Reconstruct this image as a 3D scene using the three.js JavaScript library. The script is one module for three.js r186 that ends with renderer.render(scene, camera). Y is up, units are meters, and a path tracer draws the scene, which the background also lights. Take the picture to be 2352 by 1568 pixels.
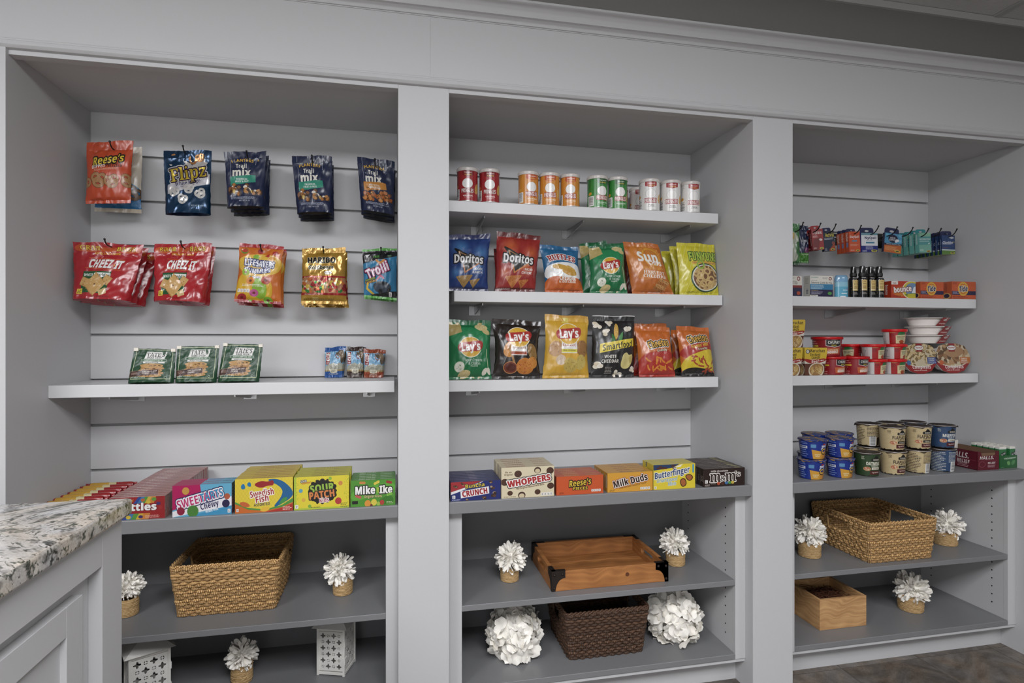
import * as THREE from 'three';
import { RoundedBoxGeometry } from 'three/addons/geometries/RoundedBoxGeometry.js';
import { mergeGeometries, toCreasedNormals } from 'three/addons/utils/BufferGeometryUtils.js';
import { RectAreaLightUniformsLib } from 'three/addons/lights/RectAreaLightUniformsLib.js';
import { createNoise2D, createNoise3D } from 'simplex-noise';

// ---------- camera, light, exposure ----------
const W = 2352, H = 1568, F = 1313.3, EYE = new THREE.Vector3(-0.0142, 1.2164, 1.7558), YAW = 0.2046;
const scene = new THREE.Scene();
scene.background = new THREE.Color(0x000000);
const camera = new THREE.PerspectiveCamera(2 * Math.atan(H / 2 / F) * 180 / Math.PI, W / H, 0.05, 60);
camera.position.copy(EYE);
camera.rotation.y = -YAW;
const renderer = new THREE.WebGLRenderer({ antialias: true });
renderer.toneMapping = THREE.LinearToneMapping;
renderer.toneMappingExposure = 0.9;
renderer.shadowMap.enabled = true;
RectAreaLightUniformsLib.init();
const ROOM = { x0: -4.4, x1: 6.0, z1: 4.2, h: 2.442 };
// ceiling panel lights: [x, z, size x, size z, intensity]
const PANELS = [[-1.8, 2.3, 1.2, 1.2, 17], [0.3, 2.3, 1.2, 1.2, 17], [2.9, 2.6, 1.2, 0.6, 16]];
// daylight through the window behind the camera: centre x, y, width, height, intensity
const WIN = [-0.9, 1.5, 1.2, 1.3, 2.5];

// ---------- helpers ----------
const C = (s) => new THREE.Color(s);
let seed = 7;
const rnd = () => { seed = (seed + 0x6d2b79f5) | 0; let t = Math.imul(seed ^ (seed >>> 15), 1 | seed); t = (t + Math.imul(t ^ (t >>> 7), 61 | t)) ^ t; return ((t ^ (t >>> 14)) >>> 0) / 4294967296; };
const rr = (a, b) => a + (b - a) * rnd();
const n2 = createNoise2D(rnd), n3 = createNoise3D(rnd);
const lerp = (a, b, t) => a + (b - a) * t, clamp = (x, a, b) => Math.min(b, Math.max(a, x)), sstep = (a, b, x) => { const t = clamp((x - a) / (b - a), 0, 1); return t * t * (3 - 2 * t); };
// a photo pixel gives a direction; its distance comes from the plane it touches
const ray = (u, v) => { const a = (u - W / 2) / F, b = -(v - H / 2) / F, c = Math.cos(YAW), s = Math.sin(YAW); return [s + a * c, b, -c + a * s]; };
const onPlane = (u, v, axis, val) => { const d = ray(u, v), o = EYE.toArray(), t = (val - o[axis]) / d[axis]; return new THREE.Vector3(o[0] + t * d[0], o[1] + t * d[1], o[2] + t * d[2]); };
const atX = (u, v, x) => onPlane(u, v, 0, x), atY = (u, v, y) => onPlane(u, v, 1, y), atZ = (u, v, z) => onPlane(u, v, 2, z);
const used = new Map();
const numbered = (name) => { const k = used.get(name) ?? 0; used.set(name, k + 1); return k ? `${name}_${String(k).padStart(3, '0')}` : name; };
const shadows = (o) => { o.castShadow = true; o.receiveShadow = true; return o; };
function tag(o, label, category, group, kind) { o.userData = { label, category }; if (group) o.userData.group = group; if (kind) o.userData.kind = kind; return o; }
function thing(name, label, category, pos = [0, 0, 0], turn = 0, group) { const o = new THREE.Group(); o.name = numbered(name); o.position.set(...pos); o.rotation.y = turn; scene.add(o); return tag(o, label, category, group); }
function struct(name, label, category) { const o = new THREE.Group(); o.name = name; scene.add(o); return tag(o, label, category, null, 'structure'); }
function part(name, geo, mat, parent, pos, rot) { const m = shadows(new THREE.Mesh(geo, mat)); m.name = name; if (pos) m.position.set(...pos); if (rot) m.rotation.set(...rot); parent.add(m); return m; }
function copyOf(src, name, label, group, pos, rot) { const r = src.clone(); r.name = numbered(name); r.userData = { ...src.userData, label, ...(group ? { group } : {}) }; if (pos) r.position.set(...pos); if (rot) r.rotation.set(...rot); scene.add(r); return r; }
const box = (x0, x1, y0, y1, z0, z1) => { const g = new THREE.BoxGeometry(x1 - x0, y1 - y0, z1 - z0); g.translate((x0 + x1) / 2, (y0 + y1) / 2, (z0 + z1) / 2); return g; };
const rbox = (x0, x1, y0, y1, z0, z1, r = 0.0015, s = 2) => { const g = new RoundedBoxGeometry(x1 - x0, y1 - y0, z1 - z0, s, r); g.translate((x0 + x1) / 2, (y0 + y1) / 2, (z0 + z1) / 2); return g; };
// uv in metres, by the side each face looks to
function metric(g, k = 1) {
  g = g.index ? g.toNonIndexed() : g; const p = g.attributes.position, n = g.attributes.normal, uv = new Float32Array(p.count * 2);
  for (let i = 0; i < p.count; i++) { const ax = Math.abs(n.getX(i)), ay = Math.abs(n.getY(i)), az = Math.abs(n.getZ(i)), x = p.getX(i), y = p.getY(i), z = p.getZ(i); const [a, b] = ay > ax && ay > az ? [x, z] : ax > az ? [z, y] : [x, y]; uv[i * 2] = a * k; uv[i * 2 + 1] = b * k; }
  g.setAttribute('uv', new THREE.BufferAttribute(uv, 2)); return g;
}
const merge = (list) => mergeGeometries(list.map((g) => { const h = g.index ? g.toNonIndexed() : g; for (const k of Object.keys(h.attributes)) if (!['position', 'normal', 'uv'].includes(k)) h.deleteAttribute(k); return h; }));
const std = (color, roughness = 0.6, extra = {}) => new THREE.MeshStandardMaterial({ color: C(color), roughness, ...extra });
const lin = (r, g = r, b = r) => new THREE.Color().setRGB(r, g, b);
// printing inks are duller than screen colours
function inkTone(cv) { const c = cv.getContext('2d'), im = c.getImageData(0, 0, cv.width, cv.height), d = im.data; for (let i = 0; i < d.length; i += 4) { const l = 0.3 * d[i] + 0.59 * d[i + 1] + 0.11 * d[i + 2]; for (let k = 0; k < 3; k++) d[i + k] = (l + (d[i + k] - l) * 0.86) * 0.93; } c.putImageData(im, 0, 0); }
function canvasTex(w, h, draw, opts = {}) {
  const cv = document.createElement('canvas'); cv.width = Math.round(w); cv.height = Math.round(h); draw(cv.getContext('2d'), cv.width, cv.height); if (!opts.data) inkTone(cv);
  const t = new THREE.CanvasTexture(cv); t.colorSpace = opts.data ? THREE.NoColorSpace : THREE.SRGBColorSpace; t.magFilter = THREE.LinearFilter; if (opts.repeat) { t.wrapS = t.wrapT = THREE.RepeatWrapping; } return t;
}
function dataTex(n, fn, srgb = true) {
  const d = new Uint8Array(n * n * 4); for (let j = 0; j < n; j++) for (let i = 0; i < n; i++) { const c = fn(i / n, j / n); d.set([...c.map((x) => clamp(Math.round(x), 0, 255)), 255].slice(0, 4), (j * n + i) * 4); }
  const t = new THREE.DataTexture(d, n, n); t.colorSpace = srgb ? THREE.SRGBColorSpace : THREE.NoColorSpace; t.magFilter = THREE.LinearFilter; t.wrapS = t.wrapT = THREE.RepeatWrapping; t.needsUpdate = true; return t;
}
// noise that repeats over the unit square
const tn = (u, v, f, s = 0) => { const a = u * 2 * Math.PI, b = v * 2 * Math.PI, r = f / (2 * Math.PI); return n3(Math.cos(a) * r + s, Math.sin(a) * r + Math.cos(b) * r * 1.3 + s * 2.1, Math.sin(b) * r + s * 0.7); };
const fbm = (u, v, f, s = 0, o = 4) => { let t = 0, a = 1, m = 0; for (let i = 0; i < o; i++) { t += a * tn(u, v, f, s + i * 9); m += a; a *= 0.5; f *= 2; } return t / m; };

// ---------- materials of the room ----------
const brush = dataTex(256, (u, v) => { const x = 128 + 40 * tn(u, v, 60, 3) + 30 * tn(u, v, 160, 8) + 20 * fbm(u, v, 6, 21); return [x, x, x]; }, false);
const paintBump = { bumpMap: brush, bumpScale: 0.0002 };
const M = {
  paint: new THREE.MeshStandardMaterial({ color: lin(0.5, 0.5, 0.505), roughness: 0.6, ...paintBump }),
  wallWhite: new THREE.MeshStandardMaterial({ color: lin(0.45, 0.45, 0.447), roughness: 0.8, ...paintBump }),
  slat: new THREE.MeshStandardMaterial({ color: lin(0.53, 0.53, 0.535), roughness: 0.6, ...paintBump }),
  shelfWhite: new THREE.MeshStandardMaterial({ color: lin(0.6, 0.6, 0.605), roughness: 0.42 }),
  dark: new THREE.MeshStandardMaterial({ color: lin(0.19, 0.192, 0.197), roughness: 0.38, ...paintBump }),
  groove: new THREE.MeshStandardMaterial({ color: lin(0.3), roughness: 0.7 }),
  metal: new THREE.MeshStandardMaterial({ color: lin(0.5), roughness: 0.38, metalness: 0.9 }),
  black: std('#0c0c0d', 0.35),
  taupe: new THREE.MeshStandardMaterial({ color: lin(0.205, 0.2, 0.188), roughness: 0.85, ...paintBump }),
  tileCeil: new THREE.MeshStandardMaterial({ color: lin(0.62, 0.62, 0.615), roughness: 0.95, bumpMap: dataTex(256, (u, v) => { const x = 150 + 60 * tn(u, v, 90, 4) + 60 * tn(u, v, 40, 14); return [x, x, x]; }, false), bumpScale: 0.0012 }),
  grid: std('#b9b9b7', 0.5),
  hole: std('#161616', 0.9),
};

// ---------- measured layout (metres): fronts of the dividers at z = 0 ----------
const L = { xL: -1.0142, xa: 0, xb: 0.1532, xc: 1.196, xd: 1.3517, xe: 2.3844, zB: -0.4205, zC: -0.0437, zS: -0.0061, zU: -0.1789, yH: 1.9781, yT: 1.9916, g0: 0.7813, G: 0.1524, led: 0.7213, ledB: 0.6831, shM: 0.3818, shB: 0.1239, shT: 0.0188, zK: -0.1032 };
const S = { sL: 1.0861, sM1: 1.6942, sM2: 1.3894, sM3: 1.084, sR1: 1.3916, sR2: 1.0839, t: 0.038 };

// ---------- room shell ----------
{
  const fl = struct('floor', 'brown slate-look floor tiles with thin grey grout in front of the shelving', 'floor');
  const slate = (s, a) => dataTex(256, (u, v) => { const k = fbm(u + 0.35 * v, v, 5, s, 5), r = tn(u * 1, v, 34, s + 5) * 0.5 + tn(u, v, 70, s + 9) * 0.3, q = tn(u, v, 3, s + 30); const b = a + 26 * k + 14 * r; return [b + 8 + 5 * q, b, b - 8 - 5 * q]; });
  const sb = dataTex(256, (u, v) => { const x = 128 + 70 * fbm(u + 0.35 * v, v, 12, 77, 4); return [x, x, x]; }, false);
  const mats = [[11, 92], [23, 100], [37, 84]].map(([s, a]) => new THREE.MeshStandardMaterial({ map: slate(s, a), bumpMap: sb, bumpScale: 0.0015, roughness: 0.55 }));
  const T = 0.346, g = 0.0025;
  part('grout', box(ROOM.x0, ROOM.x1, -0.1, -0.0022, -0.12, ROOM.z1), std('#59534c', 0.9), fl);
  const tile = new RoundedBoxGeometry(T - 2 * g, 0.02, T - 2 * g, 1, 0.0015);
  const uvp = tile.attributes.position, uva = tile.attributes.uv; for (let i = 0; i < uvp.count; i++) uva.setXY(i, uvp.getX(i) / T + 0.5, uvp.getZ(i) / T + 0.5);
  let k = 0;
  for (let iz = -1; iz * T - 0.08 < ROOM.z1; iz++) for (let ix = -20; ix < 13; ix++) {
    const x = 1.966 + (ix + 0.5) * T, z = -0.08 + (iz + 0.5) * T; if (x < ROOM.x0 - T / 2 || x > ROOM.x1 + T / 2) continue; k++;
    part('tile', tile, mats[(k * 7 + iz * 3 + 30) % 3], fl, [x, -0.01, z], [0, Math.floor(rnd() * 4) * Math.PI / 2, 0]);
  }
  const ce = struct('ceiling', 'white textured ceiling tiles in a metal grid', 'ceiling'), h = ROOM.h, P = 0.61;
  part('deck', box(ROOM.x0, ROOM.x1, h + 0.03, h + 0.12, -0.02, ROOM.z1), M.grid, ce);
  const ct = metric(new THREE.BoxGeometry(P - 0.03, 0.016, P - 0.03), 2.5), bx = 2.2147, xs = [], zs = [];
  for (let x = bx; x > ROOM.x0; x -= P) xs.unshift(x); for (let x = bx + P; x < ROOM.x1; x += P) xs.push(x);
  for (let z = 0.5; z < ROOM.z1; z += P) zs.push(z);
  for (const x of xs) part('grid_bar', box(x - 0.012, x + 0.012, h - 0.002, h + 0.03, 0, ROOM.z1), M.grid, ce);
  for (const z of zs) part('grid_bar', box(ROOM.x0, ROOM.x1, h - 0.002, h + 0.03, z - 0.012, z + 0.012), M.grid, ce);
  part('wall_angle', box(ROOM.x0, ROOM.x1, h - 0.022, h + 0.002, 0.001, 0.012), M.grid, ce);
  const X = [xs[0] - P, ...xs], Z = [zs[0] - P, ...zs];
  for (const x of X) for (const z of Z) {
    const cx = x + P / 2, cz = z + P / 2; if (cx > ROOM.x1 + 0.2 || cx < ROOM.x0 - 0.25 || cz > ROOM.z1 + 0.2) continue;
    if (PANELS.some((p) => Math.abs(cx - p[0]) < p[2] / 2 + 0.2 && Math.abs(cz - p[1]) < p[3] / 2 + 0.2)) continue;
    part('ceiling_tile', ct, M.tileCeil, ce, [cx, h + 0.012, cz]);
  }
  const wb = struct('wall_back', 'taupe painted wall above the built-in shelving', 'wall');
  part('plaster', metric(box(ROOM.x0, ROOM.x1, 2.19, h + 0.03, -0.1, 0.002), 3), M.taupe, wb);
  part('backing', metric(box(ROOM.x0, ROOM.x1, 0, 2.2, -0.55, -0.455), 3), M.taupe, wb);
  const wl = struct('wall_left', 'plain painted side wall of the room', 'wall'); part('plaster', metric(box(ROOM.x0 - 0.1, ROOM.x0, -0.1, h + 0.12, -0.55, ROOM.z1 + 0.1)), M.wallWhite, wl);
  const wr = struct('wall_right', 'plain painted end wall of the room', 'wall'); part('plaster', metric(box(ROOM.x1, ROOM.x1 + 0.1, -0.1, h + 0.12, -0.55, ROOM.z1 + 0.1)), M.wallWhite, wr);
  const wf = struct('wall_front', 'plain painted wall with a window, facing the shelving', 'wall'), [wx, wy, ww, wh, wi] = WIN, z1 = ROOM.z1, xa = wx - ww / 2, xb = wx + ww / 2, ya = wy - wh / 2, yb = wy + wh / 2;
  for (const [a, b, c, d] of [[ROOM.x0 - 0.1, xa, -0.1, h + 0.12], [xb, ROOM.x1 + 0.1, -0.1, h + 0.12], [xa, xb, -0.1, ya], [xa, xb, yb, h + 0.12]]) part('plaster', metric(box(a, b, c, d, z1, z1 + 0.1)), M.wallWhite, wf);
  const wn = struct('window_1', 'window with a daylit white roller shade', 'window'), fr = std('#d8d8d6', 0.5);
  part('shade', box(xa, xb, ya, yb, z1 + 0.03, z1 + 0.034), new THREE.MeshStandardMaterial({ color: 0xffffff, roughness: 0.9, emissive: 0xf8faff, emissiveIntensity: 2 }), wn);
  part('outer_board', box(xa, xb, ya, yb, z1 + 0.05, z1 + 0.1), fr, wn);
  for (const [a, b, c, d] of [[xa, xa + 0.04, ya, yb], [xb - 0.04, xb, ya, yb], [xa, xb, ya, ya + 0.04], [xa, xb, yb - 0.04, yb], [wx - 0.02, wx + 0.02, ya, yb]]) part('window_frame', box(a, b, c, d, z1 - 0.01, z1 + 0.03), fr, wn);
  const wlg = new THREE.RectAreaLight(0xf8faff, wi, ww, wh); wlg.position.set(wx, wy, z1 - 0.02); wlg.lookAt(wx, wy, 0); wlg.castShadow = true; wlg.name = 'window_daylight'; scene.add(wlg);
  for (const [x, z, sx, sz, I] of PANELS) {
    const o = thing('ceiling_light', `flat white ceiling light panel, ${['first', 'second', 'third', 'fourth', 'fifth'][PANELS.findIndex((p) => p[0] === x)]} of its row from the left end wall`, 'ceiling light', [x, h, z], 0, 'ceiling light panels');
    part('frame', merge([box(-sx / 2 - 0.02, sx / 2 + 0.02, -0.004, 0.03, -sz / 2 - 0.02, -sz / 2), box(-sx / 2 - 0.02, sx / 2 + 0.02, -0.004, 0.03, sz / 2, sz / 2 + 0.02), box(-sx / 2 - 0.02, -sx / 2, -0.004, 0.03, -sz / 2, sz / 2), box(sx / 2, sx / 2 + 0.02, -0.004, 0.03, -sz / 2, sz / 2)]), M.grid, o);
    part('diffuser', box(-sx / 2, sx / 2, 0.004, 0.02, -sz / 2, sz / 2), new THREE.MeshStandardMaterial({ color: 0xffffff, emissive: 0xffffff, emissiveIntensity: 4 }), o);
    const l = new THREE.RectAreaLight(0xf9faff, I, sx, sz); l.position.set(x, h - 0.006, z); l.lookAt(x, 0, z); l.castShadow = true; l.name = 'ceiling_light_glow'; scene.add(l);
  }
}
// ---------- dividers, header, crown ----------
{
  const full = L.yH + 0.05;
  const dv = (name, label, x0, x1, zf) => { const o = struct(name, label, 'wall'); part('post', metric(rbox(x0, x1, 0, full, -0.456, zf, 0.0012)), M.paint, o); return o; };
  dv('wall_divider_left', 'light grey post between the pouch bay and the chip bay', L.xa, L.xb, 0);
  dv('wall_divider_right', 'light grey post between the chip bay and the medicine bay', L.xc, L.xd, 0);
  dv('wall_end_left', 'light grey side wall closing the pouch bay', ROOM.x0, L.xL, 0.0105);
  dv('wall_end_right', 'light grey side wall closing the medicine bay', L.xe, ROOM.x1, 0);
  const hd = struct('trim_1', 'light grey header board with a rounded lower edge above the bays', 'trim');
  const x0 = ROOM.x0, x1 = ROOM.x1, yb = L.yH + 0.013;
  for (const [a, b] of [[L.xL, L.xa], [L.xb, L.xc], [L.xd, L.xe]]) part('rail', metric(rbox(a, b, L.yH, yb + 0.03, -0.03, 0, 0.001)), M.paint, hd);
  const sweep = (pts) => { const s = new THREE.Shape(pts.map(([z, y]) => new THREE.Vector2(z, y))); const g = new THREE.ExtrudeGeometry(s, { depth: x1 - x0, bevelEnabled: false }); g.rotateY(Math.PI / 2); g.scale(1, 1, -1); g.translate(x0, 0, 0); const ix = g.index; const ng = g.toNonIndexed(); const p = ng.attributes.position; for (let i = 0; i < p.count; i += 3) { for (const k of ['x', 'y', 'z']) { const gk = 'get' + k.toUpperCase(), sk = 'set' + k.toUpperCase(); const a = p[gk](i + 1); p[sk](i + 1, p[gk](i + 2)); p[sk](i + 2, a); } } ng.computeVertexNormals(); return toCreasedNormals(ng, 0.7); };
  part('fascia', metric(box(x0, 0.0945, yb + 0.02, 2.205, -0.05, 0.012), 2), M.paint, hd);
  part('fascia', metric(box(0.0949, x1, yb + 0.02, 2.205, -0.05, 0.012), 2), M.paint, hd);
  const bead = [[-0.02, yb]]; for (let i = 0; i <= 12; i++) { const a = -Math.PI / 2 + Math.PI * 0.9 * i / 12; bead.push([0.006 + 0.011 * Math.cos(a), yb + 0.0115 + 0.0115 * Math.sin(a)]); } bead.push([0.0125, yb + 0.0245], [0.0125, yb + 0.029], [-0.02, yb + 0.029]);
  part('bead', sweep(bead), M.paint, hd);
  const cr = struct('trim_2', 'stepped light grey crown moulding along the top of the header', 'trim');
  const cp = [[0.0, 2.198], [0.014, 2.198], [0.014, 2.2005], [0.018, 2.2015]]; for (let i = 0; i <= 8; i++) { const a = Math.PI * 0.5 * i / 8; cp.push([0.018 + 0.016 * (1 - Math.cos(a)), 2.2025 + 0.013 * Math.sin(a)]); } cp.push([0.037, 2.2165], [0.037, 2.2215]); for (let i = 0; i <= 8; i++) { const a = Math.PI * 0.5 * i / 8; cp.push([0.038 + 0.024 * (1 - Math.cos(a)), 2.223 + 0.022 * Math.sin(a)]); } cp.push([0.064, 2.2465], [0.064, 2.253], [0.0, 2.253]);
  part('crown', sweep(cp), M.paint, cr);
  for (const [n, lb, a, b] of [['ceiling_left_bay', 'flat grey top inside the pouch bay', L.xL, L.xa], ['ceiling_middle_bay', 'flat grey top inside the chip bay', L.xb, L.xc], ['ceiling_right_bay', 'flat grey top inside the medicine bay', L.xd, L.xe]]) { const o = struct(n, lb, 'ceiling'); part('board', metric(box(a, b, L.yT, L.yT + 0.03, -0.456, -0.03), 2), M.paint, o); }
}
// ---------- slat walls, ledges, base cabinets ----------
const BAYS = [['left', 'pouch', L.xL, L.xa], ['middle', 'chip', L.xb, L.xc], ['right', 'medicine', L.xd, L.xe]];
for (const [side, what, a, b] of BAYS) {
  const sw = struct(`wall_slat_${side}`, `grey slatted back wall of the ${what} bay`, 'wall');
  part('backing', box(a, b, L.led - 0.03, L.yT, -0.456, L.zB - 0.012), M.groove, sw);
  let y = L.led - 0.02;
  for (let k = 0; k <= 8; k++) { const top = k < 8 ? L.g0 + k * L.G - 0.0042 : L.yT; part('slat', metric(rbox(a + (k % 2 ? 0 : 0), b, y, top, L.zB - 0.014, L.zB, 0.0012), 2), M.slat, sw); y = L.g0 + k * L.G + 0.0042; }
  const lg = thing('ledge', `dark grey painted ledge under the ${{ left: 'candy boxes of the pouch bay', middle: 'candy boxes of the chip bay', right: 'cups of the medicine bay' }[side]}`, 'ledge');
  part('board', metric(rbox(a, b, L.ledB, L.led, L.zB - 0.012, L.zS, 0.003, 3), 2), M.dark, lg);
  const bc = thing('base_cabinet', `open base cabinet holding ${{ left: 'a straw basket and white lanterns', middle: 'a wooden tray and dark brown basket', right: 'a wide straw basket and wooden box' }[side]}`, 'cabinet');
  const sL = side === 'left' ? a + 0.037 : side === 'middle' ? 0.1978 : 1.3929, sR = side === 'left' ? -0.037 : side === 'middle' ? 1.1572 : 2.3445, yb = L.shB - L.shT, yt = L.ledB;
  part('stile', metric(rbox(a, sL, yb, yt, L.zC - 0.018, L.zC, 0.001), 2), M.paint, bc); part('stile', metric(rbox(sR, b, yb, yt, L.zC - 0.018, L.zC, 0.001), 2), M.paint, bc);
  part('side_panel', metric(box(a, sL, yb, yt, L.zB - 0.012, L.zC - 0.018), 2), M.paint, bc); part('side_panel', metric(box(sR, b, yb, yt, L.zB - 0.012, L.zC - 0.018), 2), M.paint, bc);
  part('back_panel', metric(box(sL, sR, yb, yt, L.zB - 0.012, L.zB), 2), M.dark, bc);
  part('top_rail', box(sL, sR, yt - 0.014, yt, L.zC - 0.03, L.zC - 0.012), M.dark, bc);
  part('shelf', metric(rbox(sL, sR, L.shM - L.shT, L.shM, L.zB, L.zC, 0.0018), 2), M.dark, bc);
  part('shelf', metric(rbox(sL, sR, L.shB - L.shT, L.shB, L.zB, L.zC + 0.001, 0.0018), 2), M.dark, bc);
  part('toe_kick', metric(box(a, b, 0, yb, L.zK - 0.02, L.zK), 2), M.paint, bc);
  part('bottom_panel', box(a, b, yb - 0.012, yb, L.zB, L.zC - 0.004), M.paint, bc);
  const hg = new THREE.CylinderGeometry(0.0026, 0.0026, 0.002, 10); hg.rotateZ(Math.PI / 2);
  for (const z of [-0.105, -0.37]) for (let k = 0; k < 15; k++) { const yy = 0.17 + k * 0.032; if (Math.abs(yy - L.shM + 0.01) < 0.02) continue; for (const x of [sL, sR]) part('pin_hole', hg, M.hole, bc, [x, yy, z]); }
}
// ---------- display shelves with steel brackets ----------
const shelfUV = (g) => metric(g, 2);
function displayShelf(y, x0, x1, brackets, label) {
  const o = thing('display_shelf', label, 'shelf', [0, y, 0]);
  part('board', shelfUV(rbox(x0, x1, -S.t, 0, L.zB + 0.001, L.zU, 0.002, 3)), M.shelfWhite, o);
  for (const bx of brackets) {
    const pl = part('bracket_plate', rbox(bx - 0.022, bx + 0.022, -S.t - 0.036, -S.t, L.zB + 0.0005, L.zB + 0.003, 0.0008), M.metal, o);
    const sh = new THREE.Shape(); sh.moveTo(0, 0); sh.lineTo(0.2, 0); sh.lineTo(0.2, -0.008); sh.lineTo(0.012, -0.03); sh.lineTo(0, -0.03); sh.closePath();
    const g = new THREE.ExtrudeGeometry(sh, { depth: 0.004, bevelEnabled: false }); g.rotateY(-Math.PI / 2); g.translate(bx + 0.002, -S.t - 0.001, L.zB + 0.003);
    part('bracket_arm', g, M.metal, o);
  }
}
const bxAt = (u, v) => atZ(u, v, L.zB).x;
displayShelf(S.sL, L.xL, -0.0106, [bxAt(317, 918), bxAt(575, 912), bxAt(848, 906)], 'white shelf carrying green cookie bags and energy bars');
displayShelf(S.sM1, L.xb + 0.002, 1.1744, [bxAt(1094, 535), bxAt(1302, 530), bxAt(1528, 540)], 'white shelf carrying the round chip cans');
displayShelf(S.sM2, 0.1872, 1.192, [bxAt(1090, 705), bxAt(1302, 705), bxAt(1515, 715)], 'white shelf carrying the blue and red corn chip bags');
displayShelf(S.sM3, L.xb + 0.002, 1.1747, [bxAt(1083, 905), bxAt(1307, 903), bxAt(1518, 895)], 'white shelf carrying the black popcorn bag and yellow chip bag');
displayShelf(S.sR1, L.xd + 0.002, 2.3572, [bxAt(1903, 715), bxAt(2076, 718)], 'white shelf carrying laundry boxes and black spray bottles');
displayShelf(S.sR2, L.xd + 0.002, 2.3683, [bxAt(1903, 885), bxAt(2056, 882)], 'white shelf carrying soup bowls and noodle cups');
// ---------- peninsula with granite top ----------
{
  const cz = 0.463, cx = -0.532, top = 0.9, zEnd = 2.6, face = atZ(280, 1400, cz + 0.012).x, bk = -1.15, gt = 0.033;
  const gr = dataTex(1024, (u, v) => {
    const w = fbm(u, v, 4, 5, 3) * 0.08, uu = u + w, vv = v + w * 0.7; let b = 176 + 20 * fbm(u, v, 9, 41, 4) + 12 * tn(u, v, 140, 2), warm = 9 + 12 * fbm(u, v, 6, 61, 3);
    const ve = 1 - Math.abs(fbm(uu, vv, 14, 13, 4)) * 5, ve2 = 1 - Math.abs(fbm(vv, uu, 26, 83, 3)) * 5, gate = sstep(0.02, 0.4, fbm(u, v, 13, 93, 3)), gate2 = sstep(0.05, 0.4, fbm(u, v, 22, 103, 3)), fl = sstep(0.42, 0.6, fbm(u * 1, v, 40, 163, 3));
    const d = clamp(ve, 0, 1) * gate + clamp(ve2, 0, 1) * gate2 * 0.9 + fl * 0.7; const gy = sstep(0.0, 0.55, fbm(u, v, 17, 133, 4)) * 52;
    b -= gy; b = lerp(b, 46, clamp(d, 0, 1)); return [b + warm * (1 - clamp(d, 0, 1)), b + warm * 0.35, b - warm * 0.5];
  });
  const granite = new THREE.MeshPhysicalMaterial({ map: gr, roughness: 0.22, clearcoat: 0.25, clearcoatRoughness: 0.1 });
  const ct = thing('granite_countertop', 'white and grey speckled granite countertop beside the shelving', 'countertop', [0, top, 0]);
  part('slab', metric(rbox(bk - 0.03, cx, -gt, 0, cz, zEnd, 0.006, 4), 1.6), granite, ct);
  const pc = thing('peninsula_cabinet', 'light grey panelled cabinet under the granite countertop', 'cabinet');
  const yT = top - gt, oz0 = atX(235, 1300, face).z, oy = atX(235, 1300, face).y, dep = 0.024;
  part('carcass', metric(box(bk, face - dep, 0.1, yT, cz + 0.012, zEnd - 0.02), 2), M.paint, pc);
  part('plinth', box(bk, face - 0.07, 0, 0.1, cz + 0.02, zEnd - 0.03), M.paint, pc);
  part('stile', metric(rbox(face - dep, face, 0.1, yT, cz + 0.012, oz0, 0.001), 2), M.paint, pc);
  part('rail', metric(rbox(face - dep, face, oy, yT, oz0, zEnd - 0.02, 0.001), 2), M.paint, pc);
  part('rail', metric(rbox(face - dep, face, 0.1, 0.16, oz0, zEnd - 0.02, 0.001), 2), M.paint, pc);
  const fx = face - 0.006, d0 = atX(190, 1364, fx), p0 = atX(153, 1457, fx), fw = p0.z - d0.z;
  for (let k = 0; k < 3; k++) {
    const z0 = d0.z + k * 0.62, z1 = z0 + 0.56, y0 = 0.19, y1 = d0.y, dr = part('door_frame', metric(merge([rbox(fx - 0.018, fx, y0, y1, z0, z0 + fw, 0.001), rbox(fx - 0.018, fx, y0, y1, z1 - fw, z1, 0.001), rbox(fx - 0.018, fx, y1 - fw, y1, z0 + fw, z1 - fw, 0.001), rbox(fx - 0.018, fx, y0, y0 + fw, z0 + fw, z1 - fw, 0.001)]), 2), M.paint, pc);
    part('door_panel', metric(box(fx - 0.018, fx - 0.01, y0 + fw, y1 - fw, z0 + fw, z1 - fw), 2), M.paint, dr);
    if (k) part('mullion', metric(rbox(face - dep, face, 0.16, oy, z0 - 0.045, z0 - 0.015, 0.001), 2), M.paint, pc);
  }
}
// ---------- printing: small drawing kit for packaging; fronts are drawn 100 units wide ----------
const FONT = { b: 'bold $px sans-serif', r: '$px sans-serif', sb: 'bold $px serif', sr: '$px serif', m: '$px monospace' };
function T(c, s, x, y, size, fill, o = {}) {
  c.save(); c.translate(x, y); if (o.rot) c.rotate(o.rot * Math.PI / 180); if (o.sk) c.transform(1, 0, o.sk, 1, 0, 0);
  c.font = FONT[o.f || 'b'].replace('$', size); c.textAlign = o.al || 'center'; c.textBaseline = 'middle'; c.lineJoin = 'round';
  let sx = o.sx || 1; if (o.fit) sx = o.fit / c.measureText(s).width; c.scale(sx, o.sy || 1);
  if (o.st2) { c.strokeStyle = o.st2; c.lineWidth = o.sw2; c.strokeText(s, 0, 0); } if (o.st) { c.strokeStyle = o.st; c.lineWidth = o.sw || size * 0.15; c.strokeText(s, 0, 0); }
  c.fillStyle = fill; c.fillText(s, 0, 0); if (o.th) { c.strokeStyle = fill; c.lineWidth = o.th; c.strokeText(s, 0, 0); } c.restore();
}
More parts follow.
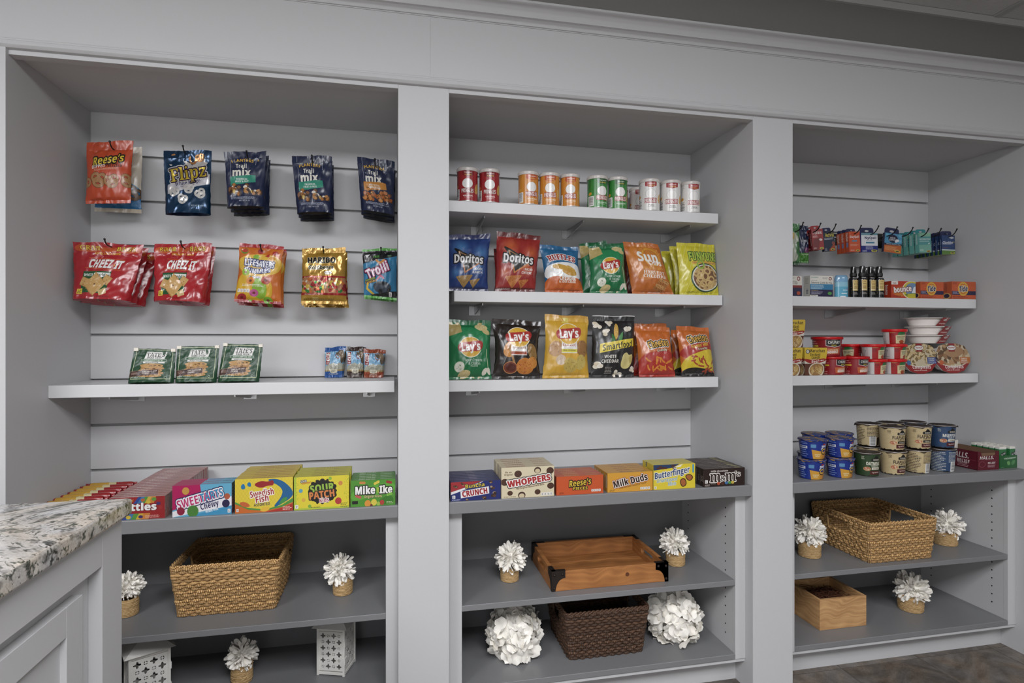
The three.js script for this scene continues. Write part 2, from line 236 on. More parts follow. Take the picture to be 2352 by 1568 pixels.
// letters that climb and swing along an arch
function arch(c, s, x, y, width, size, fill, bend, o = {}) { c.save(); c.font = FONT[o.f || 'b'].replace('$', size); const ws = [...s].map((k) => c.measureText(k).width), tot = ws.reduce((a, b) => a + b, 0), k = width / tot; c.restore(); let px = -tot / 2; const put = (p) => { let q = px; [...s].forEach((ch, i) => { const m = (q + ws[i] / 2) / (tot / 2); T(c, ch, x + m * width / 2, y + bend * (m * m - 0.5) + (o.rise || 0) * m, size, fill, { ...o, ...p, sx: k, rot: (o.rot || 0) + Math.atan2(2 * bend * m + (o.rise || 0), width / 2) * 57.3 }); q += ws[i]; }); }; if (o.st2) put({ st: o.st2, sw: o.sw2, st2: null }); put({ st2: null }); }
const R = (c, x, y, w, h, fill, r = 0, rot = 0) => { c.save(); c.translate(x, y); if (rot) c.rotate(rot * Math.PI / 180); c.fillStyle = fill; c.beginPath(); if (r) c.roundRect(0, 0, w, h, r); else c.rect(0, 0, w, h); c.fill(); c.restore(); };
const E = (c, x, y, rx, ry, fill, rot = 0, st, sw) => { c.save(); c.translate(x, y); c.rotate(rot * Math.PI / 180); c.beginPath(); c.ellipse(0, 0, rx, ry, 0, 0, 7); if (fill) { c.fillStyle = fill; c.fill(); } if (st) { c.strokeStyle = st; c.lineWidth = sw; c.stroke(); } c.restore(); };
const Pg = (c, pts, fill, st, sw) => { c.beginPath(); pts.forEach(([x, y], i) => (i ? c.lineTo(x, y) : c.moveTo(x, y))); c.closePath(); if (fill) { c.fillStyle = fill; c.fill(); } if (st) { c.strokeStyle = st; c.lineWidth = sw; c.lineJoin = 'round'; c.stroke(); } };
const Cv = (c, pts, fill, st, sw) => { c.beginPath(); const n = pts.length; c.moveTo((pts[n - 1][0] + pts[0][0]) / 2, (pts[n - 1][1] + pts[0][1]) / 2); for (let i = 0; i < n; i++) { const p = pts[i], q = pts[(i + 1) % n]; c.quadraticCurveTo(p[0], p[1], (p[0] + q[0]) / 2, (p[1] + q[1]) / 2); } c.closePath(); if (fill) { c.fillStyle = fill; c.fill(); } if (st) { c.strokeStyle = st; c.lineWidth = sw; c.stroke(); } };
const Ln = (c, pts, st, sw) => { c.beginPath(); pts.forEach(([x, y], i) => (i ? c.lineTo(x, y) : c.moveTo(x, y))); c.strokeStyle = st; c.lineWidth = sw; c.lineCap = 'round'; c.lineJoin = 'round'; c.stroke(); };
// lines of print too small to read
function fine(c, x, y, w, n, col, lh = 2.2, rot = 0) { c.save(); c.translate(x, y); c.rotate(rot * Math.PI / 180); c.fillStyle = col; for (let i = 0; i < n; i++) { let q = 0; const end = w * rr(0.7, 1); while (q < end) { const k = rr(1.5, 5); c.fillRect(q, i * lh, Math.min(k, end - q), lh * 0.42); q += k + 0.8; } } c.restore(); }
function barcode(c, x, y, w, h, side) { R(c, x, y, w, h, '#f2f1ee', 0.6); c.fillStyle = '#222'; for (let q = 0.08; q < 0.88; q += rr(0.03, 0.07)) side ? c.fillRect(x + w * 0.15, y + h * q, w * 0.7, h * rr(0.008, 0.03)) : c.fillRect(x + w * q, y + h * 0.12, w * rr(0.008, 0.03), h * 0.72); }
const facts = (c, x, y, n, s, col = '#f4f2ee', ink = '#444') => { for (let i = 0; i < n; i++) { R(c, x + i * s * 1.12, y, s, s * 1.25, col, s * 0.2); fine(c, x + i * s * 1.12 + s * 0.2, y + s * 0.3, s * 0.6, 3, ink, s * 0.28); } };
function chip(c, x, y, rx, ry, rot, base, spot) { const p = []; for (let i = 0; i < 11; i++) { const a = i / 11 * 6.283, k = rr(0.92, 1.06); p.push([Math.cos(a) * rx * k, Math.sin(a) * ry * k]); } c.save(); c.translate(x, y); c.rotate(rot * Math.PI / 180); Cv(c, p, base); for (let i = 0; i < 14; i++) { const a = rr(0, 6.28), q = Math.sqrt(rnd()) * 0.85; E(c, Math.cos(a) * rx * q, Math.sin(a) * ry * q, rx * rr(0.03, 0.12), ry * rr(0.03, 0.1), spot, rr(0, 180)); } c.restore(); }
function tri(c, pts, base, spot) { Cv(c, [...pts, ...[]].flatMap((p, i, a) => { const q = a[(i + 1) % a.length]; return [[lerp(p[0], q[0], 0.06), lerp(p[1], q[1], 0.06)], [lerp(p[0], q[0], 0.5), lerp(p[1], q[1], 0.5)], [lerp(p[0], q[0], 0.94), lerp(p[1], q[1], 0.94)]]; }), base); for (let i = 0; i < 60; i++) { let a = rnd(), b = rnd(); if (a + b > 1) { a = 1 - a; b = 1 - b; } a = 0.08 + a * 0.8; b = 0.06 + b * 0.8; const k = 1 - a - b; if (k < 0.05) continue; E(c, pts[0][0] * a + pts[1][0] * b + pts[2][0] * k, pts[0][1] * a + pts[1][1] * b + pts[2][1] * k, rr(0.4, 1.1), rr(0.3, 0.8), spot, rr(0, 90)); } }
function nuts(c, x0, y0, x1, y1, n, cols, s) { for (let i = 0; i < n; i++) { const t = i / n, x = rr(x0, x1), y = lerp(y0, y1, Math.sqrt(t)) + rr(-2, 2); const col = cols[Math.floor(rnd() * cols.length)]; E(c, x, y, s * rr(0.8, 1.3), s * rr(0.6, 0.9), '#5b3a1c', rr(0, 180)); E(c, x - 0.4, y - 0.5, s * rr(0.75, 1.15), s * rr(0.5, 0.78), col, rr(0, 180)); } }
function pretzel(c, x, y, r, rot, col, edge) { c.save(); c.translate(x, y); c.rotate(rot * Math.PI / 180); for (const [st, sw] of [[edge, r * 0.46], [col, r * 0.36]]) { E(c, -r * 0.42, -r * 0.2, r * 0.48, r * 0.45, null, 20, st, sw); E(c, r * 0.42, -r * 0.2, r * 0.48, r * 0.45, null, -20, st, sw); E(c, 0, r * 0.32, r * 0.62, r * 0.46, null, 0, st, sw); } c.restore(); }
const bagTex = (w, h, draw, px = 420) => { const tw = Math.round(px), th = Math.round(px * h / w); return canvasTex(tw, th, (c) => { c.scale(tw / 100, tw / 100); draw(c, 100 * h / w); }); };
// carton sheet: front, then the end panel to its right and the top panel above
function cartonTex(w, h, d, draw, top, end, px = 2400) {
  const tw = Math.round((w + d) * px), th = Math.round((h + d) * px), k = w * px / 100;
  const t = canvasTex(tw, th, (c) => { const clip = (x, y, ww, hh, f) => { c.save(); c.beginPath(); c.rect(x, y, ww, hh); c.clip(); c.translate(x, y); f(); c.restore(); }; clip(0, d * px, w * px, h * px, () => { c.scale(k, k); draw(c, 100 * h / w); }); clip(0, 0, w * px, d * px, () => { c.scale(k, k); top(c, 100 * d / w); }); clip(w * px, d * px, d * px, h * px, () => { c.scale(k, k); end(c, 100 * d / w, 100 * h / w); }); c.save(); c.fillStyle = '#999'; c.restore(); });
  t.userData = { fu: w / (w + d), fv: h / (h + d) }; return t;
}
const plain = (col) => (c, w, h) => { R(c, -1, -1, 200, 200, col); };
const ART = {
  reeseP: () => bagTex(0.147, 0.196, (c, h) => {
    R(c, 0, 0, 100, h, '#d8481f'); T(c, "Reese's", 52, h * 0.32, 25, '#f3d02c', { sk: -0.15, rot: -7, fit: 68, st: '#2a1408', sw: 7 }); T(c, 'DIPPED', 32, h * 0.435, 10, '#f2ece2', { fit: 32, rot: -3 }); T(c, 'PRETZELS', 66, h * 0.425, 10, '#2a1408', { fit: 34, rot: -3 }); fine(c, 22, h * 0.48, 56, 2, '#f0c9a8', 2.2, -3);
    for (const [x, y, r, q] of [[0, 88, 15, 40], [34, 86, 17, 10], [63, 90, 15, -20], [96, 88, 14, 30]]) pretzel(c, x, y, r, q, '#b98450', '#5d3416'); fine(c, 12, h * 0.93, 34, 2, '#7c2108', 2);
  }),
  creamP: () => bagTex(0.147, 0.196, (c, h) => { R(c, 0, 0, 100, h, '#eadfc8'); R(c, 0, h * 0.66, 100, h, '#1b78b8'); Cv(c, [[0, h * 0.6], [60, h * 0.5], [100, h * 0.62], [100, h * 0.75], [0, h * 0.75]], '#2f8fcb'); T(c, "Cookies", 50, h * 0.3, 20, '#2a6fae', { sk: -0.2, fit: 64 }); for (const [x, y, q] of [[30, 90, 0], [88, 95, 30], [60, 100, 80]]) pretzel(c, x, y, 15, q, '#7a5b40', '#33241a'); R(c, 0, h * 0.94, 100, h * 0.06, '#dccfb6'); }),
  flipz: () => bagTex(0.153, 0.205, (c, h) => {
    R(c, 0, 0, 100, h, '#0b3f68'); Pg(c, [[40, 20], [55, 26], [75, 14], [96, 20], [88, 34], [50, 36]], '#f1ede6'); pretzel(c, 62, 20, 9, 10, '#d98f4a', '#9a561f'); pretzel(c, 76, 15, 9, -20, '#e5a15a', '#9a561f');
    Pg(c, [[8, h * 0.55], [98, h * 0.37], [98, h * 0.53], [8, h * 0.7]], '#eceaf0'); T(c, 'Flipz', 52, h * 0.36, 38, '#e8c828', { f: 'sb', rot: -10, fit: 78, st: '#3a2350', sw: 5, st2: '#f4f0e8', sw2: 9 }); T(c, 'White Fudge', 52, h * 0.515, 11, '#231f5c', { f: 'sb', rot: -9, fit: 56 }); T(c, 'Covered Pretzels', 52, h * 0.565, 4.5, '#3a3a52', { rot: -9, fit: 30 });
    for (const [x, y, q] of [[22, 88, 30], [55, 82, 0], [80, 92, -30], [42, 104, 20]]) pretzel(c, x, y, 11, q, '#f6f4ef', '#d9d4cc'); T(c, 'NET WT 7.5 OZ', 74, h * 0.88, 4, '#d8e2ec', { f: 'r' });
  }),
  trail: (band, t1, t2, cols, nut) => bagTex(0.13, 0.2, (c, h) => {
    R(c, 0, 0, 100, h, '#16244a'); Ln(c, [[12, 0], [14, h * 0.62]], '#b9bcc8', 0.8); Ln(c, [[76, 0], [76, h * 0.25]], '#b9bcc8', 0.8); arch(c, 'PLANTERS', 43, h * 0.17, 56, 11, '#f0b92e', 4); T(c, 'Trail', 40, h * 0.265, 16, '#f4efe0', { fit: 28 }); T(c, 'mix', 40, h * 0.38, 30, '#f4efe0', { fit: 47, th: 1.2 });
    Pg(c, [[12, h * 0.46], [60, h * 0.43], [76, h * 0.44], [78, h * 0.56], [12, h * 0.62]], band); T(c, t1, 42, h * 0.5, 7, '#f4f6f0', { fit: 30 }); T(c, t2, 42, h * 0.545, 7, '#f4f6f0', { fit: 36 });
    nuts(c, 10, h * 0.6, 92, h * 0.78, 34, cols, nut); fine(c, 14, h * 0.83, 70, 3, '#c9cede', 2.4); T(c, 'NET WT 6 OZ', 50, h * 0.9, 5, '#d9dce6', { f: 'r' });
  }),
  cheez: () => bagTex(0.19, 0.17, (c, h) => {
    R(c, 0, 0, 100, h, '#c01822'); Cv(c, [[3, 2], [50, 8], [97, 2], [99, 16], [50, 13], [1, 16]], '#d9541c'); T(c, 'GRAB', 24, 8.5, 9, '#f6cf2a', { f: 'sb', fit: 29, st: '#7e1b10', sw: 1.2 }); T(c, 'BAGS', 76, 8.5, 9, '#f6cf2a', { f: 'sb', fit: 29, st: '#7e1b10', sw: 1.2 }); T(c, 'RECLOSEABLE ZIPPER', 50, 16.5, 4.5, '#f6cf2a', { f: 'sb', fit: 38 });
    Ln(c, [[24, 24], [78, 26]], '#e37a1e', 0.6); Ln(c, [[20, 40], [76, 43]], '#e37a1e', 0.6); T(c, 'CHEEZ', 43, 33, 18, '#f8f4ee', { sk: -0.25, fit: 36, st: '#5d0d12', sw: 1.5, th: 0.8 }); T(c, 'IT', 71, 34, 18, '#f8f4ee', { sk: -0.25, fit: 12, st: '#5d0d12', sw: 1.5, th: 0.8 }); Pg(c, [[64, 33], [65.5, 35], [64, 37], [62.5, 35]], '#f09a20');
    Pg(c, [[18, 46], [62, 45], [62, 80], [18, 80]], '#1c5a2c'); T(c, 'WHITE', 27, 51, 6, '#f2f4ec', { fit: 15 }); R(c, 35.5, 47.5, 26, 7, '#f2f4ec', 2); T(c, 'cheddar', 48.5, 51, 7, '#1c3a22', { fit: 24 });
    const crk = (x, y, s, q) => { c.save(); c.translate(x, y); c.rotate(q); R(c, -s, -s, 2 * s, 2 * s, '#d7a55a', s * 0.1); for (let i = 0; i < 7; i++) { E(c, -s + i * s / 3, -s, s * 0.1, s * 0.1, '#b87f38'); E(c, -s + i * s / 3, s, s * 0.1, s * 0.1, '#b87f38'); } E(c, 0, 0, s * 0.1, s * 0.1, '#6b4415'); for (let i = 0; i < 14; i++) E(c, rr(-s, s) * 0.8, rr(-s, s) * 0.8, s * 0.1, s * 0.07, '#e6bf7e'); c.restore(); };
    crk(23, 63, 6.5, 0.3); crk(58, 59, 6.5, 0.5); crk(40, 66, 13, 0.72); Pg(c, [[47, 76], [60, 71], [63, 80], [52, 84]], '#dcb877'); Pg(c, [[12, 74], [21, 73], [22, 82], [12, 82]], '#f1d03a'); fine(c, 13.5, 75.5, 7, 3, '#4d3a08', 2); T(c, 'BAKED SNACK CRACKERS', 54, 85, 3, '#6d0a10', { fit: 30 });
  }),
  gummies: () => bagTex(0.145, 0.2, (c, h) => {
    R(c, 0, 0, 100, h, '#e0701a'); Cv(c, [[0, h * 0.2], [100, h * 0.16], [100, h * 0.5], [50, h * 0.56], [0, h * 0.48]], '#f2bf38'); Cv(c, [[0, h * 0.55], [50, h * 0.4], [84, h * 0.62], [80, h], [0, h]], '#eab51e'); Cv(c, [[40, h * 0.55], [70, h * 0.6], [70, h * 0.95], [36, h * 0.9]], '#8fbf2a'); R(c, 0, 0, 100, 9, '#c2242a'); R(c, 0, h - 6, 100, 6, '#b51c22');
    E(c, 14, 18, 9, 7, '#5c9e2e', 10); E(c, 14, 17, 8, 5, '#d64a3a', 10); E(c, 50, 18, 6, 6, '#b01820'); E(c, 84, 20, 7, 5, '#c22a24'); Pg(c, [[60, 28], [72, 22], [72, 32]], '#c8332c'); E(c, 78, 34, 9, 6, '#f2a52a', -10, '#f7dca0', 1); E(c, 42, 32, 7, 6, '#8cbf30');
    T(c, 'LIFE', 29, h * 0.325, 20, '#f7f7fa', { fit: 28, st: '#1d2f78', sw: 5, rot: 3 }); T(c, 'SAVERS', 64, h * 0.345, 20, '#f7f7fa', { fit: 42, st: '#1d2f78', sw: 5, rot: 3 }); arch(c, 'GUMMIES', 46, h * 0.455, 60, 13, '#f7f7fa', -5, { st: '#22307a', sw: 4 }); T(c, '5', 42, h * 0.53, 10, '#fff'); T(c, 'FLAVORS', 42, h * 0.58, 5.5, '#fff', { fit: 26, st: '#22307a', sw: 1.2 });
    const ring = (x, y, r, col, q) => { E(c, x, y, r, r * 0.85, col, q); E(c, x, y, r * 0.33, r * 0.28, '#7d2410', q); }; ring(68, h * 0.62, 11, '#c23a1c', 10); ring(33, h * 0.64, 10, '#ef8a1c', -20); ring(20, h * 0.5, 9, '#9cc62c', 10); ring(42, h * 0.84, 10, '#d0539a', 0); ring(16, h * 0.92, 10, '#b8262c', 0); ring(72, h * 0.95, 10, '#7cb728', 0); fine(c, 14, h * 0.7, 66, 2, '#fff', 3); facts(c, 4, h * 0.78, 4, 6.5);
  }),
  bears: () => bagTex(0.15, 0.19, (c, h) => {
    R(c, 0, 0, 100, h, '#c9962c'); for (let i = 0; i < 8; i++) R(c, rr(0, 90), rr(0, h), rr(6, 20), rr(2, 8), ['#d8ab45', '#bd8722', '#e3c063'][i % 3]); T(c, 'HARIBO', 45, h * 0.225, 17, '#191512', { fit: 66, st: '#f2e7c0', sw: 2.5, th: 0.8 }); T(c, 'Goldbears', 44, h * 0.36, 13, '#191512', { fit: 58, st: '#f2e7c0', sw: 2 }); E(c, 61, h * 0.455, 9, 4.5, '#f6f2e6', 0, '#333', 0.4); fine(c, 54, h * 0.44, 13, 2, '#555', 2.4);
    R(c, 0, h * 0.51, 100, 4, '#bf2420'); R(c, 0, h * 0.55, 100, h * 0.26, '#c98a5a'); for (let i = 0; i < 90; i++) E(c, rr(0, 100), rr(h * 0.56, h * 0.8), rr(3, 6), rr(2, 4), ['#c4302c', '#2e8a36', '#e8c23c', '#f0e2c0', '#e0762a', '#a8222a'][Math.floor(rnd() * 6)], rr(0, 180)); R(c, 0, h * 0.81, 100, 5, '#bf2420'); T(c, 'the happy world of Haribo', 28, h * 0.835, 3.4, '#f6e6d0', { sk: -0.2, fit: 40 }); T(c, 'Kids and grown-ups love it so', 26, h * 0.526, 3, '#f6e6d0', { sk: -0.2, fit: 42 }); fine(c, 6, h * 0.91, 84, 2, '#6a4a12', 2.2);
  }),
  crawlers: () => bagTex(0.145, 0.19, (c, h) => {
    R(c, 0, 0, 100, h, '#2a86b8'); Pg(c, [[0, 0], [100, 0], [100, h * 0.16], [0, h * 0.3]], '#14161a'); R(c, 0, 0, 100, 6, '#55b83c'); T(c, 'FREE', 40, h * 0.17, 8, '#68c84a', { rot: -4 }); Pg(c, [[8, 16], [22, 15], [12, 26]], '#eee'); fine(c, 6, 30, 18, 2, '#eee', 3); T(c, 'XBOX', 78, h * 0.155, 4.5, '#8acb86'); fine(c, 36, h * 0.22, 26, 1, '#ddd', 3);
    T(c, 'Trolli', 42, h * 0.44, 34, '#f7f2f5', { rot: -22, fit: 72, st: '#d63a86', sw: 4, st2: '#151126', sw2: 9 }); Ln(c, [[40, h * 0.25], [50, h * 0.3], [62, h * 0.24]], '#e8963a', 6); Ln(c, [[42, h * 0.62], [52, h * 0.55], [60, h * 0.6]], '#e0688e', 5); T(c, 'SOUR BRITE', 20, h * 0.63, 6, '#c9df2e', { rot: -14, fit: 30, st: '#222', sw: 1.5 }); T(c, 'Crawlers', 22, h * 0.68, 10, '#e8a52a', { rot: -14, fit: 36, st: '#1a1a1a', sw: 2 });
    Cv(c, [[24, h * 0.72], [60, h * 0.64], [86, h * 0.74], [80, h * 0.88], [36, h * 0.9]], '#3a4656'); R(c, 40, h * 0.68, 32, 6, '#141a22'); E(c, 50, h * 0.86, 6, 6, '#15171a'); E(c, 76, h * 0.82, 5, 5.5, '#15171a'); Ln(c, [[12, h * 0.72], [10, h * 0.82], [20, h * 0.88], [30, h * 0.93]], '#efc13a', 6); Pg(c, [[0, h * 0.97], [70, h * 0.86], [100, h * 0.83], [100, h], [0, h]], '#16181b'); R(c, 0, h - 6, 100, 6, '#55b83c'); facts(c, 76, h * 0.86, 1, 9);
  }),
  cookies: () => bagTex(0.13, 0.115, (c, h) => {
    R(c, 0, 0, 100, h, '#164a28'); c.strokeStyle = '#d9dcae'; c.lineWidth = 1.2; c.strokeRect(7, 3, 86, h - 12); Pg(c, [[32, 8], [80, 8], [76, 27], [28, 27]], '#f3f1ec', '#8aa08c', 1); T(c, "TATE'S", 54, 15.5, 14, '#1d2a22', { f: 'sr', fit: 42, th: 0.4 }); T(c, 'BAKE SHOP', 52, 23.5, 6, '#1d2a22', { fit: 34 }); Pg(c, [[22, 28], [80, 28], [80, 33], [22, 33]], '#1f5c34', '#d8dccc', 0.7); T(c, 'SOUTHAMPTON, NY', 51, 30.6, 3.6, '#dfe4d2', { fit: 44 }); R(c, 27, 34, 50, 4.5, '#e9e9e2'); fine(c, 33, 35.6, 38, 1, '#2b3b30', 3);
    for (let i = 4; i >= 0; i--) { chip(c, 50 + (i % 2 ? 2 : -2), 45 + i * 6.4, 28, i ? 5 : 6.5, 0, i % 2 ? '#c08a4c' : '#cc9a58', '#8a5c28'); for (let k = 0; k < 5; k++) E(c, 50 + rr(-20, 20), 45 + i * 6.4 + rr(-2, 2), rr(1, 2.2), rr(0.6, 1.2), '#4a2a18'); }
    Pg(c, [[2, 60], [66, 54], [67, 67], [2, 74]], '#45231a', '#c2a089', 0.6); T(c, 'CHOCOLATE CHIP', 47, 59.5, 5, '#f0e6dc', { rot: -5, fit: 32 }); T(c, 'COOKIES', 39, 65, 5, '#f0e6dc', { rot: -5, fit: 17 }); fine(c, 6, 63, 18, 3, '#c9a58c', 2.2, -5); T(c, 'NET WT. 3.5 OZ (99 G)', 24, h - 13, 3.2, '#dfe4d2', { fit: 32 }); E(c, 83, h - 13, 2.6, 2.6, null, 0, '#dfe4d2', 0.6);
  }),
  bar: (col, l1, l2) => bagTex(0.062, 0.09, (c, h) => {
    R(c, 0, 0, 100, h, '#7db5dc'); R(c, 0, 0, 100, 20, col); Cv(c, [[50, 16], [100, 14], [100, 80], [86, 78], [80, 48], [62, 44]], '#6d5a46'); Cv(c, [[70, 20], [98, 24], [96, 60], [84, 50]], '#8a7458'); Ln(c, [[55, 36], [60, 50], [70, 56], [78, 46]], '#8e2f2a', 4); Pg(c, [[4, 90], [30, 80], [48, 74], [62, 82], [80, 76], [100, 84], [100, 112], [0, 112]], '#b9b8a4'); for (let i = 0; i < 12; i++) Ln(c, [[rr(5, 95), 84], [rr(5, 95), 104]], '#98988a', 1); R(c, 0, 108, 100, 10, '#a98f58'); R(c, 0, 116, 100, h, col);
    Pg(c, [[6, 24], [28, 24], [25, 82], [4, 82]], '#9c2226', '#f0e8e0', 1); T(c, 'CLIF', 17, 46, 26, '#f5f1ea', { rot: -90, fit: 40, th: 1 }); T(c, 'BAR', 15, 75, 9, '#f5f1ea', { fit: 14 }); Pg(c, [[30, 106], [72, 106], [70, 122], [51, 125], [32, 122]], '#ece4c8'); fine(c, 36, 110, 30, 3, '#555', 3.6); T(c, l1, 50, 129, 8, '#f4eee6', { fit: Math.min(64, 6 * l1.length) }); if (l2) T(c, l2, 50, 137, 7, '#f4eee6', { fit: 44 });
  }, 256),
  corn: (bg, hi, dark, l1, l2, cbase, cspot) => bagTex(0.16, 0.22, (c, h) => {
    R(c, 0, 0, 100, h, bg); for (const [x, y, r] of [[30, h * 0.25, 26], [80, h * 0.35, 24], [70, h * 0.6, 26], [20, h * 0.7, 18]]) { const g = c.createRadialGradient(x, y, 1, x, y, r); g.addColorStop(0, hi); g.addColorStop(1, hi + '00'); c.fillStyle = g; c.fillRect(0, 0, 100, h); } R(c, 0, 0, 100, 11, dark); R(c, 0, h * 0.94, 100, h, dark);
    Pg(c, [[18, 38], [72, 70], [40, 96], [34, 66]], '#1b1613', '#191411', 4); Ln(c, [[26, 46], [31, 60]], '#d79a52', 2); Ln(c, [[26, 46], [58, 64]], '#c88a4a', 1.6); T(c, 'Doritos', 50, h * 0.47, 27, '#f4f2f0', { fit: 74, st: '#191411', sw: 7, th: 0.8, rot: 3 }); Ln(c, [[37, 80], [41, 97], [74, 76]], '#d9813a', 3);
    T(c, l1, 76, h * 0.645, 7.5, '#f3efe9', { fit: 20 }); T(c, l2, 72, h * 0.7, 7.5, '#f3efe9', { fit: 26 }); tri(c, [[18, h * 0.77], [62, h * 0.74], [40, h * 0.96]], cbase, cspot); tri(c, [[52, h * 0.83], [80, h * 0.8], [62, h * 0.96]], cbase, cspot); fine(c, 4, h * 0.95, 40, 2, '#cfc6c0', 2.2);
  }),
  ruffles: () => bagTex(0.155, 0.18, (c, h) => {
    R(c, 0, 0, 100, h, '#19679c'); Cv(c, [[0, h * 0.5], [26, h * 0.42], [60, h * 0.38], [100, h * 0.42], [100, h * 0.8], [0, h * 0.8]], '#f1f1ee'); Cv(c, [[0, h * 0.73], [30, h * 0.68], [52, h * 0.72], [78, h * 0.7], [100, h * 0.74], [110, h * 1.1], [-10, h * 1.1]], '#d9621c'); arch(c, 'RUFFLES', 50, h * 0.3, 76, 19, '#a8201e', 6, { f: 'sb', st: '#f4f2ee', sw: 4, th: 1 });
    chip(c, 42, h * 0.5, 24, 7, 6, '#dba73c', '#c68a24'); chip(c, 70, h * 0.52, 14, 5, 20, '#e2b24a', '#c68a24'); chip(c, 66, h * 0.6, 22, 9, 8, '#d79e34', '#c08422'); T(c, 'CHEDDAR', 58, h * 0.73, 13, '#f6f3ea', { fit: 46, th: 0.6 }); T(c, '& SOUR CREAM', 57, h * 0.8, 8, '#f6f3ea', { fit: 46 }); fine(c, 60, h * 0.95, 34, 2, '#7e2f08', 2);
  }),
  potato: (kind) => bagTex(0.15, 0.21, (c, h) => {
    const K = { sco: ['#127a42', '#0d6637'], bbq: ['#241a14', '#31231a'], cls: ['#e2ab24', '#d69a18'] }[kind]; R(c, 0, 0, 100, h, K[0]); if (kind === 'sco') { Cv(c, [[0, h * 0.2], [50, h * 0.1], [100, h * 0.25], [80, h * 0.6], [20, h * 0.55]], '#1f9152'); chip(c, 14, 14, 20, 16, 20, '#c9b068', '#b0944c'); Pg(c, [[0, 24], [30, 10], [34, 30], [0, 42]], '#bfa860'); chip(c, 78, 18, 15, 8, 10, '#dcc98a', '#c2a962'); chip(c, 88, 28, 11, 6, 30, '#d5bf7c', '#c2a962'); }
    if (kind === 'bbq') { chip(c, 30, h * 0.52, 14, 20, 10, '#d98e30', '#b8661c'); chip(c, 84, h * 0.55, 12, 22, -20, '#9c7438', '#7c5624'); Ln(c, [[28, h * 0.45], [42, h * 0.76]], '#b17c44', 5); } if (kind === 'cls') { chip(c, 22, h * 0.55, 18, 17, 0, '#c28a4a', '#a06c30'); chip(c, 84, h * 0.54, 16, 20, 0, '#a8743c', '#8e5c2a'); chip(c, 34, h * 0.72, 12, 12, 0, '#e0c6a8', '#c9a888'); for (let i = 0; i < 6; i++) Ln(c, [[8 + i * 17, 0], [8 + i * 17, h]], '#cf9616', 0.5); R(c, 38, 0, 15, 18, '#e8d35a'); }
    const cy = kind === 'sco' ? h * 0.47 : h * 0.31, cx = 52; if (kind !== 'sco') { R(c, cx - 18, cy + 8, 36, h * 0.25, '#efece4'); R(c, cx - 18, h * 0.555, 36, 7, kind === 'bbq' ? '#c04a24' : '#e8dd3c'); T(c, kind === 'bbq' ? 'BARBECUE' : 'CLASSIC', cx, h * 0.49, 8, kind === 'bbq' ? '#8e4a1c' : '#b02a20', { fit: 32 }); T(c, 'REAL POTATOES', cx, h * 0.578, 3.6, '#5a2a10', { fit: 30 }); }
    E(c, cx, cy, 25, 24, '#edb62a', 0, '#f7efd8', 1.6); for (let i = 0; i < 18; i++) { const a = i / 18 * 6.28; Ln(c, [[cx + Math.cos(a) * 6, cy + Math.sin(a) * 6], [cx + Math.cos(a) * 21, cy + Math.sin(a) * 20]], '#dfa21c', 0.9); } Cv(c, [[cx - 30, cy - 10], [cx, cy - 12], [cx + 31, cy - 18], [cx + 27, cy + 10], [cx, cy + 10], [cx - 29, cy + 14]], '#c02a22'); T(c, "Lay's", cx, cy - 1, 27, '#fbf8f2', { rot: -4, fit: 46, th: 1 });
    if (kind === 'sco') { T(c, 'Sour Cream', 58, h * 0.69, 9, '#f3f4ec', { fit: 42, f: 'sr' }); T(c, '& Onion', 60, h * 0.745, 9, '#f3f4ec', { fit: 28, f: 'sr' }); T(c, 'Flavored', 60, h * 0.785, 4, '#e6ece0'); E(c, 26, h * 0.8, 11, 12, '#e9ead8', 10, '#c9d2a8', 1); for (let i = 0; i < 8; i++) E(c, 26 + rr(-6, 6), h * 0.8 + rr(-6, 6), 1, 0.7, '#5c7a3c'); chip(c, 38, h * 0.92, 15, 10, -20, '#dcc684', '#c0a560'); Ln(c, [[90, h * 0.5], [92, h * 0.8]], '#cfd8a8', 1.4); E(c, 84, h * 0.88, 5, 10, '#ece6d0', 30); E(c, 94, h * 0.87, 4, 9, '#ece6d0', -10); }
    if (kind === 'bbq') { E(c, 34, h * 0.82, 15, 13, '#7c3320', 20, '#c9874a', 1.5); E(c, 35, h * 0.82, 11, 9, '#5a1f14', 20); chip(c, 66, h * 0.8, 20, 20, 0, '#cf7a28', '#b3521a'); chip(c, 82, h * 0.74, 13, 15, 30, '#d98a34', '#b3521a'); } if (kind === 'cls') { chip(c, 56, h * 0.8, 17, 17, 0, '#cdb04e', '#b2913a'); chip(c, 80, h * 0.76, 12, 18, 10, '#d4b858', '#b2913a'); } fine(c, 16, h * 0.965, 60, 1, '#e9e4d2', 2.4); R(c, 0, 0, 100, 6, K[1]);
  }),
  sun: (bg, bg2, l1, l2) => bagTex(0.16, 0.2, (c, h) => {
    R(c, 0, 0, 100, h, bg); Cv(c, [[0, h * 0.1], [60, 0], [100, h * 0.2], [70, h * 0.7], [10, h * 0.8]], bg2); E(c, 62, h * 0.3, 22, 22, null, 0, '#eda62c', 4); for (let i = 0; i < 9; i++) { const a = -2.9 + i * 0.32; Ln(c, [[62 + Math.cos(a) * 27, h * 0.3 + Math.sin(a) * 27], [62 + Math.cos(a) * 34, h * 0.3 + Math.sin(a) * 34]], '#f2b84a', 1.2); }
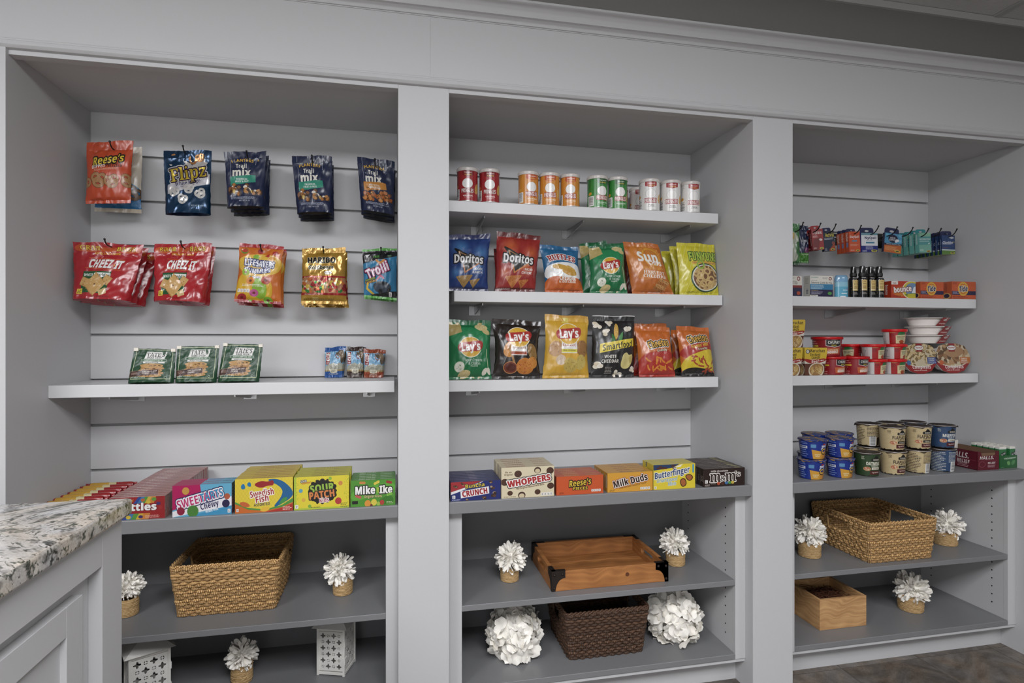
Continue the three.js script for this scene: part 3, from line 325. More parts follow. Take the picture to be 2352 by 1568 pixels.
    T(c, 'Sun', 52, h * 0.31, 34, '#f8f4ec', { fit: 56, f: 'b', rot: 3, th: 1.2 }); T(c, 'CHIPS', 66, h * 0.43, 14, '#f8f4ec', { fit: 36, rot: 4, th: 0.5 }); T(c, '100% WHOLE GRAIN', 58, h * 0.525, 7, '#f0b338', { fit: 56, f: 'r', rot: 2 }); T(c, l1, 58, h * 0.62, 11, '#f8f0e4', { f: 'sb', fit: 56, rot: 3 }); T(c, l2, 58, h * 0.69, 10, '#f8f0e4', { f: 'sb', fit: 60, rot: 3 });
    for (let i = 0; i < 4; i++) { c.save(); c.translate(80 - i * 6, h * 0.78 + i * 6); c.rotate(0.35); R(c, -13, -4, 26, 7.5, i % 2 ? '#b8702c' : '#d69a54', 2); for (let k = 0; k < 12; k++) E(c, rr(-11, 11), rr(-3, 3), 1, 0.7, '#7c4414'); c.restore(); } fine(c, 20, h * 0.96, 50, 1, '#6e2606', 2.2);
  }),
  rings: () => bagTex(0.15, 0.2, (c, h) => {
    R(c, 0, 0, 100, h, '#ded21c'); for (let i = -6; i < 14; i++) Ln(c, [[i * 12, h], [i * 12 + 50, 0]], '#f0ea7a', 1); T(c, 'FUNYUNS', 62, h * 0.275, 30, '#b6d23a', { fit: 76, st: '#1e4a22', sw: 5.5, th: 1.2 }); R(c, 30, h * 0.37, 66, 8, '#eab42c', 4); T(c, 'Onion Flavored Rings', 63, h * 0.4, 6, '#a83a14', { fit: 58, st: '#f4e27a', sw: 0.6 });
    E(c, 64, h * 0.68, 35, 32, '#8a5a34', 0, '#f0efe2', 3); E(c, 64, h * 0.68, 37.5, 34.5, null, 0, '#25522a', 3); c.save(); c.beginPath(); c.ellipse(64, h * 0.68, 33.5, 30.5, 0, 0, 7); c.clip(); for (let i = 0; i < 30; i++) { const x = 64 + rr(-32, 32), y = h * 0.68 + rr(-28, 28), r = rr(6, 9); E(c, x, y, r, r * 0.85, null, rr(0, 90), '#c89a52', 4.2); E(c, x, y, r, r * 0.85, null, rr(0, 90), '#e2bf78', 3); } c.restore(); E(c, 52, h * 0.44, 9, 9, null, 0, '#9cc638', 4); fine(c, 20, h * 0.94, 14, 2, '#3c3c10', 2.4); fine(c, 52, h * 0.96, 30, 1, '#3c3c10', 2.4);
  }),
  popcorn: () => bagTex(0.155, 0.23, (c, h) => {
    R(c, 0, 0, 100, h, '#171616'); const pop = (x, y, s) => { for (let i = 0; i < 7; i++) E(c, x + rr(-s, s) * 0.7, y + rr(-s, s) * 0.7, s * rr(0.45, 0.7), s * rr(0.4, 0.62), ['#efe4cc', '#e2d2b0', '#f6efde'][i % 3]); }; for (const [x, y, s] of [[10, 24, 8], [36, 18, 8], [28, 42, 8], [80, 34, 8], [14, h * 0.82, 9], [60, h * 0.95, 9], [92, h * 0.88, 7]]) pop(x, y, s);
    E(c, 52, 40, 5.5, 20, '#d9a43a', 5); for (let i = 0; i < 26; i++) E(c, 52 + rr(-4, 4), 40 + rr(-16, 16), 0.8, 0.7, '#f0cc6a'); Cv(c, [[52, 60], [40, 40], [42, 66]], '#2f7d34'); Cv(c, [[54, 60], [70, 34], [66, 64]], '#3c9440'); Cv(c, [[48, 64], [34, 52], [44, 74]], '#27662c');
    Pg(c, [[14, h * 0.47], [97, h * 0.37], [97, h * 0.5], [14, h * 0.62]], '#f0d428'); T(c, 'Smartfood', 56, h * 0.497, 20, '#171616', { rot: -9, fit: 74, sk: -0.1 }); T(c, 'WHITE', 38, h * 0.68, 11, '#f2ece0', { fit: 28 }); T(c, 'CHEDDAR', 38, h * 0.75, 11, '#f2ece0', { fit: 40 }); Cv(c, [[62, h * 0.84], [66, h * 0.64], [78, h * 0.6], [82, h * 0.66], [94, h * 0.62], [88, h * 0.84], [74, h * 0.88]], '#d9c878'); Cv(c, [[80, h * 0.68], [94, h * 0.64], [86, h * 0.82]], '#c0ac58'); fine(c, 28, h * 0.84, 18, 5, '#b9b2a6', 3.4); R(c, 0, 0, 100, 2, '#d8d6d2');
  }),
  puffs: (hot) => bagTex(0.14, 0.18, (c, h) => {
    R(c, 0, 0, 100, h, '#d9691c'); if (hot) { Cv(c, [[0, h * 0.42], [100, h * 0.28], [100, h * 0.62], [0, h * 0.7]], '#c22a20'); Cv(c, [[0, h * 0.66], [60, h * 0.5], [100, h * 0.44], [100, h], [0, h]], '#e6c81e'); Cv(c, [[0, h * 0.88], [30, h * 0.82], [100, h * 0.9], [110, h * 1.1], [-10, h * 1.1]], '#1a1614'); } else Cv(c, [[0, h * 0.58], [50, h * 0.5], [100, h * 0.46], [110, h * 1.1], [-10, h * 1.1]], '#c42a1c');
    arch(c, 'Cheetos', 55, h * (hot ? 0.26 : 0.36), 64, 24, '#ecb23a', 2, { st: '#191411', sw: 5, st2: '#f4efe6', sw2: 8, rise: -5, th: 0.6 }); T(c, 'Crunchy', 62, h * (hot ? 0.46 : 0.485), 8, '#f4e6c0', { rot: -8, fit: 32, sk: -0.2, st: '#5a1c08', sw: 1.5 }); if (hot) T(c, "Flamin' Hot", 56, h * 0.395, 12, '#ecd22c', { rot: -10, fit: 56, f: 'b' });
    for (let i = 0; i < 18; i++) { const x = rr(15, 95), y = rr(h * 0.6, h * 0.9), a = rr(0, 3); Ln(c, [[x, y], [x + Math.cos(a) * 7, y + Math.sin(a) * 7], [x + Math.cos(a) * 13 + 2, y + Math.sin(a) * 11]], hot ? '#b8401c' : '#e88a24', 4); } fine(c, 10, h * 0.95, 70, 1, hot ? '#e6e0d6' : '#6b0f08', 2.4);
  }),
};
const balls = (c, list, cols) => list.forEach(([x, y, r], i) => { E(c, x, y, r, r, cols[i % cols.length]); });
const stripTop = (bg, s, col, w = 40, x = 38) => (c, d) => { R(c, 0, 0, 100, d + 1, bg); T(c, s, x, d * 0.5, d * 0.55, col, { fit: w, sk: -0.15 }); fine(c, 66, d * 0.4, 28, 1, col, d * 0.35); };
const stripEnd = (bg, s, col) => (c, d, h) => { R(c, 0, 0, d + 1, h + 1, bg); if (s) T(c, s, d * 0.5, h * 0.5, d * 0.42, col, { rot: 90, fit: h * 0.62 }); };
const CART = {
  rainbow: [0.155, 0.085, 0.0205, (c, h) => { R(c, 0, 0, 100, h, '#a81f22'); for (const [i, k] of ['#2f4a9c', '#3a78b4', '#4a9a3c', '#d8b02c', '#d8802c'].entries()) Pg(c, [[52 + i * 6, 0], [60 + i * 6, 0], [34 + i * 9, h], [20 + i * 9, h]], k); R(c, 0, h * 0.3, 100, h * 0.44, '#a81f22'); T(c, 'Original', 30, h * 0.16, 8, '#eab52c', { sk: -0.2, fit: 26 }); T(c, 'Skittles', 46, h * 0.46, 24, '#f7f4ef', { fit: 78, th: 1.2, st: '#5c0e12', sw: 3 }); balls(c, [[60, 8, 4], [70, 14, 4], [80, 7, 4.4], [88, 18, 4], [92, 28, 4], [20, 46, 4], [34, 49, 4.5], [46, 45, 4.2], [56, 49, 4], [12, 40, 4]], ['#c8622c', '#d9b92c', '#5c9a34', '#4a2c6c', '#b02a2a']); fine(c, 64, h * 0.84, 32, 3, '#e8b8a8', 2.4); }, (c, d) => { R(c, 0, 0, 100, d + 1, '#b98a84'); R(c, 0, 0, 100, d * 0.22, '#a8382f'); T(c, 'Skittles', 34, d * 0.55, d * 0.55, '#f2e6df', { fit: 34, sk: -0.2 }); fine(c, 62, d * 0.4, 30, 1, '#8c5450', d * 0.4); }, (c, d, h) => { R(c, 0, 0, d + 1, h + 1, '#b5827c'); R(c, d * 0.2, h * 0.12, d * 0.6, h * 0.7, '#c9a29c'); fine(c, d * 0.25, h * 0.16, d * 0.5, 10, '#7c4a48', h * 0.06); }],
  tarts: [0.165, 0.083, 0.025, (c, h) => { R(c, 0, 0, 100, h, '#5fb4d8'); Pg(c, [[0, 0], [46, 0], [50, h * 0.5], [0, h * 0.78]], '#c4145c'); Pg(c, [[0, h * 0.82], [100, h * 0.42], [100, h * 0.72], [0, h]], '#f1eff2'); Pg(c, [[24, h], [100, h * 0.72], [100, h], [0, h]], '#3a9acb'); T(c, 'SWEETARTS', 46, h * 0.44, 19, '#d6246c', { rot: -13, fit: 80, st: '#f7f4f6', sw: 4, st2: '#1d1c54', sw2: 7 }); T(c, 'TARTS', 66, h * 0.36, 18.5, '#2f97c6', { rot: -13, fit: 40 }); T(c, 'mini', 62, h * 0.56, 6, '#1d1c54', { rot: -11 }); T(c, 'Chewy', 62, h * 0.67, 13, '#1d1c54', { rot: -11, fit: 32 }); T(c, 'mixed fruit', 66, h * 0.83, 6, '#f3f6f8', { rot: -11, fit: 22 }); balls(c, [[22, 9, 6], [14, h * 0.82, 6.5], [34, h * 0.84, 9.5], [92, h * 0.42, 5], [90, h * 0.65, 6.5]], ['#d39a3c', '#9c1c3c', '#4a8a34', '#c25a34', '#2c2450']); facts(c, 93, h * 0.83, 1, 5); }, (c, d) => { R(c, 0, 0, 46, d + 1, '#c4145c'); R(c, 46, 0, 54, d + 1, '#5fb4d8'); T(c, 'SWEETARTS', 62, d * 0.5, d * 0.5, '#c4145c', { fit: 28, sk: -0.2 }); T(c, 'Chewy', 88, d * 0.5, d * 0.5, '#1d1c54', { fit: 18, sk: -0.2 }); }, (c, d, h) => { R(c, 0, 0, d + 1, h + 1, '#223a30'); R(c, 0, h * 0.5, d + 1, h, '#8c1834'); fine(c, d * 0.2, h * 0.1, d * 0.6, 8, '#b9c4bc', h * 0.1); }],
  fish: [0.165, 0.098, 0.0215, (c, h) => { R(c, 0, 0, 100, h, '#eed22c'); for (let i = 0; i < 22; i++) { Ln(c, [[i * 6 - 30, 0], [i * 6 + 10, h]], '#dcb824', 0.4); Ln(c, [[i * 6 - 30, h], [i * 6 + 10, 0]], '#dcb824', 0.4); } Cv(c, [[50, 2], [78, 2], [100, 22], [100, h * 0.62], [60, h * 0.95], [84, h * 0.5], [78, h * 0.25]], '#1565a0'); Pg(c, [[0, h * 0.66], [20, h * 0.84], [50, h * 0.92], [80, h * 0.82], [100, h * 0.62], [100, h], [0, h]], '#4d9a38'); Pg(c, [[0, h * 0.72], [22, h * 0.9], [50, h * 0.96], [80, h * 0.88], [100, h * 0.74], [100, h], [0, h]], '#dc6a20'); Pg(c, [[50, h], [80, h * 0.9], [100, h * 0.78], [100, h]], '#c02c22'); Cv(c, [[30, 11], [44, 4], [56, 7], [66, 3], [67, 14], [56, 13], [44, 18]], '#a81e22'); Cv(c, [[5, h * 0.68], [18, h * 0.66], [28, h * 0.82], [14, h * 0.84]], '#d8622a'); Cv(c, [[74, h * 0.8], [82, h * 0.6], [92, h * 0.58], [86, h * 0.76]], '#3f9644'); Cv(c, [[40, h * 0.95], [50, h * 0.83], [62, h * 0.86], [54, h]], '#efbf2c'); Cv(c, [[10, 10], [16, 8], [18, 18], [10, 18]], '#1f7cb8'); Cv(c, [[20, 8], [26, 5], [28, 14], [22, 14]], '#1f7cb8'); T(c, 'Swedish', 46, h * 0.43, 15, '#b41f26', { rot: -7, fit: 42, st: '#f8f2e4', sw: 3 }); T(c, 'Fish', 46, h * 0.6, 15, '#b41f26', { rot: -7, fit: 24, st: '#f8f2e4', sw: 3 }); T(c, 'ASSORTED', 46, h * 0.76, 7, '#1c2a58', { rot: -3, fit: 28 }); fine(c, 82, h * 0.86, 16, 3, '#f6dcc8', 2.4); facts(c, 2, h * 0.87, 1, 4); }, stripTop('#d9b92c', 'Swedish Fish', '#9c3420', 40, 46), stripEnd('#cfc22e', 'Swedish Fish', '#7c3018')],
  sour: [0.158, 0.092, 0.021, (c, h) => { R(c, 0, 0, 100, h, '#ecd824'); R(c, 0, 0, 4, h, '#b6cc2c'); R(c, 0, h - 3, 100, 3, '#b6cc2c'); for (let i = 0; i < 90; i++) E(c, rnd() < 0.5 ? rr(0, 9) : rr(91, 100), rr(0, h), 0.6, 0.6, '#9cb428'); Cv(c, [[26, h * 0.3], [40, h * 0.16], [52, h * 0.1], [70, h * 0.2], [78, h * 0.5], [70, h * 0.78], [40, h * 0.84], [26, h * 0.6]], '#16140f'); for (let i = 0; i < 16; i++) { const a = i / 16 * 6.28; E(c, 51 + Math.cos(a) * 24, h * 0.46 + Math.sin(a) * 20, rr(2, 4), rr(2, 4), '#16140f'); } T(c, 'SOUR', 50, h * 0.36, 18, '#9cc83a', { rot: -5, fit: 44, st: '#16140f', sw: 4, th: 0.8 }); T(c, 'PATCH', 50, h * 0.56, 17, '#e8823a', { rot: -5, fit: 48, st: '#16140f', sw: 4, th: 0.8 }); T(c, 'Kids', 54, h * 0.745, 10, '#c43a5c', { rot: -5, fit: 18, st: '#f6f2e6', sw: 2 }); T(c, 'SOUR', 17, h * 0.13, 5, '#f6f2e8', { rot: -8, fit: 11, st: '#222', sw: 1.4 }); T(c, 'THEN SWEET', 22, h * 0.19, 4, '#c0282c', { rot: -8, fit: 18 }); balls(c, [[12, h * 0.42, 3.5], [17, h * 0.7, 3.5], [84, h * 0.24, 4], [65, h * 0.08, 3], [28, h * 0.9, 3], [80, h * 0.78, 6]], ['#5aa4c8', '#e8b03a', '#e08a3a', '#8cbc34', '#7cb434', '#c83434']); facts(c, 2, h * 0.84, 1, 5.5); fine(c, 30, h * 0.93, 20, 1, '#5a5210', 2.4); fine(c, 84, h * 0.85, 14, 3, '#5a5210', 2.8); }, stripTop('#c9c42c', 'SOUR PATCH', '#8c5a1c', 44, 52), stripEnd('#bcc832', '', '#333')],
  jelly: [0.14, 0.072, 0.021, (c, h) => { R(c, 0, 0, 100, h, '#4a9a24'); Cv(c, [[0, h * 0.4], [50, h * 0.2], [100, h * 0.1], [100, h * 0.5], [40, h * 0.7], [0, h * 0.8]], '#5cb02c'); Cv(c, [[60, h * 0.8], [90, h * 0.55], [100, h * 0.9], [70, h]], '#357c1c'); T(c, 'Mike', 32, h * 0.38, 20, '#fbfaf4', { fit: 46, st: '#17200c', sw: 5, th: 1 }); T(c, 'Ike', 79, h * 0.38, 20, '#fbfaf4', { fit: 30, st: '#17200c', sw: 5, th: 1 }); T(c, 'and', 59.5, h * 0.4, 7, '#d8c63a', { rot: -90, fit: 11 }); T(c, 'Original Fruits', 50, h * 0.63, 7.5, '#ecd48c', { fit: 40, st: '#1c3a10', sw: 1.2 }); const pill = (x, y, q, k) => { c.save(); c.translate(x, y); c.rotate(q); R(c, -7, -2.6, 14, 5.2, k, 2.4); c.restore(); }; pill(26, 5, 0.05, '#d8863a'); pill(58, 6, -0.4, '#e8cc3a'); pill(86, 6, 0.2, '#a82c28'); pill(17, h * 0.62, 0.3, '#d05a50'); pill(87, h * 0.58, -0.25, '#7cc03c'); balls(c, [[38, h * 0.9, 7], [52, h * 0.86, 6.5], [62, h * 0.92, 4], [70, h * 0.88, 5], [46, h * 0.98, 3]], ['#e8952c', '#e2cc3c', '#9cc23c', '#c03a2c', '#7c1c24']); R(c, 3, h * 0.78, 13, 6, '#1a1c12', 1); fine(c, 80, h * 0.86, 16, 2, '#dce8b8', 2.4); }, stripTop('#4c9430', 'Mike and Ike', '#eef0e0', 38, 36), stripEnd('#3c7c22', '', '#fff')],
  crunch: [0.135, 0.058, 0.021, (c, h) => { R(c, 0, 0, 100, h, '#1b2a78'); Pg(c, [[0, 0], [62, 0], [0, h * 0.55]], '#b4262c'); Pg(c, [[0, h * 0.52], [30, h * 0.3], [66, 0], [58, h * 0.12], [30, h * 0.4], [0, h * 0.66]], '#f2f0ee'); Pg(c, [[19, h * 0.5], [76, h * 0.3], [77, h * 0.68], [20, h * 0.86]], '#f4f2ef'); T(c, 'CRUNCH', 48, h * 0.585, 17, '#b01e28', { rot: -7, fit: 52, th: 0.8 }); T(c, 'Buncha', 48, h * 0.23, 12, '#ecd024', { rot: -5, fit: 40, st: '#10184c', sw: 2 }); for (const [x, y, r] of [[10, h * 0.25, 5], [23, h * 0.12, 4], [80, h * 0.1, 4], [84, h * 0.38, 5], [66, h * 0.88, 5], [34, h * 0.95, 4], [86, h * 0.72, 7]]) for (let i = 0; i < 5; i++) E(c, x + rr(-r, r) * 0.6, y + rr(-r, r) * 0.6, r * 0.5, r * 0.45, ['#3a2014', '#5c3820', '#b89a6c'][i % 3]); facts(c, 3, h * 0.7, 1, 6); fine(c, 3, h * 0.92, 22, 1, '#e2e4f0', 3); }, (c, d) => { R(c, 0, 0, 100, d + 1, '#252e66'); T(c, 'CRUNCH', 48, d * 0.5, d * 0.5, '#d8c8cc', { fit: 16 }); fine(c, 10, d * 0.4, 80, 1, '#8088b4', d * 0.3); }, stripEnd('#1b2a6c', '', '#fff')],
  malt: [0.142, 0.09, 0.027, (c, h) => { R(c, 0, 0, 100, h, '#e8dab4'); const ball = (x, y, r, cut) => { E(c, x, y, r, r, '#4a2a1e'); if (cut) { E(c, x, y + r * 0.2, r * 0.76, r * 0.7, '#dcc9a0'); } else E(c, x - r * 0.1, y - r * 0.1, r * 0.75, r * 0.7, '#54321f'); }; ball(31, 14, 7); ball(68, 8, 6.5, 1); ball(92, 10, 7); ball(6, 30, 7); ball(93, h * 0.66, 6.5); ball(16, h * 0.84, 5); ball(38, h * 0.92, 7, 1); ball(68, h * 0.84, 5.5); T(c, 'Be an', 13, 10, 4.6, '#5a3a22'); T(c, 'Original', 13, 15, 4.6, '#5a3a22', { fit: 16 }); T(c, 'WHOPPERS', 52, h * 0.46, 17, '#c2282c', { rot: -8, fit: 82, st: '#fbf8f0', sw: 5, st2: '#20160f', sw2: 8, th: 1 }); T(c, 'The Original Malted Milk Balls', 54, h * 0.655, 4.6, '#4a2a1c', { rot: -8, fit: 54 }); facts(c, 75, h * 0.87, 4, 5); fine(c, 4, h * 0.95, 24, 1, '#6a4c30', 2.6); }, stripTop('#dccba4', 'WHOPPERS', '#9c3428', 36, 28), (c, d, h) => { R(c, 0, 0, d + 1, h + 1, '#dccaa2'); R(c, d * 0.3, h * 0.45, d * 0.3, h * 0.3, '#3a2c24'); }],
  pieces: [0.132, 0.058, 0.023, (c, h) => { R(c, 0, 0, 100, h, '#df5520'); T(c, "Reese's", 50, h * 0.36, 20, '#f0cc2c', { rot: -6, sk: -0.15, fit: 48, st: '#2a1408', sw: 5 }); T(c, 'PIECES', 50, h * 0.68, 9, '#f0cc2c', { fit: 32, st: '#2a1408', sw: 2.5 }); facts(c, 74, h * 0.76, 4, 4.6); fine(c, 6, h * 0.86, 12, 2, '#7c2408', 2.6); }, stripTop('#d2582a', 'REESES', '#e0b04c', 32, 34), stripEnd('#b8401a', '', '#fff')],
  duds: [0.13, 0.06, 0.026, (c, h) => { R(c, 0, 0, 100, h, '#e8a428'); T(c, 'Milk Duds', 50, h * 0.46, 22, '#3a1c14', { rot: -12, fit: 78, st: '#f8f2e4', sw: 3.5, st2: '#b84a1c', sw2: 6, th: 0.6 }); T(c, 'Candy made with Chocolate & Caramel', 55, h * 0.7, 4.6, '#6a3412', { rot: -10, fit: 62 }); facts(c, 72, h * 0.8, 4, 5); fine(c, 4, h * 0.88, 12, 2, '#7c5010', 2.6); }, stripTop('#dca040', 'MILK DUDS', '#8c4428', 30, 44), (c, d, h) => { R(c, 0, 0, d + 1, h + 1, '#d8962a'); R(c, d * 0.3, h * 0.12, d * 0.4, h * 0.7, '#ead6b0'); }],
  finger: [0.128, 0.076, 0.028, (c, h) => { R(c, 0, 0, 100, h, '#efd624'); Pg(c, [[0, 0], [62, 0], [46, h * 0.14], [0, h * 0.22]], '#23406c'); for (let i = 0; i < 8; i++) R(c, rr(0, 46), rr(0, h * 0.14), 8, 4, '#5a2c1c', 1); Pg(c, [[46, h * 0.14], [70, 0], [64, h * 0.12]], '#f6f2e8'); T(c, 'Butterfinger', 44, h * 0.34, 20, '#173a78', { rot: -9, fit: 86, st: '#f6f3ea', sw: 3.5, sk: -0.15 }); T(c, 'Unwrapped', 32, h * 0.62, 12, '#3c94c2', { f: 'r', sk: -0.2, fit: 50, st: '#f4f0dc', sw: 1.5, rot: -5 }); T(c, 'Minis', 44, h * 0.79, 11, '#3c94c2', { f: 'r', sk: -0.2, fit: 20, st: '#f4f0dc', sw: 1.5, rot: -5 }); Cv(c, [[62, h * 0.66], [74, h * 0.56], [80, h * 0.84], [68, h * 0.96]], '#b8662c', '#4a2414', 2); Cv(c, [[74, h * 0.5], [86, h * 0.42], [96, h * 0.56], [86, h * 0.74]], '#b8662c', '#4a2414', 2); R(c, 93, 2, 4, h * 0.34, '#4aa4cc', 1); facts(c, 2, h * 0.86, 1, 5); }, stripTop('#e2d25a', 'Butterfinger', '#c2b890', 40, 46), stripEnd('#d8c224', '', '#333')],
  chocs: [0.125, 0.058, 0.0215, (c, h) => { R(c, 0, 0, 100, h, '#2b1812'); T(c, 'milk chocolate', 38, h * 0.14, 6.5, '#f0e8de', { fit: 42 }); T(c, 'm', 28, h * 0.46, 40, '#2b1812', { f: 'sb', fit: 27, st: '#f3ece2', sw: 4.5 }); T(c, 'm', 65, h * 0.46, 40, '#2b1812', { f: 'sb', fit: 27, st: '#f3ece2', sw: 4.5 }); T(c, '&', 46.5, h * 0.56, 18, '#2b1812', { f: 'sb', st: '#f3ece2', sw: 3 }); T(c, "'s", 82, h * 0.34, 18, '#2b1812', { f: 'sb', st: '#f3ece2', sw: 3 }); balls(c, [[36, h * 0.84, 4], [46, h * 0.85, 4], [55, h * 0.83, 4], [63, h * 0.82, 4], [70, h * 0.81, 4]], ['#d0502c', '#5a2c1c', '#3a74b0', '#4a9a44', '#d8b83a']); facts(c, 3, h * 0.62, 1, 7); fine(c, 3, h * 0.88, 12, 2, '#e0d4c8', 2.8); fine(c, 18, h * 0.78, 12, 2, '#e0d4c8', 2.6); }, (c, d) => { R(c, 0, 0, 100, d + 1, '#3c2c22'); T(c, 'm&m', 58, d * 0.5, d * 0.55, '#a89a88', { fit: 24 }); R(c, 78, d * 0.25, 14, d * 0.5, '#a8a05c'); fine(c, 8, d * 0.4, 36, 1, '#9c9080', d * 0.35); }, (c, d, h) => { R(c, 0, 0, d + 1, h + 1, '#241510'); fine(c, d * 0.3, h * 0.4, d * 0.5, 4, '#b8ac9c', h * 0.09); }],
  hbp: [0.1, 0.066, 0.03, (c, h) => { R(c, 0, 0, 100, h, '#e2ddd0'); fine(c, 40, 6, 30, 2, '#7c8c80', 3); T(c, 'Congestion', 52, h * 0.28, 9, '#3a3a3c', { fit: 46, f: 'r' }); T(c, 'Cough for HBP', 52, h * 0.38, 9, '#3a3a3c', { fit: 56, f: 'r' }); R(c, 0, h * 0.46, 100, h * 0.14, '#8c2420'); R(c, 0, h * 0.58, 100, h, '#211a48'); E(c, 84, h * 0.84, 9, 6, '#c0481e'); E(c, 84, 9, 7, 7, '#8c2a2c'); E(c, 84, 9, 4, 4, '#e2ddd0'); }, plain('#e2ddd0'), (c, d, h) => { R(c, 0, 0, d + 1, h + 1, '#dcd6c8'); R(c, 0, h * 0.5, d + 1, h, '#211a48'); }],
  flu: [0.103, 0.1, 0.036, (c, h) => { R(c, 0, 0, 100, h, '#ece8dc'); T(c, 'VALUEDIRECT', 20, 8, 5, '#3c8c84', { fit: 32 }); E(c, 88, 13, 7, 7.5, '#8c2a2c'); E(c, 88, 13, 4, 4, '#ece8dc'); fine(c, 54, 8, 24, 3, '#8c8c84', 3); T(c, 'NIGHTTIME', 18, h * 0.235, 5, '#55504c', { f: 'r', fit: 26 }); T(c, 'Severe Cold & Flu', 50, h * 0.335, 11, '#3a3634', { f: 'r', fit: 92, th: 0.3 }); R(c, 0, h * 0.4, 100, h * 0.27, '#2c86b8'); fine(c, 4, h * 0.44, 68, 4, '#cfe6f0', 5.4); R(c, 0, h * 0.66, 100, h * 0.34, '#231a4c'); fine(c, 5, h * 0.69, 36, 1, '#d8c46a', 4); fine(c, 5, h * 0.76, 52, 3, '#d8d4e6', 4.6); E(c, 86, h * 0.83, 9.5, 7, '#4aa03c'); R(c, 0, h * 0.91, 34, 9, '#ece8dc', 2); fine(c, 4, h * 0.94, 22, 1, '#333', 4); }, plain('#ece8dc'), (c, d, h) => { R(c, 0, 0, d + 1, h + 1, '#e6e2d4'); barcode(c, d * 0.3, h * 0.58, d * 0.5, h * 0.34, 1); fine(c, d * 0.2, h * 0.1, d * 0.6, 5, '#aaa89c', h * 0.06); }],
  sheets: [0.125, 0.088, 0.042, (c, h) => { R(c, 0, 0, 100, h, '#d63a1c'); E(c, 40, h * 0.62, 34, 20, '#e07a24'); c.save(); E(c, 84, h * 0.52, 40, 38, '#f2ead0'); E(c, 84, h * 0.52, 37, 35, '#d8c42c'); E(c, 86, h * 0.5, 29, 28, '#6f94bc'); c.restore(); Pg(c, [[54, h * 0.78], [100, h * 0.66], [100, h * 0.9], [66, h * 0.9]], '#5a8c3c'); Pg(c, [[84, h * 0.7], [92, h * 0.34], [100, h * 0.3], [100, h * 0.7]], '#e6ecf2'); T(c, 'bounce', 46, h * 0.48, 30, '#faf5ee', { rot: -7, fit: 74, st: '#8c1a14', sw: 6, th: 1.6 }); R(c, 0, 0, 27, 15, '#f0ece4', 2); fine(c, 6, 6, 16, 3, '#a02c24', 3); R(c, 66, h * 0.74, 34, 12, '#ccc02a', 2); fine(c, 4, h * 0.84, 40, 3, '#6e1208', 3.4); }, plain('#d8431f'), stripEnd('#c63418', 'bounce', '#f4e6dc')],
  wash: [0.125, 0.086, 0.035, (c, h) => { R(c, 0, 0, 100, h, '#de5a28'); for (let i = 0; i < 22; i++) E(c, rr(0, 100), rr(h * 0.3, h * 0.5), 1, 1, '#ea8c4c'); R(c, 0, h * 0.54, 100, h * 0.22, '#2a2250'); fine(c, 3, h * 0.57, 26, 3, '#c8c0dc', 4); E(c, 47, h * 0.42, 22, 27, '#eeb52c'); E(c, 47, h * 0.42, 17, 21, '#dc7a24'); E(c, 47, h * 0.42, 12, 15, '#f0c04a'); T(c, 'Tide', 48, h * 0.42, 28, '#22204c', { fit: 36, st: '#f6f2ea', sw: 4, sk: -0.15, rot: -5, th: 1 }); fine(c, 4, 4, 18, 3, '#7c2a10', 3); fine(c, 4, h * 0.83, 64, 3, '#7c2a10', 4); }, plain('#e0683a'), (c, d, h) => { R(c, 0, 0, d + 1, h + 1, '#dc5c2c'); E(c, d * 0.5, h * 0.82, d * 0.42, d * 0.42, '#eeb85c'); E(c, d * 0.5, h * 0.82, d * 0.28, d * 0.3, '#3a2c50'); fine(c, d * 0.3, h * 0.08, d * 0.3, 10, '#8c3414', h * 0.05); }],
  pain: [0.062, 0.09, 0.014, (c, h) => { R(c, 0, 0, 100, h, '#a81e1e'); Pg(c, [[10, h * 0.5], [78, h * 0.4], [48, h], [0, h]], '#7c1414'); T(c, 'TYLENOL', 50, h * 0.19, 24, '#f4ece6', { fit: 84, sk: -0.15 }); fine(c, 8, h * 0.32, 52, 2, '#f0dcd4', 8); E(c, 76, h * 0.52, 14, 8, '#ece4dc', 10); fine(c, 8, h * 0.88, 28, 2, '#ecd4cc', 6); E(c, 78, h * 0.93, 17, 8, '#d8c83a'); E(c, 78, h * 0.93, 11, 4, '#333'); }, plain('#b02424'), stripEnd('#981a1c', 'TYLENOL', '#f0e6e0')],
  relief: [0.062, 0.09, 0.014, (c, h) => { R(c, 0, 0, 100, h, '#1b2844'); Cv(c, [[30, h], [80, h * 0.72], [100, h * 0.5], [110, h * 1.1]], '#a83e1c'); T(c, 'Advil', 56, h * 0.2, 36, '#ecd22c', { f: 'sb', fit: 84 }); fine(c, 8, h * 0.34, 82, 2, '#d4d8e0', 8); E(c, 84, h * 0.6, 8, 8, null, 0, '#c4502c', 4); fine(c, 8, h * 0.86, 22, 3, '#d4d8e0', 6); E(c, 76, h * 0.92, 17, 8, '#d8c83a'); E(c, 76, h * 0.92, 11, 4, '#333'); }, plain('#1b2844'), stripEnd('#16203a', 'Advil', '#ecd22c')],
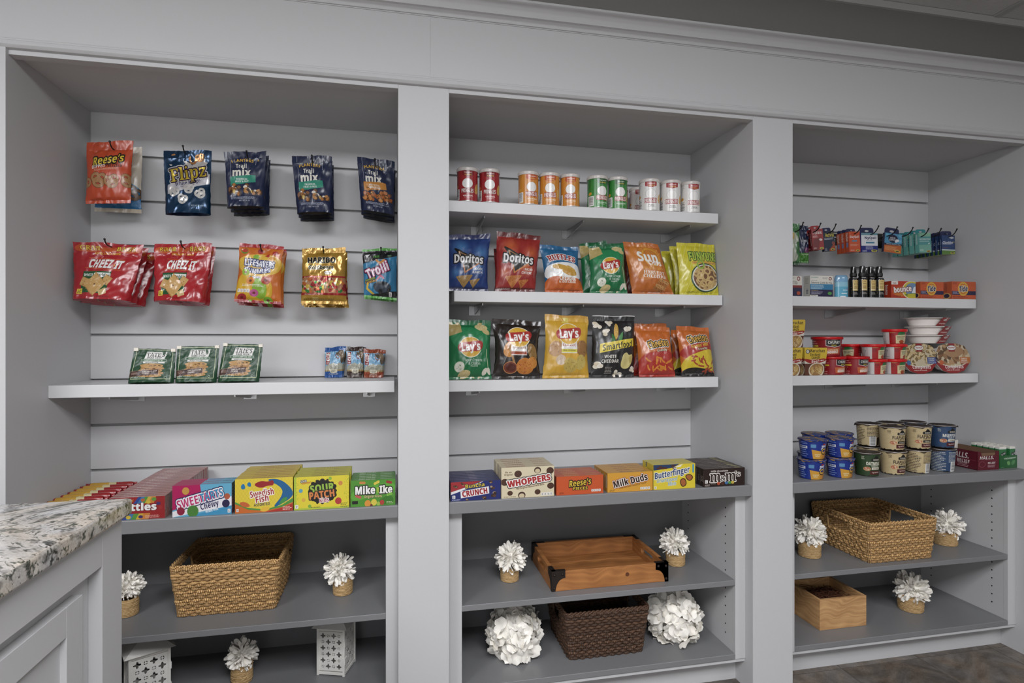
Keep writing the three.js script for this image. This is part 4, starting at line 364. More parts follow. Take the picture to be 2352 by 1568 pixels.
  day: [0.066, 0.115, 0.022, (c, h) => { R(c, 0, 0, 100, h, '#dc5222'); T(c, 'DayQuil', 50, h * 0.26, 26, '#f6efe8', { fit: 84, st: '#a83010', sw: 2 }); R(c, 26, h * 0.42, 46, h * 0.08, '#5a8cb0', 3); fine(c, 10, h * 0.62, 80, 3, '#f0b89c', 6); fine(c, 10, h * 0.9, 36, 2, '#f4dcd0', 5); E(c, 76, h * 0.93, 17, 8, '#d8c83a'); E(c, 76, h * 0.93, 11, 4, '#333'); }, plain('#d84c20'), (c, d, h) => { R(c, 0, 0, d + 1, h + 1, '#d84c20'); T(c, 'DayQuil', d * 0.5, h * 0.26, d * 0.7, '#f6efe8', { rot: 90, fit: h * 0.42 }); R(c, d * 0.25, h * 0.52, d * 0.5, h * 0.25, '#7c8cc0'); }],
  night: [0.07, 0.1, 0.016, (c, h) => { R(c, 0, 0, 100, h, '#e9ebee'); R(c, 0, 0, 100, h * 0.12, '#6fa4b4'); T(c, 'NyQuil', 56, h * 0.26, 24, '#1d1f60', { fit: 74, th: 0.8 }); R(c, 28, h * 0.46, 52, h * 0.08, '#3a88ac'); fine(c, 30, h * 0.39, 40, 1, '#4a4c70', 5); R(c, 0, h * 0.66, 100, h, '#1d2788'); fine(c, 26, h * 0.7, 50, 4, '#d0d4ec', 6); fine(c, 6, h * 0.9, 30, 2, '#f0f0f6', 6); E(c, 78, h * 0.92, 19, 9, '#d8cc3a'); E(c, 78, h * 0.92, 12, 4, '#333'); }, plain('#c8d4dc'), stripEnd('#2a348c', '', '#fff')],
  fizz: [0.072, 0.1, 0.014, (c, h) => { R(c, 0, 0, 100, h, '#4a9cc8'); for (const [x, y, r] of [[12, 14, 9], [88, 12, 12], [90, 50, 10]]) E(c, x, y, r, r, '#6cb8dc'); E(c, 48, h * 0.28, 28, 29, '#191c40'); T(c, 'Alka-', 46, h * 0.23, 15, '#f3f3f4', { rot: -8, sk: -0.2, fit: 34 }); T(c, 'Seltzer', 47, h * 0.33, 15, '#f3f3f4', { rot: -8, sk: -0.2, fit: 44 }); E(c, 74, h * 0.34, 9, 9, '#eef2f4'); E(c, 66, h * 0.4, 8, 8, '#e4e8ec'); Pg(c, [[0, h * 0.54], [100, h * 0.5], [100, h * 0.58], [0, h * 0.64]], '#1c1c3c'); T(c, 'SEVERE COLD & FLU', 52, h * 0.565, 8, '#f4f2ee', { rot: -2, fit: 82 }); Pg(c, [[0, h * 0.64], [100, h * 0.58], [100, h], [0, h]], '#d06420'); fine(c, 6, h * 0.7, 84, 4, '#f0b87c', 7); E(c, 78, h * 0.9, 17, 8, '#d8c83a'); E(c, 78, h * 0.9, 11, 4, '#333'); }, plain('#5ca4c8'), stripEnd('#20244a', '', '#fff')],
  tummy: [0.072, 0.12, 0.024, (c, h) => { R(c, 0, 0, 100, h, '#74b8a4'); R(c, 0, 0, 100, h * 0.17, '#8cc8a4'); E(c, 14, h * 0.1, 10, 10, null, 0, '#3a7c70', 2); R(c, 0, h * 0.2, 100, h * 0.4, '#4a9c9c'); T(c, 'Anti-Diarrheal', 50, h * 0.31, 18, '#e6f0ea', { fit: 92 }); fine(c, 4, h * 0.4, 84, 2, '#d4e6dc', 6); E(c, 82, h * 0.54, 8, 5, '#d0e4d4', -40); fine(c, 6, h * 0.82, 38, 3, '#dcece4', 6); E(c, 76, h * 0.93, 18, 8, '#d8b83a'); E(c, 76, h * 0.93, 11, 4, '#7c2a1c'); }, plain('#74b8a4'), (c, d, h) => { R(c, 0, 0, d + 1, h + 1, '#64bcb0'); T(c, 'Anti-Diarrheal', d * 0.5, h * 0.32, d * 0.5, '#e6f2ee', { rot: 90, fit: h * 0.5 }); }],
  allergy: [0.07, 0.1, 0.012, (c, h) => { R(c, 0, 0, 100, h, '#24447c'); Pg(c, [[44, 14], [70, 8], [96, 18], [76, 26]], '#dce4ea'); T(c, 'Claritin', 44, h * 0.38, 26, '#f2f4f4', { fit: 78, sk: -0.15 }); T(c, '24', 88, h * 0.36, 14, '#b8a44a'); Ln(c, [[2, h * 0.46], [70, h * 0.47]], '#d8e0ea', 2); fine(c, 4, h * 0.64, 52, 1, '#c85a6c', 5); Pg(c, [[0, h * 0.78], [40, h * 0.74], [100, h * 0.8], [100, h], [0, h]], '#5c8c34'); Pg(c, [[0, h * 0.72], [100, h * 0.75], [100, h * 0.81], [0, h * 0.79]], '#cfdde0'); E(c, 80, h * 0.92, 17, 8, '#d8c83a'); E(c, 80, h * 0.92, 11, 4, '#333'); }, plain('#d8ccb4'), stripEnd('#1c3c74', 'Claritin', '#dce4f0')],
};
const cartons = {};
const cartonOf = (k) => { if (!cartons[k]) { const [w, h, d, f, t, e] = CART[k]; const tex = cartonTex(w, h, d, f, t, e, w < 0.08 ? 3600 : 2600); cartons[k] = { w, h, d, fu: w / (w + d), fv: h / (h + d), mat: new THREE.MeshPhysicalMaterial({ map: tex, color: lin(0.86), roughness: 0.42, clearcoat: 0.25, clearcoatRoughness: 0.3 }) }; } return cartons[k]; };
// wrapped prints: the sheet goes once round, its middle faces forward
const wrapTex = (w, h, draw, px = 640) => canvasTex(px, px * h / w, (c) => { const k = px / 200; c.scale(k, k); draw(c, 200 * h / w); });
const WRAP = {
  tube: (bg, dark, name, ink, badge, banner = true) => wrapTex(0.236, 0.118, (c, h) => { R(c, 0, 0, 200, h, bg); R(c, 82, 0, 38, 18, badge); Pg(c, [[82, 18], [120, 18], [101, 24]], badge); arch(c, 'MIND POPPING', 102, 10, 24, 4.4, '#f2ece4', -2); T(c, 'FLAVOR', 102, 17, 5, '#ecc83a', { fit: 22 }); for (let i = 0; i < 7; i++) fine(c, 44, 6 + i * 5, 32 - i * 3, 2, dark, 2, -5); E(c, 100, 45, 17, 16, '#f1efea', 0, dark, 0.5); T(c, 'PRINGLES', 100, 68, 15, '#f6f2ec', { fit: 40, sy: 1.15, st: banner ? '#a8201f' : '#8e1a1c', sw: 4 }); T(c, name, 102, 84, 6, ink, { fit: Math.min(34, name.length * 4) }); fine(c, 90, 89, 24, 1, ink, 2.6); barcode(c, 50, 62, 22, 34, 1); E(c, 58, 54, 7, 5, '#e2a02c', -20); for (const x of [134, 150]) chip(c, x, 60, 9, 18, 12, '#d8a848', '#b87c28'); fine(c, 150, 88, 30, 3, dark, 2.6); }),
  mac: () => wrapTex(0.3, 0.066, (c, h) => { R(c, 0, 0, 200, h, '#14339c'); Pg(c, [[84, h * 0.48], [124, h * 0.62], [124, h], [88, h]], '#e8a62c'); Pg(c, [[112, h * 0.62], [140, h * 0.5], [138, h], [112, h]], '#e2962a'); T(c, 'mac&', 118, h * 0.3, 8, '#f7f6f2', { fit: 17, th: 0.4 }); T(c, 'cheese', 118, h * 0.44, 8, '#f7f6f2', { fit: 20, th: 0.4 }); E(c, 118, h * 0.2, 4.4, 2, '#c83030'); E(c, 119, h * 0.58, 8, 6, null, 0, '#141414', 4); E(c, 119, h * 0.57, 7, 5, null, 0, '#ecb83a', 2.4); nuts(c, 124, h * 0.74, 140, h * 0.94, 12, ['#d87a1c', '#e8962c'], 2.4); R(c, 82, h * 0.2, 13, 8, '#5a9cd0', 1); R(c, 50, h * 0.3, 24, 6.5, '#d8dce8', 0.6); fine(c, 53, h * 0.33, 18, 1, '#14339c', 6); fine(c, 52, h * 0.1, 26, 2, '#8ca4e0', 3.4); fine(c, 50, h * 0.5, 26, 4, '#8ca4e0', 5); T(c, 'original', 100, h * 0.74, 4.4, '#f6e6b8'); T(c, 'flavor', 100, h * 0.84, 4.4, '#f6e6b8'); for (const x of [0, 160]) fine(c, x + 4, h * 0.2, 34, 7, '#7c94d4', 4.4); }),
  cup: (bg, ink, name, sub, tagc, sub2, dk) => wrapTex(0.29, 0.086, (c, h) => { R(c, 0, 0, 200, h, bg); for (let i = 0; i < 30; i++) Ln(c, [[rr(0, 200), rr(0, h)], [rr(0, 200), rr(0, h)]], dk + '22', 0.5); R(c, 96, h * 0.2, 30, 7, '#1b1a18', 3); Pg(c, [[102, h * 0.21], [108, h * 0.08], [114, h * 0.11], [120, h * 0.22]], '#1b1a18'); T(c, 'KODIAK', 111, h * 0.258, 5.4, '#ece4d0', { fit: 19 }); T(c, name, 104, h * 0.42, 11.5, ink, { fit: 42, th: 0.4 }); T(c, 'POWER CUP', 108, h * 0.535, 4.2, ink, { fit: 22 }); R(c, 98, h * 0.585, 26, 6.5, sub2 === 'light' ? '#e8e0cc' : '#1e1a16', 1); T(c, sub, 111, h * 0.642, 3.8, sub2 === 'light' ? '#3a3428' : '#e8e0cc', { fit: 18 }); E(c, 86, h * 0.66, 10, 5.4, '#dca46c'); E(c, 86, h * 0.65, 8, 4, '#c86a4a'); for (let i = 0; i < 8; i++) E(c, 86 + rr(-8, 8), h * 0.66 + rr(-3, 3), 1.8, 1.2, '#e8c49a'); R(c, 94, h * 0.74, 34, 10, tagc, 1); T(c, '12g PROTEIN', 111, h * 0.82, 4.6, '#f0e4d4', { fit: 24 }); Pg(c, [[0, h * 0.95], ...Array.from({ length: 41 }, (_, i) => [i * 5, h * (0.93 + 0.03 * (i % 2) + 0.02 * ((i * 7) % 3))]), [200, h], [0, h]], '#2a211a'); R(c, 72, h * 0.12, 9, 8, null || '#00000000'); fine(c, 72, h * 0.12, 9, 3, ink, 3); barcode(c, 8, h * 0.52, 20, 28, 1); fine(c, 2, h * 0.1, 36, 8, ink, 3.6); fine(c, 150, h * 0.1, 46, 14, ink, 4.2); Pg(c, [[30, h * 0.95], [30, h * 0.6], [36, h * 0.56], [40, h * 0.7], [39, h * 0.95]], '#2a1f16'); }),
  chunky: () => wrapTex(0.37, 0.07, (c, h) => { R(c, 0, 0, 200, h, '#a81420'); Pg(c, [[90, h * 0.12], [110, h * 0.04], [128, h * 0.12], [128, h * 0.44], [110, h * 0.52], [90, h * 0.44]], '#1a1414', '#efe8e0', 1.2); T(c, 'CHUNKY', 109, h * 0.28, 8, '#f4f0e8', { fit: 30 }); T(c, "Campbell's", 109, h * 0.14, 3.6, '#e8e0d4', { fit: 16, sk: -0.2 }); T(c, 'BOWLS', 109, h * 0.42, 4, '#e2c83a'); Pg(c, [[86, h * 0.58], [126, h * 0.54], [126, h * 0.86], [88, h * 0.9]], '#d8652c'); T(c, 'CLASSIC CHICKEN', 107, h * 0.66, 4, '#f6e2c0', { fit: 26, rot: -3 }); T(c, 'NOODLE', 107, h * 0.77, 6.4, '#f9f4ea', { fit: 28, rot: -3, th: 0.5 }); R(c, 38, h * 0.42, 34, 3.4, '#e8c42c'); fine(c, 38, h * 0.08, 34, 3, '#d88c80', 4.4); fine(c, 38, h * 0.56, 30, 4, '#d88c80', 4.4); barcode(c, 8, h * 0.2, 20, 20); fine(c, 150, h * 0.1, 44, 7, '#d88c80', 4.4); }),
  pasta: () => wrapTex(0.33, 0.058, (c, h) => { R(c, 0, 0, 200, h, '#c41a1e'); R(c, 66, 0, 12, h, '#ece8e4'); R(c, 30, 0, 36, h, '#d8d4d0'); for (let i = 0; i < 10; i++) fine(c, 32, 2 + i * 3, 32, 1, '#7c7c7c', 3); Cv(c, [[98, h * 0.42], [108, h * 0.1], [114, h * 0.02], [124, h * 0.16], [130, h * 0.4], [118, h * 0.46]], '#2f7c3c'); Pg(c, [[96, h * 0.4], [132, h * 0.34], [132, h * 0.94], [97, h * 0.96]], '#ecdca4'); T(c, 'Spaghetti & Meatballs', 114, h * 0.48, 4, '#3a2c18', { fit: 30 }); fine(c, 101, h * 0.56, 26, 2, '#4a6c50', 3); E(c, 116, h * 0.84, 9, 4.4, '#b84a1c'); fine(c, 80, h * 0.1, 18, 2, '#eca848', 3); fine(c, 80, h * 0.3, 12, 3, '#7c0c10', 3); fine(c, 150, h * 0.1, 40, 6, '#e88c84', 4.4); }),
  noodle: (fl) => wrapTex(0.37, 0.092, (c, h) => { R(c, 0, 0, 200, h, '#e8e2d0'); for (const ox of [0, 50, 100, 150]) { R(c, ox + 7, 0, 43, h * 0.42, '#e6bf2c'); T(c, 'Maruchan', ox + 31, h * 0.12, 8, '#241c14', { fit: 30 }); E(c, ox + 13, h * 0.14, 3.2, 3.4, '#d8d4cc', 0, '#444', 1); T(c, 'Instant', ox + 28, h * 0.24, 7, '#241c14', { fit: 20 }); T(c, 'Lunch', ox + 29, h * 0.34, 7, '#241c14', { fit: 17 }); Cv(c, [[ox + 7, h * 0.38], [ox + 24, h * 0.46], [ox + 50, h * 0.36], [ox + 50, h * 0.5], [ox + 24, h * 0.6], [ox + 7, h * 0.5]], '#b02a20'); T(c, fl, ox + 28, h * 0.49, 6.4, '#f6efe4', { fit: 15, rot: -4, sk: -0.1 }); fine(c, ox + 37, h * 0.46, 10, 1, '#f6e6dc', 4, -8); R(c, ox + 7, h * 0.58, 43, h * 0.42, '#6a3a26'); E(c, ox + 32, h * 0.82, 17, 14, '#e6dcc4', -8); E(c, ox + 32, h * 0.8, 15, 11, '#a87a44', -8); for (let i = 0; i < 26; i++) E(c, ox + 32 + rr(-11, 11), h * 0.79 + rr(-7, 7), 3, 1.4, null, rr(0, 180), ['#d8b060', '#c89a4c', '#e6cc8c'][i % 3], 1); R(c, ox, 0, 7, h, '#d8d2c4'); fine(c, ox + 2, h * 0.3, 3, 8, '#8c8878', 4); } }, 800),
  spray: () => wrapTex(0.12, 0.09, (c, h) => { R(c, 0, 0, 200, h, '#0e0d0d'); T(c, 'TRESemme', 104, h * 0.1, 11, '#ece8e2', { fit: 44 }); R(c, 84, h * 0.2, 42, h * 0.48, '#d8b86c'); T(c, 'EXTRA', 105, h * 0.28, 6, '#4a3a1c', { fit: 20 }); T(c, 'HOLD', 105, h * 0.38, 9, '#241a0c', { fit: 26 }); fine(c, 90, h * 0.47, 30, 4, '#6a5424', 5); R(c, 84, h * 0.62, 42, 3, '#f0e6c8'); fine(c, 88, h * 0.76, 34, 3, '#cfc8bc', 5); for (let i = 0; i < 12; i++) E(c, 76 + rr(-3, 3), h * rr(0.5, 0.95), 1, 1, '#b89858'); }, 320),
  stick: () => wrapTex(0.17, 0.11, (c, h) => { R(c, 0, 0, 200, h, '#5cb4d4'); R(c, 0, 0, 200, h * 0.3, '#8cc8de'); T(c, 'Secret', 112, h * 0.52, 13, '#eef6f8', { sk: -0.2, fit: 26 }); R(c, 116, h * 0.42, 30, 7, '#8c7cb4'); R(c, 92, h * 0.7, 30, 9, '#d8eef4', 1); fine(c, 116, h * 0.56, 28, 3, '#2c6c94', 4.4); R(c, 86, h * 0.9, 28, 20, '#f1f4f4', 2); }, 320),
};
// ---------- builders ----------
const ORD = ['first', 'second', 'third', 'fourth', 'fifth', 'sixth', 'seventh', 'eighth', 'ninth', 'tenth', 'eleventh', 'twelfth', 'thirteenth', 'fourteenth', 'fifteenth', 'sixteenth', 'seventeenth', 'eighteenth', 'nineteenth'];
const gloss = (map, roughness = 0.34, extra = {}) => new THREE.MeshPhysicalMaterial({ map, color: lin(0.84), roughness, clearcoat: 0.5, clearcoatRoughness: 0.22, side: THREE.DoubleSide, ...extra });
function grid(nx, ny, f) { const p = [], uv = [], ix = []; for (let j = 0; j <= ny; j++) for (let i = 0; i <= nx; i++) { const [x, y, z, u, v] = f(i / nx, j / ny); p.push(x, y, z); uv.push(u, v); } for (let j = 0; j < ny; j++) for (let i = 0; i < nx; i++) { const a = j * (nx + 1) + i, b = a + 1, c = a + nx + 1, d = c + 1; ix.push(a, b, d, a, d, c); } const g = new THREE.BufferGeometry(); g.setAttribute('position', new THREE.Float32BufferAttribute(p, 3)); g.setAttribute('uv', new THREE.Float32BufferAttribute(uv, 2)); g.setIndex(ix); g.computeVertexNormals(); return g; }
// a film pouch between four measured corners: o.D bulge, o.ts / o.bs seals, o.gus depth of a standing base
function pouch(name, label, group, mat, cor, o = {}) {
  const [TL, TR, BL, BR] = cor, base = BL.clone().add(BR).multiplyScalar(0.5), q = (k) => k.clone().sub(base), tl = q(TL), tr = q(TR), bl = q(BL), br = q(BR);
  const { D = 0.03, ts = 0.07, bs = 0.04, pinch = 0.03, gus = 0, crease = 1, lid = 0 } = o, ph = rr(0, 20), rt = br.clone().sub(bl).normalize(), up = tl.clone().add(tr).sub(bl).sub(br).normalize(), nn = new THREE.Vector3().crossVectors(rt, up).normalize();
  const w = br.distanceTo(bl), bsE = gus ? 0 : bs, fT = (t) => { const a = clamp((t - bsE) / (1 - ts - bsE), 0, 1); return gus ? Math.pow(1 - a, 0.75) * sstep(0, 0.16, 1 - a) * (0.55 + 0.45 * (1 - a)) + 0 : Math.pow(Math.sin(Math.PI * Math.pow(a, 0.85)), 0.62); };
  const pt = (s, t, side) => {
    const a = clamp((t - bsE) / (1 - ts - bsE), 0, 1), pin = 1 - pinch * Math.sin(Math.PI * a) + crease * (s < 0.5 ? 0.014 * n2(t * 5, ph) + 0.008 * n2(t * 14, ph + 4) : 0.014 * n2(t * 5, ph + 9) + 0.008 * n2(t * 14, ph + 13)), ss = (s - 0.5) * pin + 0.5, v = new THREE.Vector3().lerpVectors(bl, br, ss).lerp(new THREE.Vector3().lerpVectors(tl, tr, ss), t), m = 2 * s - 1;
    let b = (gus ? gus : D) * fT(t) * Math.pow(Math.max(0, 1 - Math.abs(m) ** 2.4), gus ? 0.45 : 0.6); const seal = Math.min(a, 1 - a), edge = Math.exp(-seal * 9);
    const cr = crease * (0.0022 * Math.sin(m * 11 + ph + 2 * Math.sin(m * 5 + ph)) * edge * (a > 0 && a < 1 ? 1 : 0.35) + 0.0026 * n3(m * 2.2 + ph, t * 3.2, side * 3 + ph) + 0.0034 * (0.35 - Math.abs(n3(m * 3.1 + ph + t * 1.2, t * 3.4 - m, ph))) * Math.exp(-((seal - 0.12) ** 2) * 14) + 0.001 * n3(m * 7 + ph, t * 9, ph)) * (1 - Math.abs(m) ** 6);
    v.addScaledVector(nn, side * Math.max(b * (side < 0 ? 0.4 : 1), 0.0005) + (side > 0 || b < 0.002 ? cr : -cr) + crease * 0.004 * (t > 0.85 ? (t - 0.85) / 0.15 : 0) * Math.sin(m * 2.6 + ph)); return v;
  };
  const wob = (s, t) => (t > 0.999 ? 0.0016 * Math.sin(s * 9 + ph) * crease : 0);
  const seg = (t0, t1, ny, nx = 22) => merge([1, -1].map((side) => grid(nx, ny, (i, j) => { const s = side > 0 ? i : 1 - i, t = lerp(t0, t1, j), p = pt(s, t, side); return [p.x, p.y + wob(s, t), p.z, side > 0 ? i : i, t]; })));
  const g = thing(name, label, o.cat || 'snack bag', base.toArray(), 0, group); const bot = gus ? 0 : bs;
  part('pouch', seg(bot, 1 - ts, 34, 30), mat, g); part('top_seal', seg(1 - ts, 1, 4, 30), mat, g);
  if (!gus) part('bottom_seal', seg(0, bs, 2, 30), mat, g); else part('base_gusset', merge([0, 1].map((k) => grid(18, 5, (i, j) => { const f = pt(i, 0, 1), r = pt(i, 0, -1), j2 = k ? 0.5 + j / 2 : j / 2, p = f.lerp(r, j2), m = 2 * i - 1; return [p.x, p.y + 0.012 * (1 - Math.abs(2 * j2 - 1)) * (1 - m * m), p.z, i, 0.02 + 0.04 * j2]; }))), o.gm || mat, g);
  return g;
}
const px4 = (a, b, c, d, zt, zb, yBase) => { const f = (p, z) => atZ(p[0], p[1], z), r = [f(a, zt), f(b, zt), f(c, zb), f(d, zb)]; if (yBase !== undefined) { r[2].y = r[3].y = yBase + 0.0015; } return r; };
const wire = new THREE.MeshStandardMaterial({ color: C('#0b0b0c'), roughness: 0.35 });
function hook(label, x, y, zTip, group, rise = 0.022, plate = true) {
  const o = thing('peg_hook', label, 'hook', [x, y, L.zB], 0, group), l = zTip - L.zB;
  const cv = new THREE.CatmullRomCurve3([[0, 0, 0.001], [0, 0, l * 0.5], [0, 0.001, l - rise], [0, rise * 0.45, l - rise * 0.35], [0, rise, l]].map((p) => new THREE.Vector3(...p)));
  part('wire', new THREE.TubeGeometry(cv, 22, 0.0021, 8), wire, o); const tip = new THREE.SphereGeometry(0.0034, 10, 8); part('tip', tip, wire, o, [0, rise, l]);
  if (plate) part('back_clip', rbox(-0.011, 0.011, -0.016, 0.014, 0.0003, 0.003, 0.0008), wire, o); return o;
}
function cartonGeo(k, w, h, d) {
  const { fu, fv } = cartonOf(k), g = new THREE.BoxGeometry(w, h, d); g.translate(0, h / 2, -d / 2); const uv = g.attributes.uv, p = g.attributes.position, n = g.attributes.normal, e = 0.002;
  for (let i = 0; i < p.count; i++) { const X = p.getX(i) / w + 0.5, Y = p.getY(i) / h, Z = -p.getZ(i) / d; let u, v; if (n.getZ(i) > 0.5) { u = X * (fu - e); v = Y * (fv - e); } else if (n.getZ(i) < -0.5) { u = (1 - X) * (fu - e); v = Y * (fv - e); } else if (Math.abs(n.getY(i)) > 0.5) { u = X * (fu - e); v = fv + e + Z * (1 - fv - e); } else { u = fu + e + (n.getX(i) > 0 ? Z : 1 - Z) * (1 - fu - e); v = Y * (fv - e); } uv.setXY(i, u, v); }
  return g;
}
const kraft = std('#a08a6a', 0.8);
function carton(k, name, label, group, w, h, d, pos, turn = 0, tab) {
  const o = thing(name, label, 'box', pos, turn, group), m = cartonOf(k).mat; part('carton', cartonGeo(k, w, h, d), m, o);
  for (const s of [-1, 1]) { const f = part('end_flap', cartonGeo(k, w, h, d), m, o); f.geometry = (() => { const g = cartonGeo(k, w, h, d), pp = g.attributes.position; for (let i = 0; i < pp.count; i++) { const x = pp.getX(i); pp.setX(i, s > 0 ? (x > 0 ? w / 2 + 0.0005 : w / 2 - 0.0005) : (x < 0 ? -w / 2 - 0.0005 : -w / 2 + 0.0005)); pp.setY(i, 0.0012 + pp.getY(i) * (1 - 0.0024 / h)); pp.setZ(i, -0.001 + pp.getZ(i) * (1 - 0.002 / d)); } return g; })(); }
  if (tab) { const sh = new THREE.Shape(); sh.moveTo(-w * 0.42, 0); sh.lineTo(-w * 0.42, w * 0.14); sh.quadraticCurveTo(-w * 0.42, w * 0.3, -w * 0.24, w * 0.3); sh.lineTo(w * 0.24, w * 0.3); sh.quadraticCurveTo(w * 0.42, w * 0.3, w * 0.42, w * 0.14); sh.lineTo(w * 0.42, 0); sh.closePath(); const ho = new THREE.Path(); ho.absellipse(0, w * 0.13, w * 0.13, w * 0.055, 0, 6.283, false); sh.holes.push(ho); const g = new THREE.ExtrudeGeometry(sh, { depth: 0.0008, bevelEnabled: false }); g.translate(0, h, -d); part('hang_tab', g, tab, o); }
  return o;
}
// a row of cartons standing one behind the other on a ledge
function rowOf(k, name, desc, group, u0, u1, vt, vb, n, opt = {}) {
  const zf = opt.z ?? -0.014, a = atZ(u0, (vt + vb) / 2, zf), b = atZ(u1, (vt + vb) / 2, zf), h = opt.h ?? (atZ((u0 + u1) / 2, vt, zf).y - L.led), w = b.x - a.x - 0.001, d = opt.d ?? CART[k][2]; let first;
  for (let i = 0; i < n; i++) { const pos = [(a.x + b.x) / 2 + (opt.dx || 0) * i + (i ? rr(-0.0015, 0.0015) : 0), L.led + 0.0003, zf - i * (d + 0.0006)], turn = (opt.turn || 0) + (i ? rr(-0.006, 0.006) : 0), lb = `${desc}, ${ORD[i]} from the ledge edge`; if (!i) first = carton(k, name, lb, group, w, h, d, pos, turn); else { const c = copyOf(first, name, lb, group, pos); c.rotation.y = turn; } }
}
const lathe = (pts, n = 40) => new THREE.LatheGeometry(pts.map(([r, y]) => new THREE.Vector2(r, y)), n);
// lathe whose wall carries the wrap print from y0 to y1
function wrapLathe(pts, n = 48) { const g = lathe(pts, n), uv = g.attributes.uv, p = g.attributes.position, ys = pts.map((q) => q[1]), y0 = Math.min(...ys), y1 = Math.max(...ys); for (let i = 0; i < p.count; i++) uv.setY(i, (p.getY(i) - y0) / (y1 - y0)); return g; }
const steel = std('#c9c6c2', 0.3, { metalness: 0.6 });
const clearCap = new THREE.MeshPhysicalMaterial({ color: C('#e6e0da'), roughness: 0.25, transmission: 0.35, thickness: 0 });
const can0 = {};
function can(col, label, group, x, z, r, h, turn, y) {
  if (!can0[col]) { const m = { red: ['#b02024', '#7c1216', 'ORIGINAL', '#f4ece4', '#8c1518', false], orange: ['#dd8a24', '#9c5410', 'CHEDDAR CHEESE', '#f6eadc', '#d0521e'], green: ['#2f8c30', '#14501c', 'SOUR CREAM & ONION', '#eaf2e0', '#1c5c22'], white: ['#e9e6e1', '#8c8a86', 'PIZZA', '#3a3432', '#b02426'] }[col]; can0[col] = new THREE.MeshPhysicalMaterial({ map: WRAP.tube(...m), roughness: 0.3, clearcoat: 0.4, clearcoatRoughness: 0.2 }); }
  const o = thing('chip_can', label, 'can', [x, y, z], turn, group);
  part('tube', wrapLathe([[r, 0.004], [r, h - 0.008]]), can0[col], o, null, [0, Math.PI, 0]); part('bottom_rim', lathe([[0.001, 0.002], [r - 0.002, 0.002], [r + 0.0006, 0], [r + 0.0006, 0.004], [r, 0.0045]]), steel, o);
  part('lid', lathe([[r + 0.0003, h - 0.012], [r + 0.0022, h - 0.012], [r + 0.0022, h - 0.002], [r + 0.001, h], [r - 0.004, h], [r - 0.005, h - 0.003], [0.001, h - 0.003]]), clearCap, o); part('top_rim', lathe([[r, h - 0.009], [r + 0.001, h - 0.0075], [r - 0.001, h - 0.004]]), steel, o); return o;
}
function bowl(kind, name, label, cat, group, pos, turn, rt, rb, h, mat, lid, lidKind) {
  const o = thing(name, label, cat, pos, turn, group);
  part('cup', wrapLathe([[rb - 0.003, 0], [rb, 0.002], [lerp(rb, rt, 0.5), h * 0.5], [rt, h * 0.98]]), mat, o, null, [0, Math.PI, 0]); part('base', lathe([[0.001, 0.001], [rb - 0.003, 0.001], [rb - 0.003, 0]]), lid, o);
  if (lidKind === 'snap') part('lid', lathe([[rt - 0.001, h - 0.011], [rt + 0.003, h - 0.011], [rt + 0.0035, h - 0.003], [rt + 0.0015, h], [rt - 0.003, h], [rt - 0.005, h - 0.002], [0.001, h - 0.002]]), lid, o);
  else { part('rim', lathe([[rt - 0.001, h - 0.003], [rt + 0.002, h - 0.002], [rt + 0.002, h], [rt - 0.001, h]]), lidKind === 'film' ? steel : mat, o); const ph = rr(0, 9), g = new THREE.CylinderGeometry(rt + 0.0055, rt + 0.0055, 0.0008, 40, 1), g2 = grid(40, 8, (i, j) => { const a = i * 6.2832, tabv = Math.exp(-(((a - 2.4 + ph * 0.1) % 6.28) ** 2) * 7), r = j * (rt + 0.0032 + 0.009 * tabv), e = sstep(0.8, 1, j); return [Math.sin(a) * r, 0.0006 + e * (0.0026 * Math.sin(a * 5 + ph) + 0.0016 * Math.sin(a * 11 + ph) - 0.004 - 0.006 * tabv) + 0.0009 * n3(Math.sin(a) * j * 3, Math.cos(a) * j * 3, ph), Math.cos(a) * r, 0.5 + Math.sin(a) * j * 0.48, 0.5 - Math.cos(a) * j * 0.48]; }); part('peel_lid', g2, lid, o, [0, h, 0]); }
  return o;
}
// ---------- flowers in twine-wrapped jars ----------
const petalMat = new THREE.MeshStandardMaterial({ color: C('#f1ede4'), roughness: 0.8, side: THREE.DoubleSide });
const petalG = [0, 1, 2].map((k) => grid(4, 6, (i, j) => { const m = 2 * i - 1, w = Math.pow(Math.sin(Math.PI * Math.min(0.98, 0.08 + j * 0.86)), 0.7) * 0.5 * (0.4 + 0.75 * j); return [m * w, j, (k === 1 ? 0.28 : 0.16) * j * j + 0.14 * m * m * j - 0.05 * Math.sin(j * 6 + m * 3) * (k === 2 ? 1 : 0.3), i, j]; }));
const floretG = [0, 1].map((k) => merge([0, 1, 2, 3].map((q) => { const g = grid(4, 4, (i, j) => { const m = 2 * i - 1, w = Math.pow(Math.sin(Math.PI * Math.min(0.97, 0.06 + j * 0.8)), 0.6) * 0.58; return [m * w, 0.05 + j * 0.95, (0.1 + 0.12 * k) * j * j + 0.1 * Math.sin(m * 4 + k) * j + 0.06 * Math.sin(j * 7 + q), i, j]; }); g.rotateZ(q * Math.PI / 2 + 0.2); return g; })));
const twine = new THREE.MeshStandardMaterial({ map: dataTex(128, (u, v) => { const s = Math.sin((u * 60 + v * 3) * 6.283) * 0.5 + 0.5, b = 130 + 40 * s + 26 * tn(u, v, 20, 5); return [b + 22, b - 8, b - 52]; }), roughness: 0.9 });
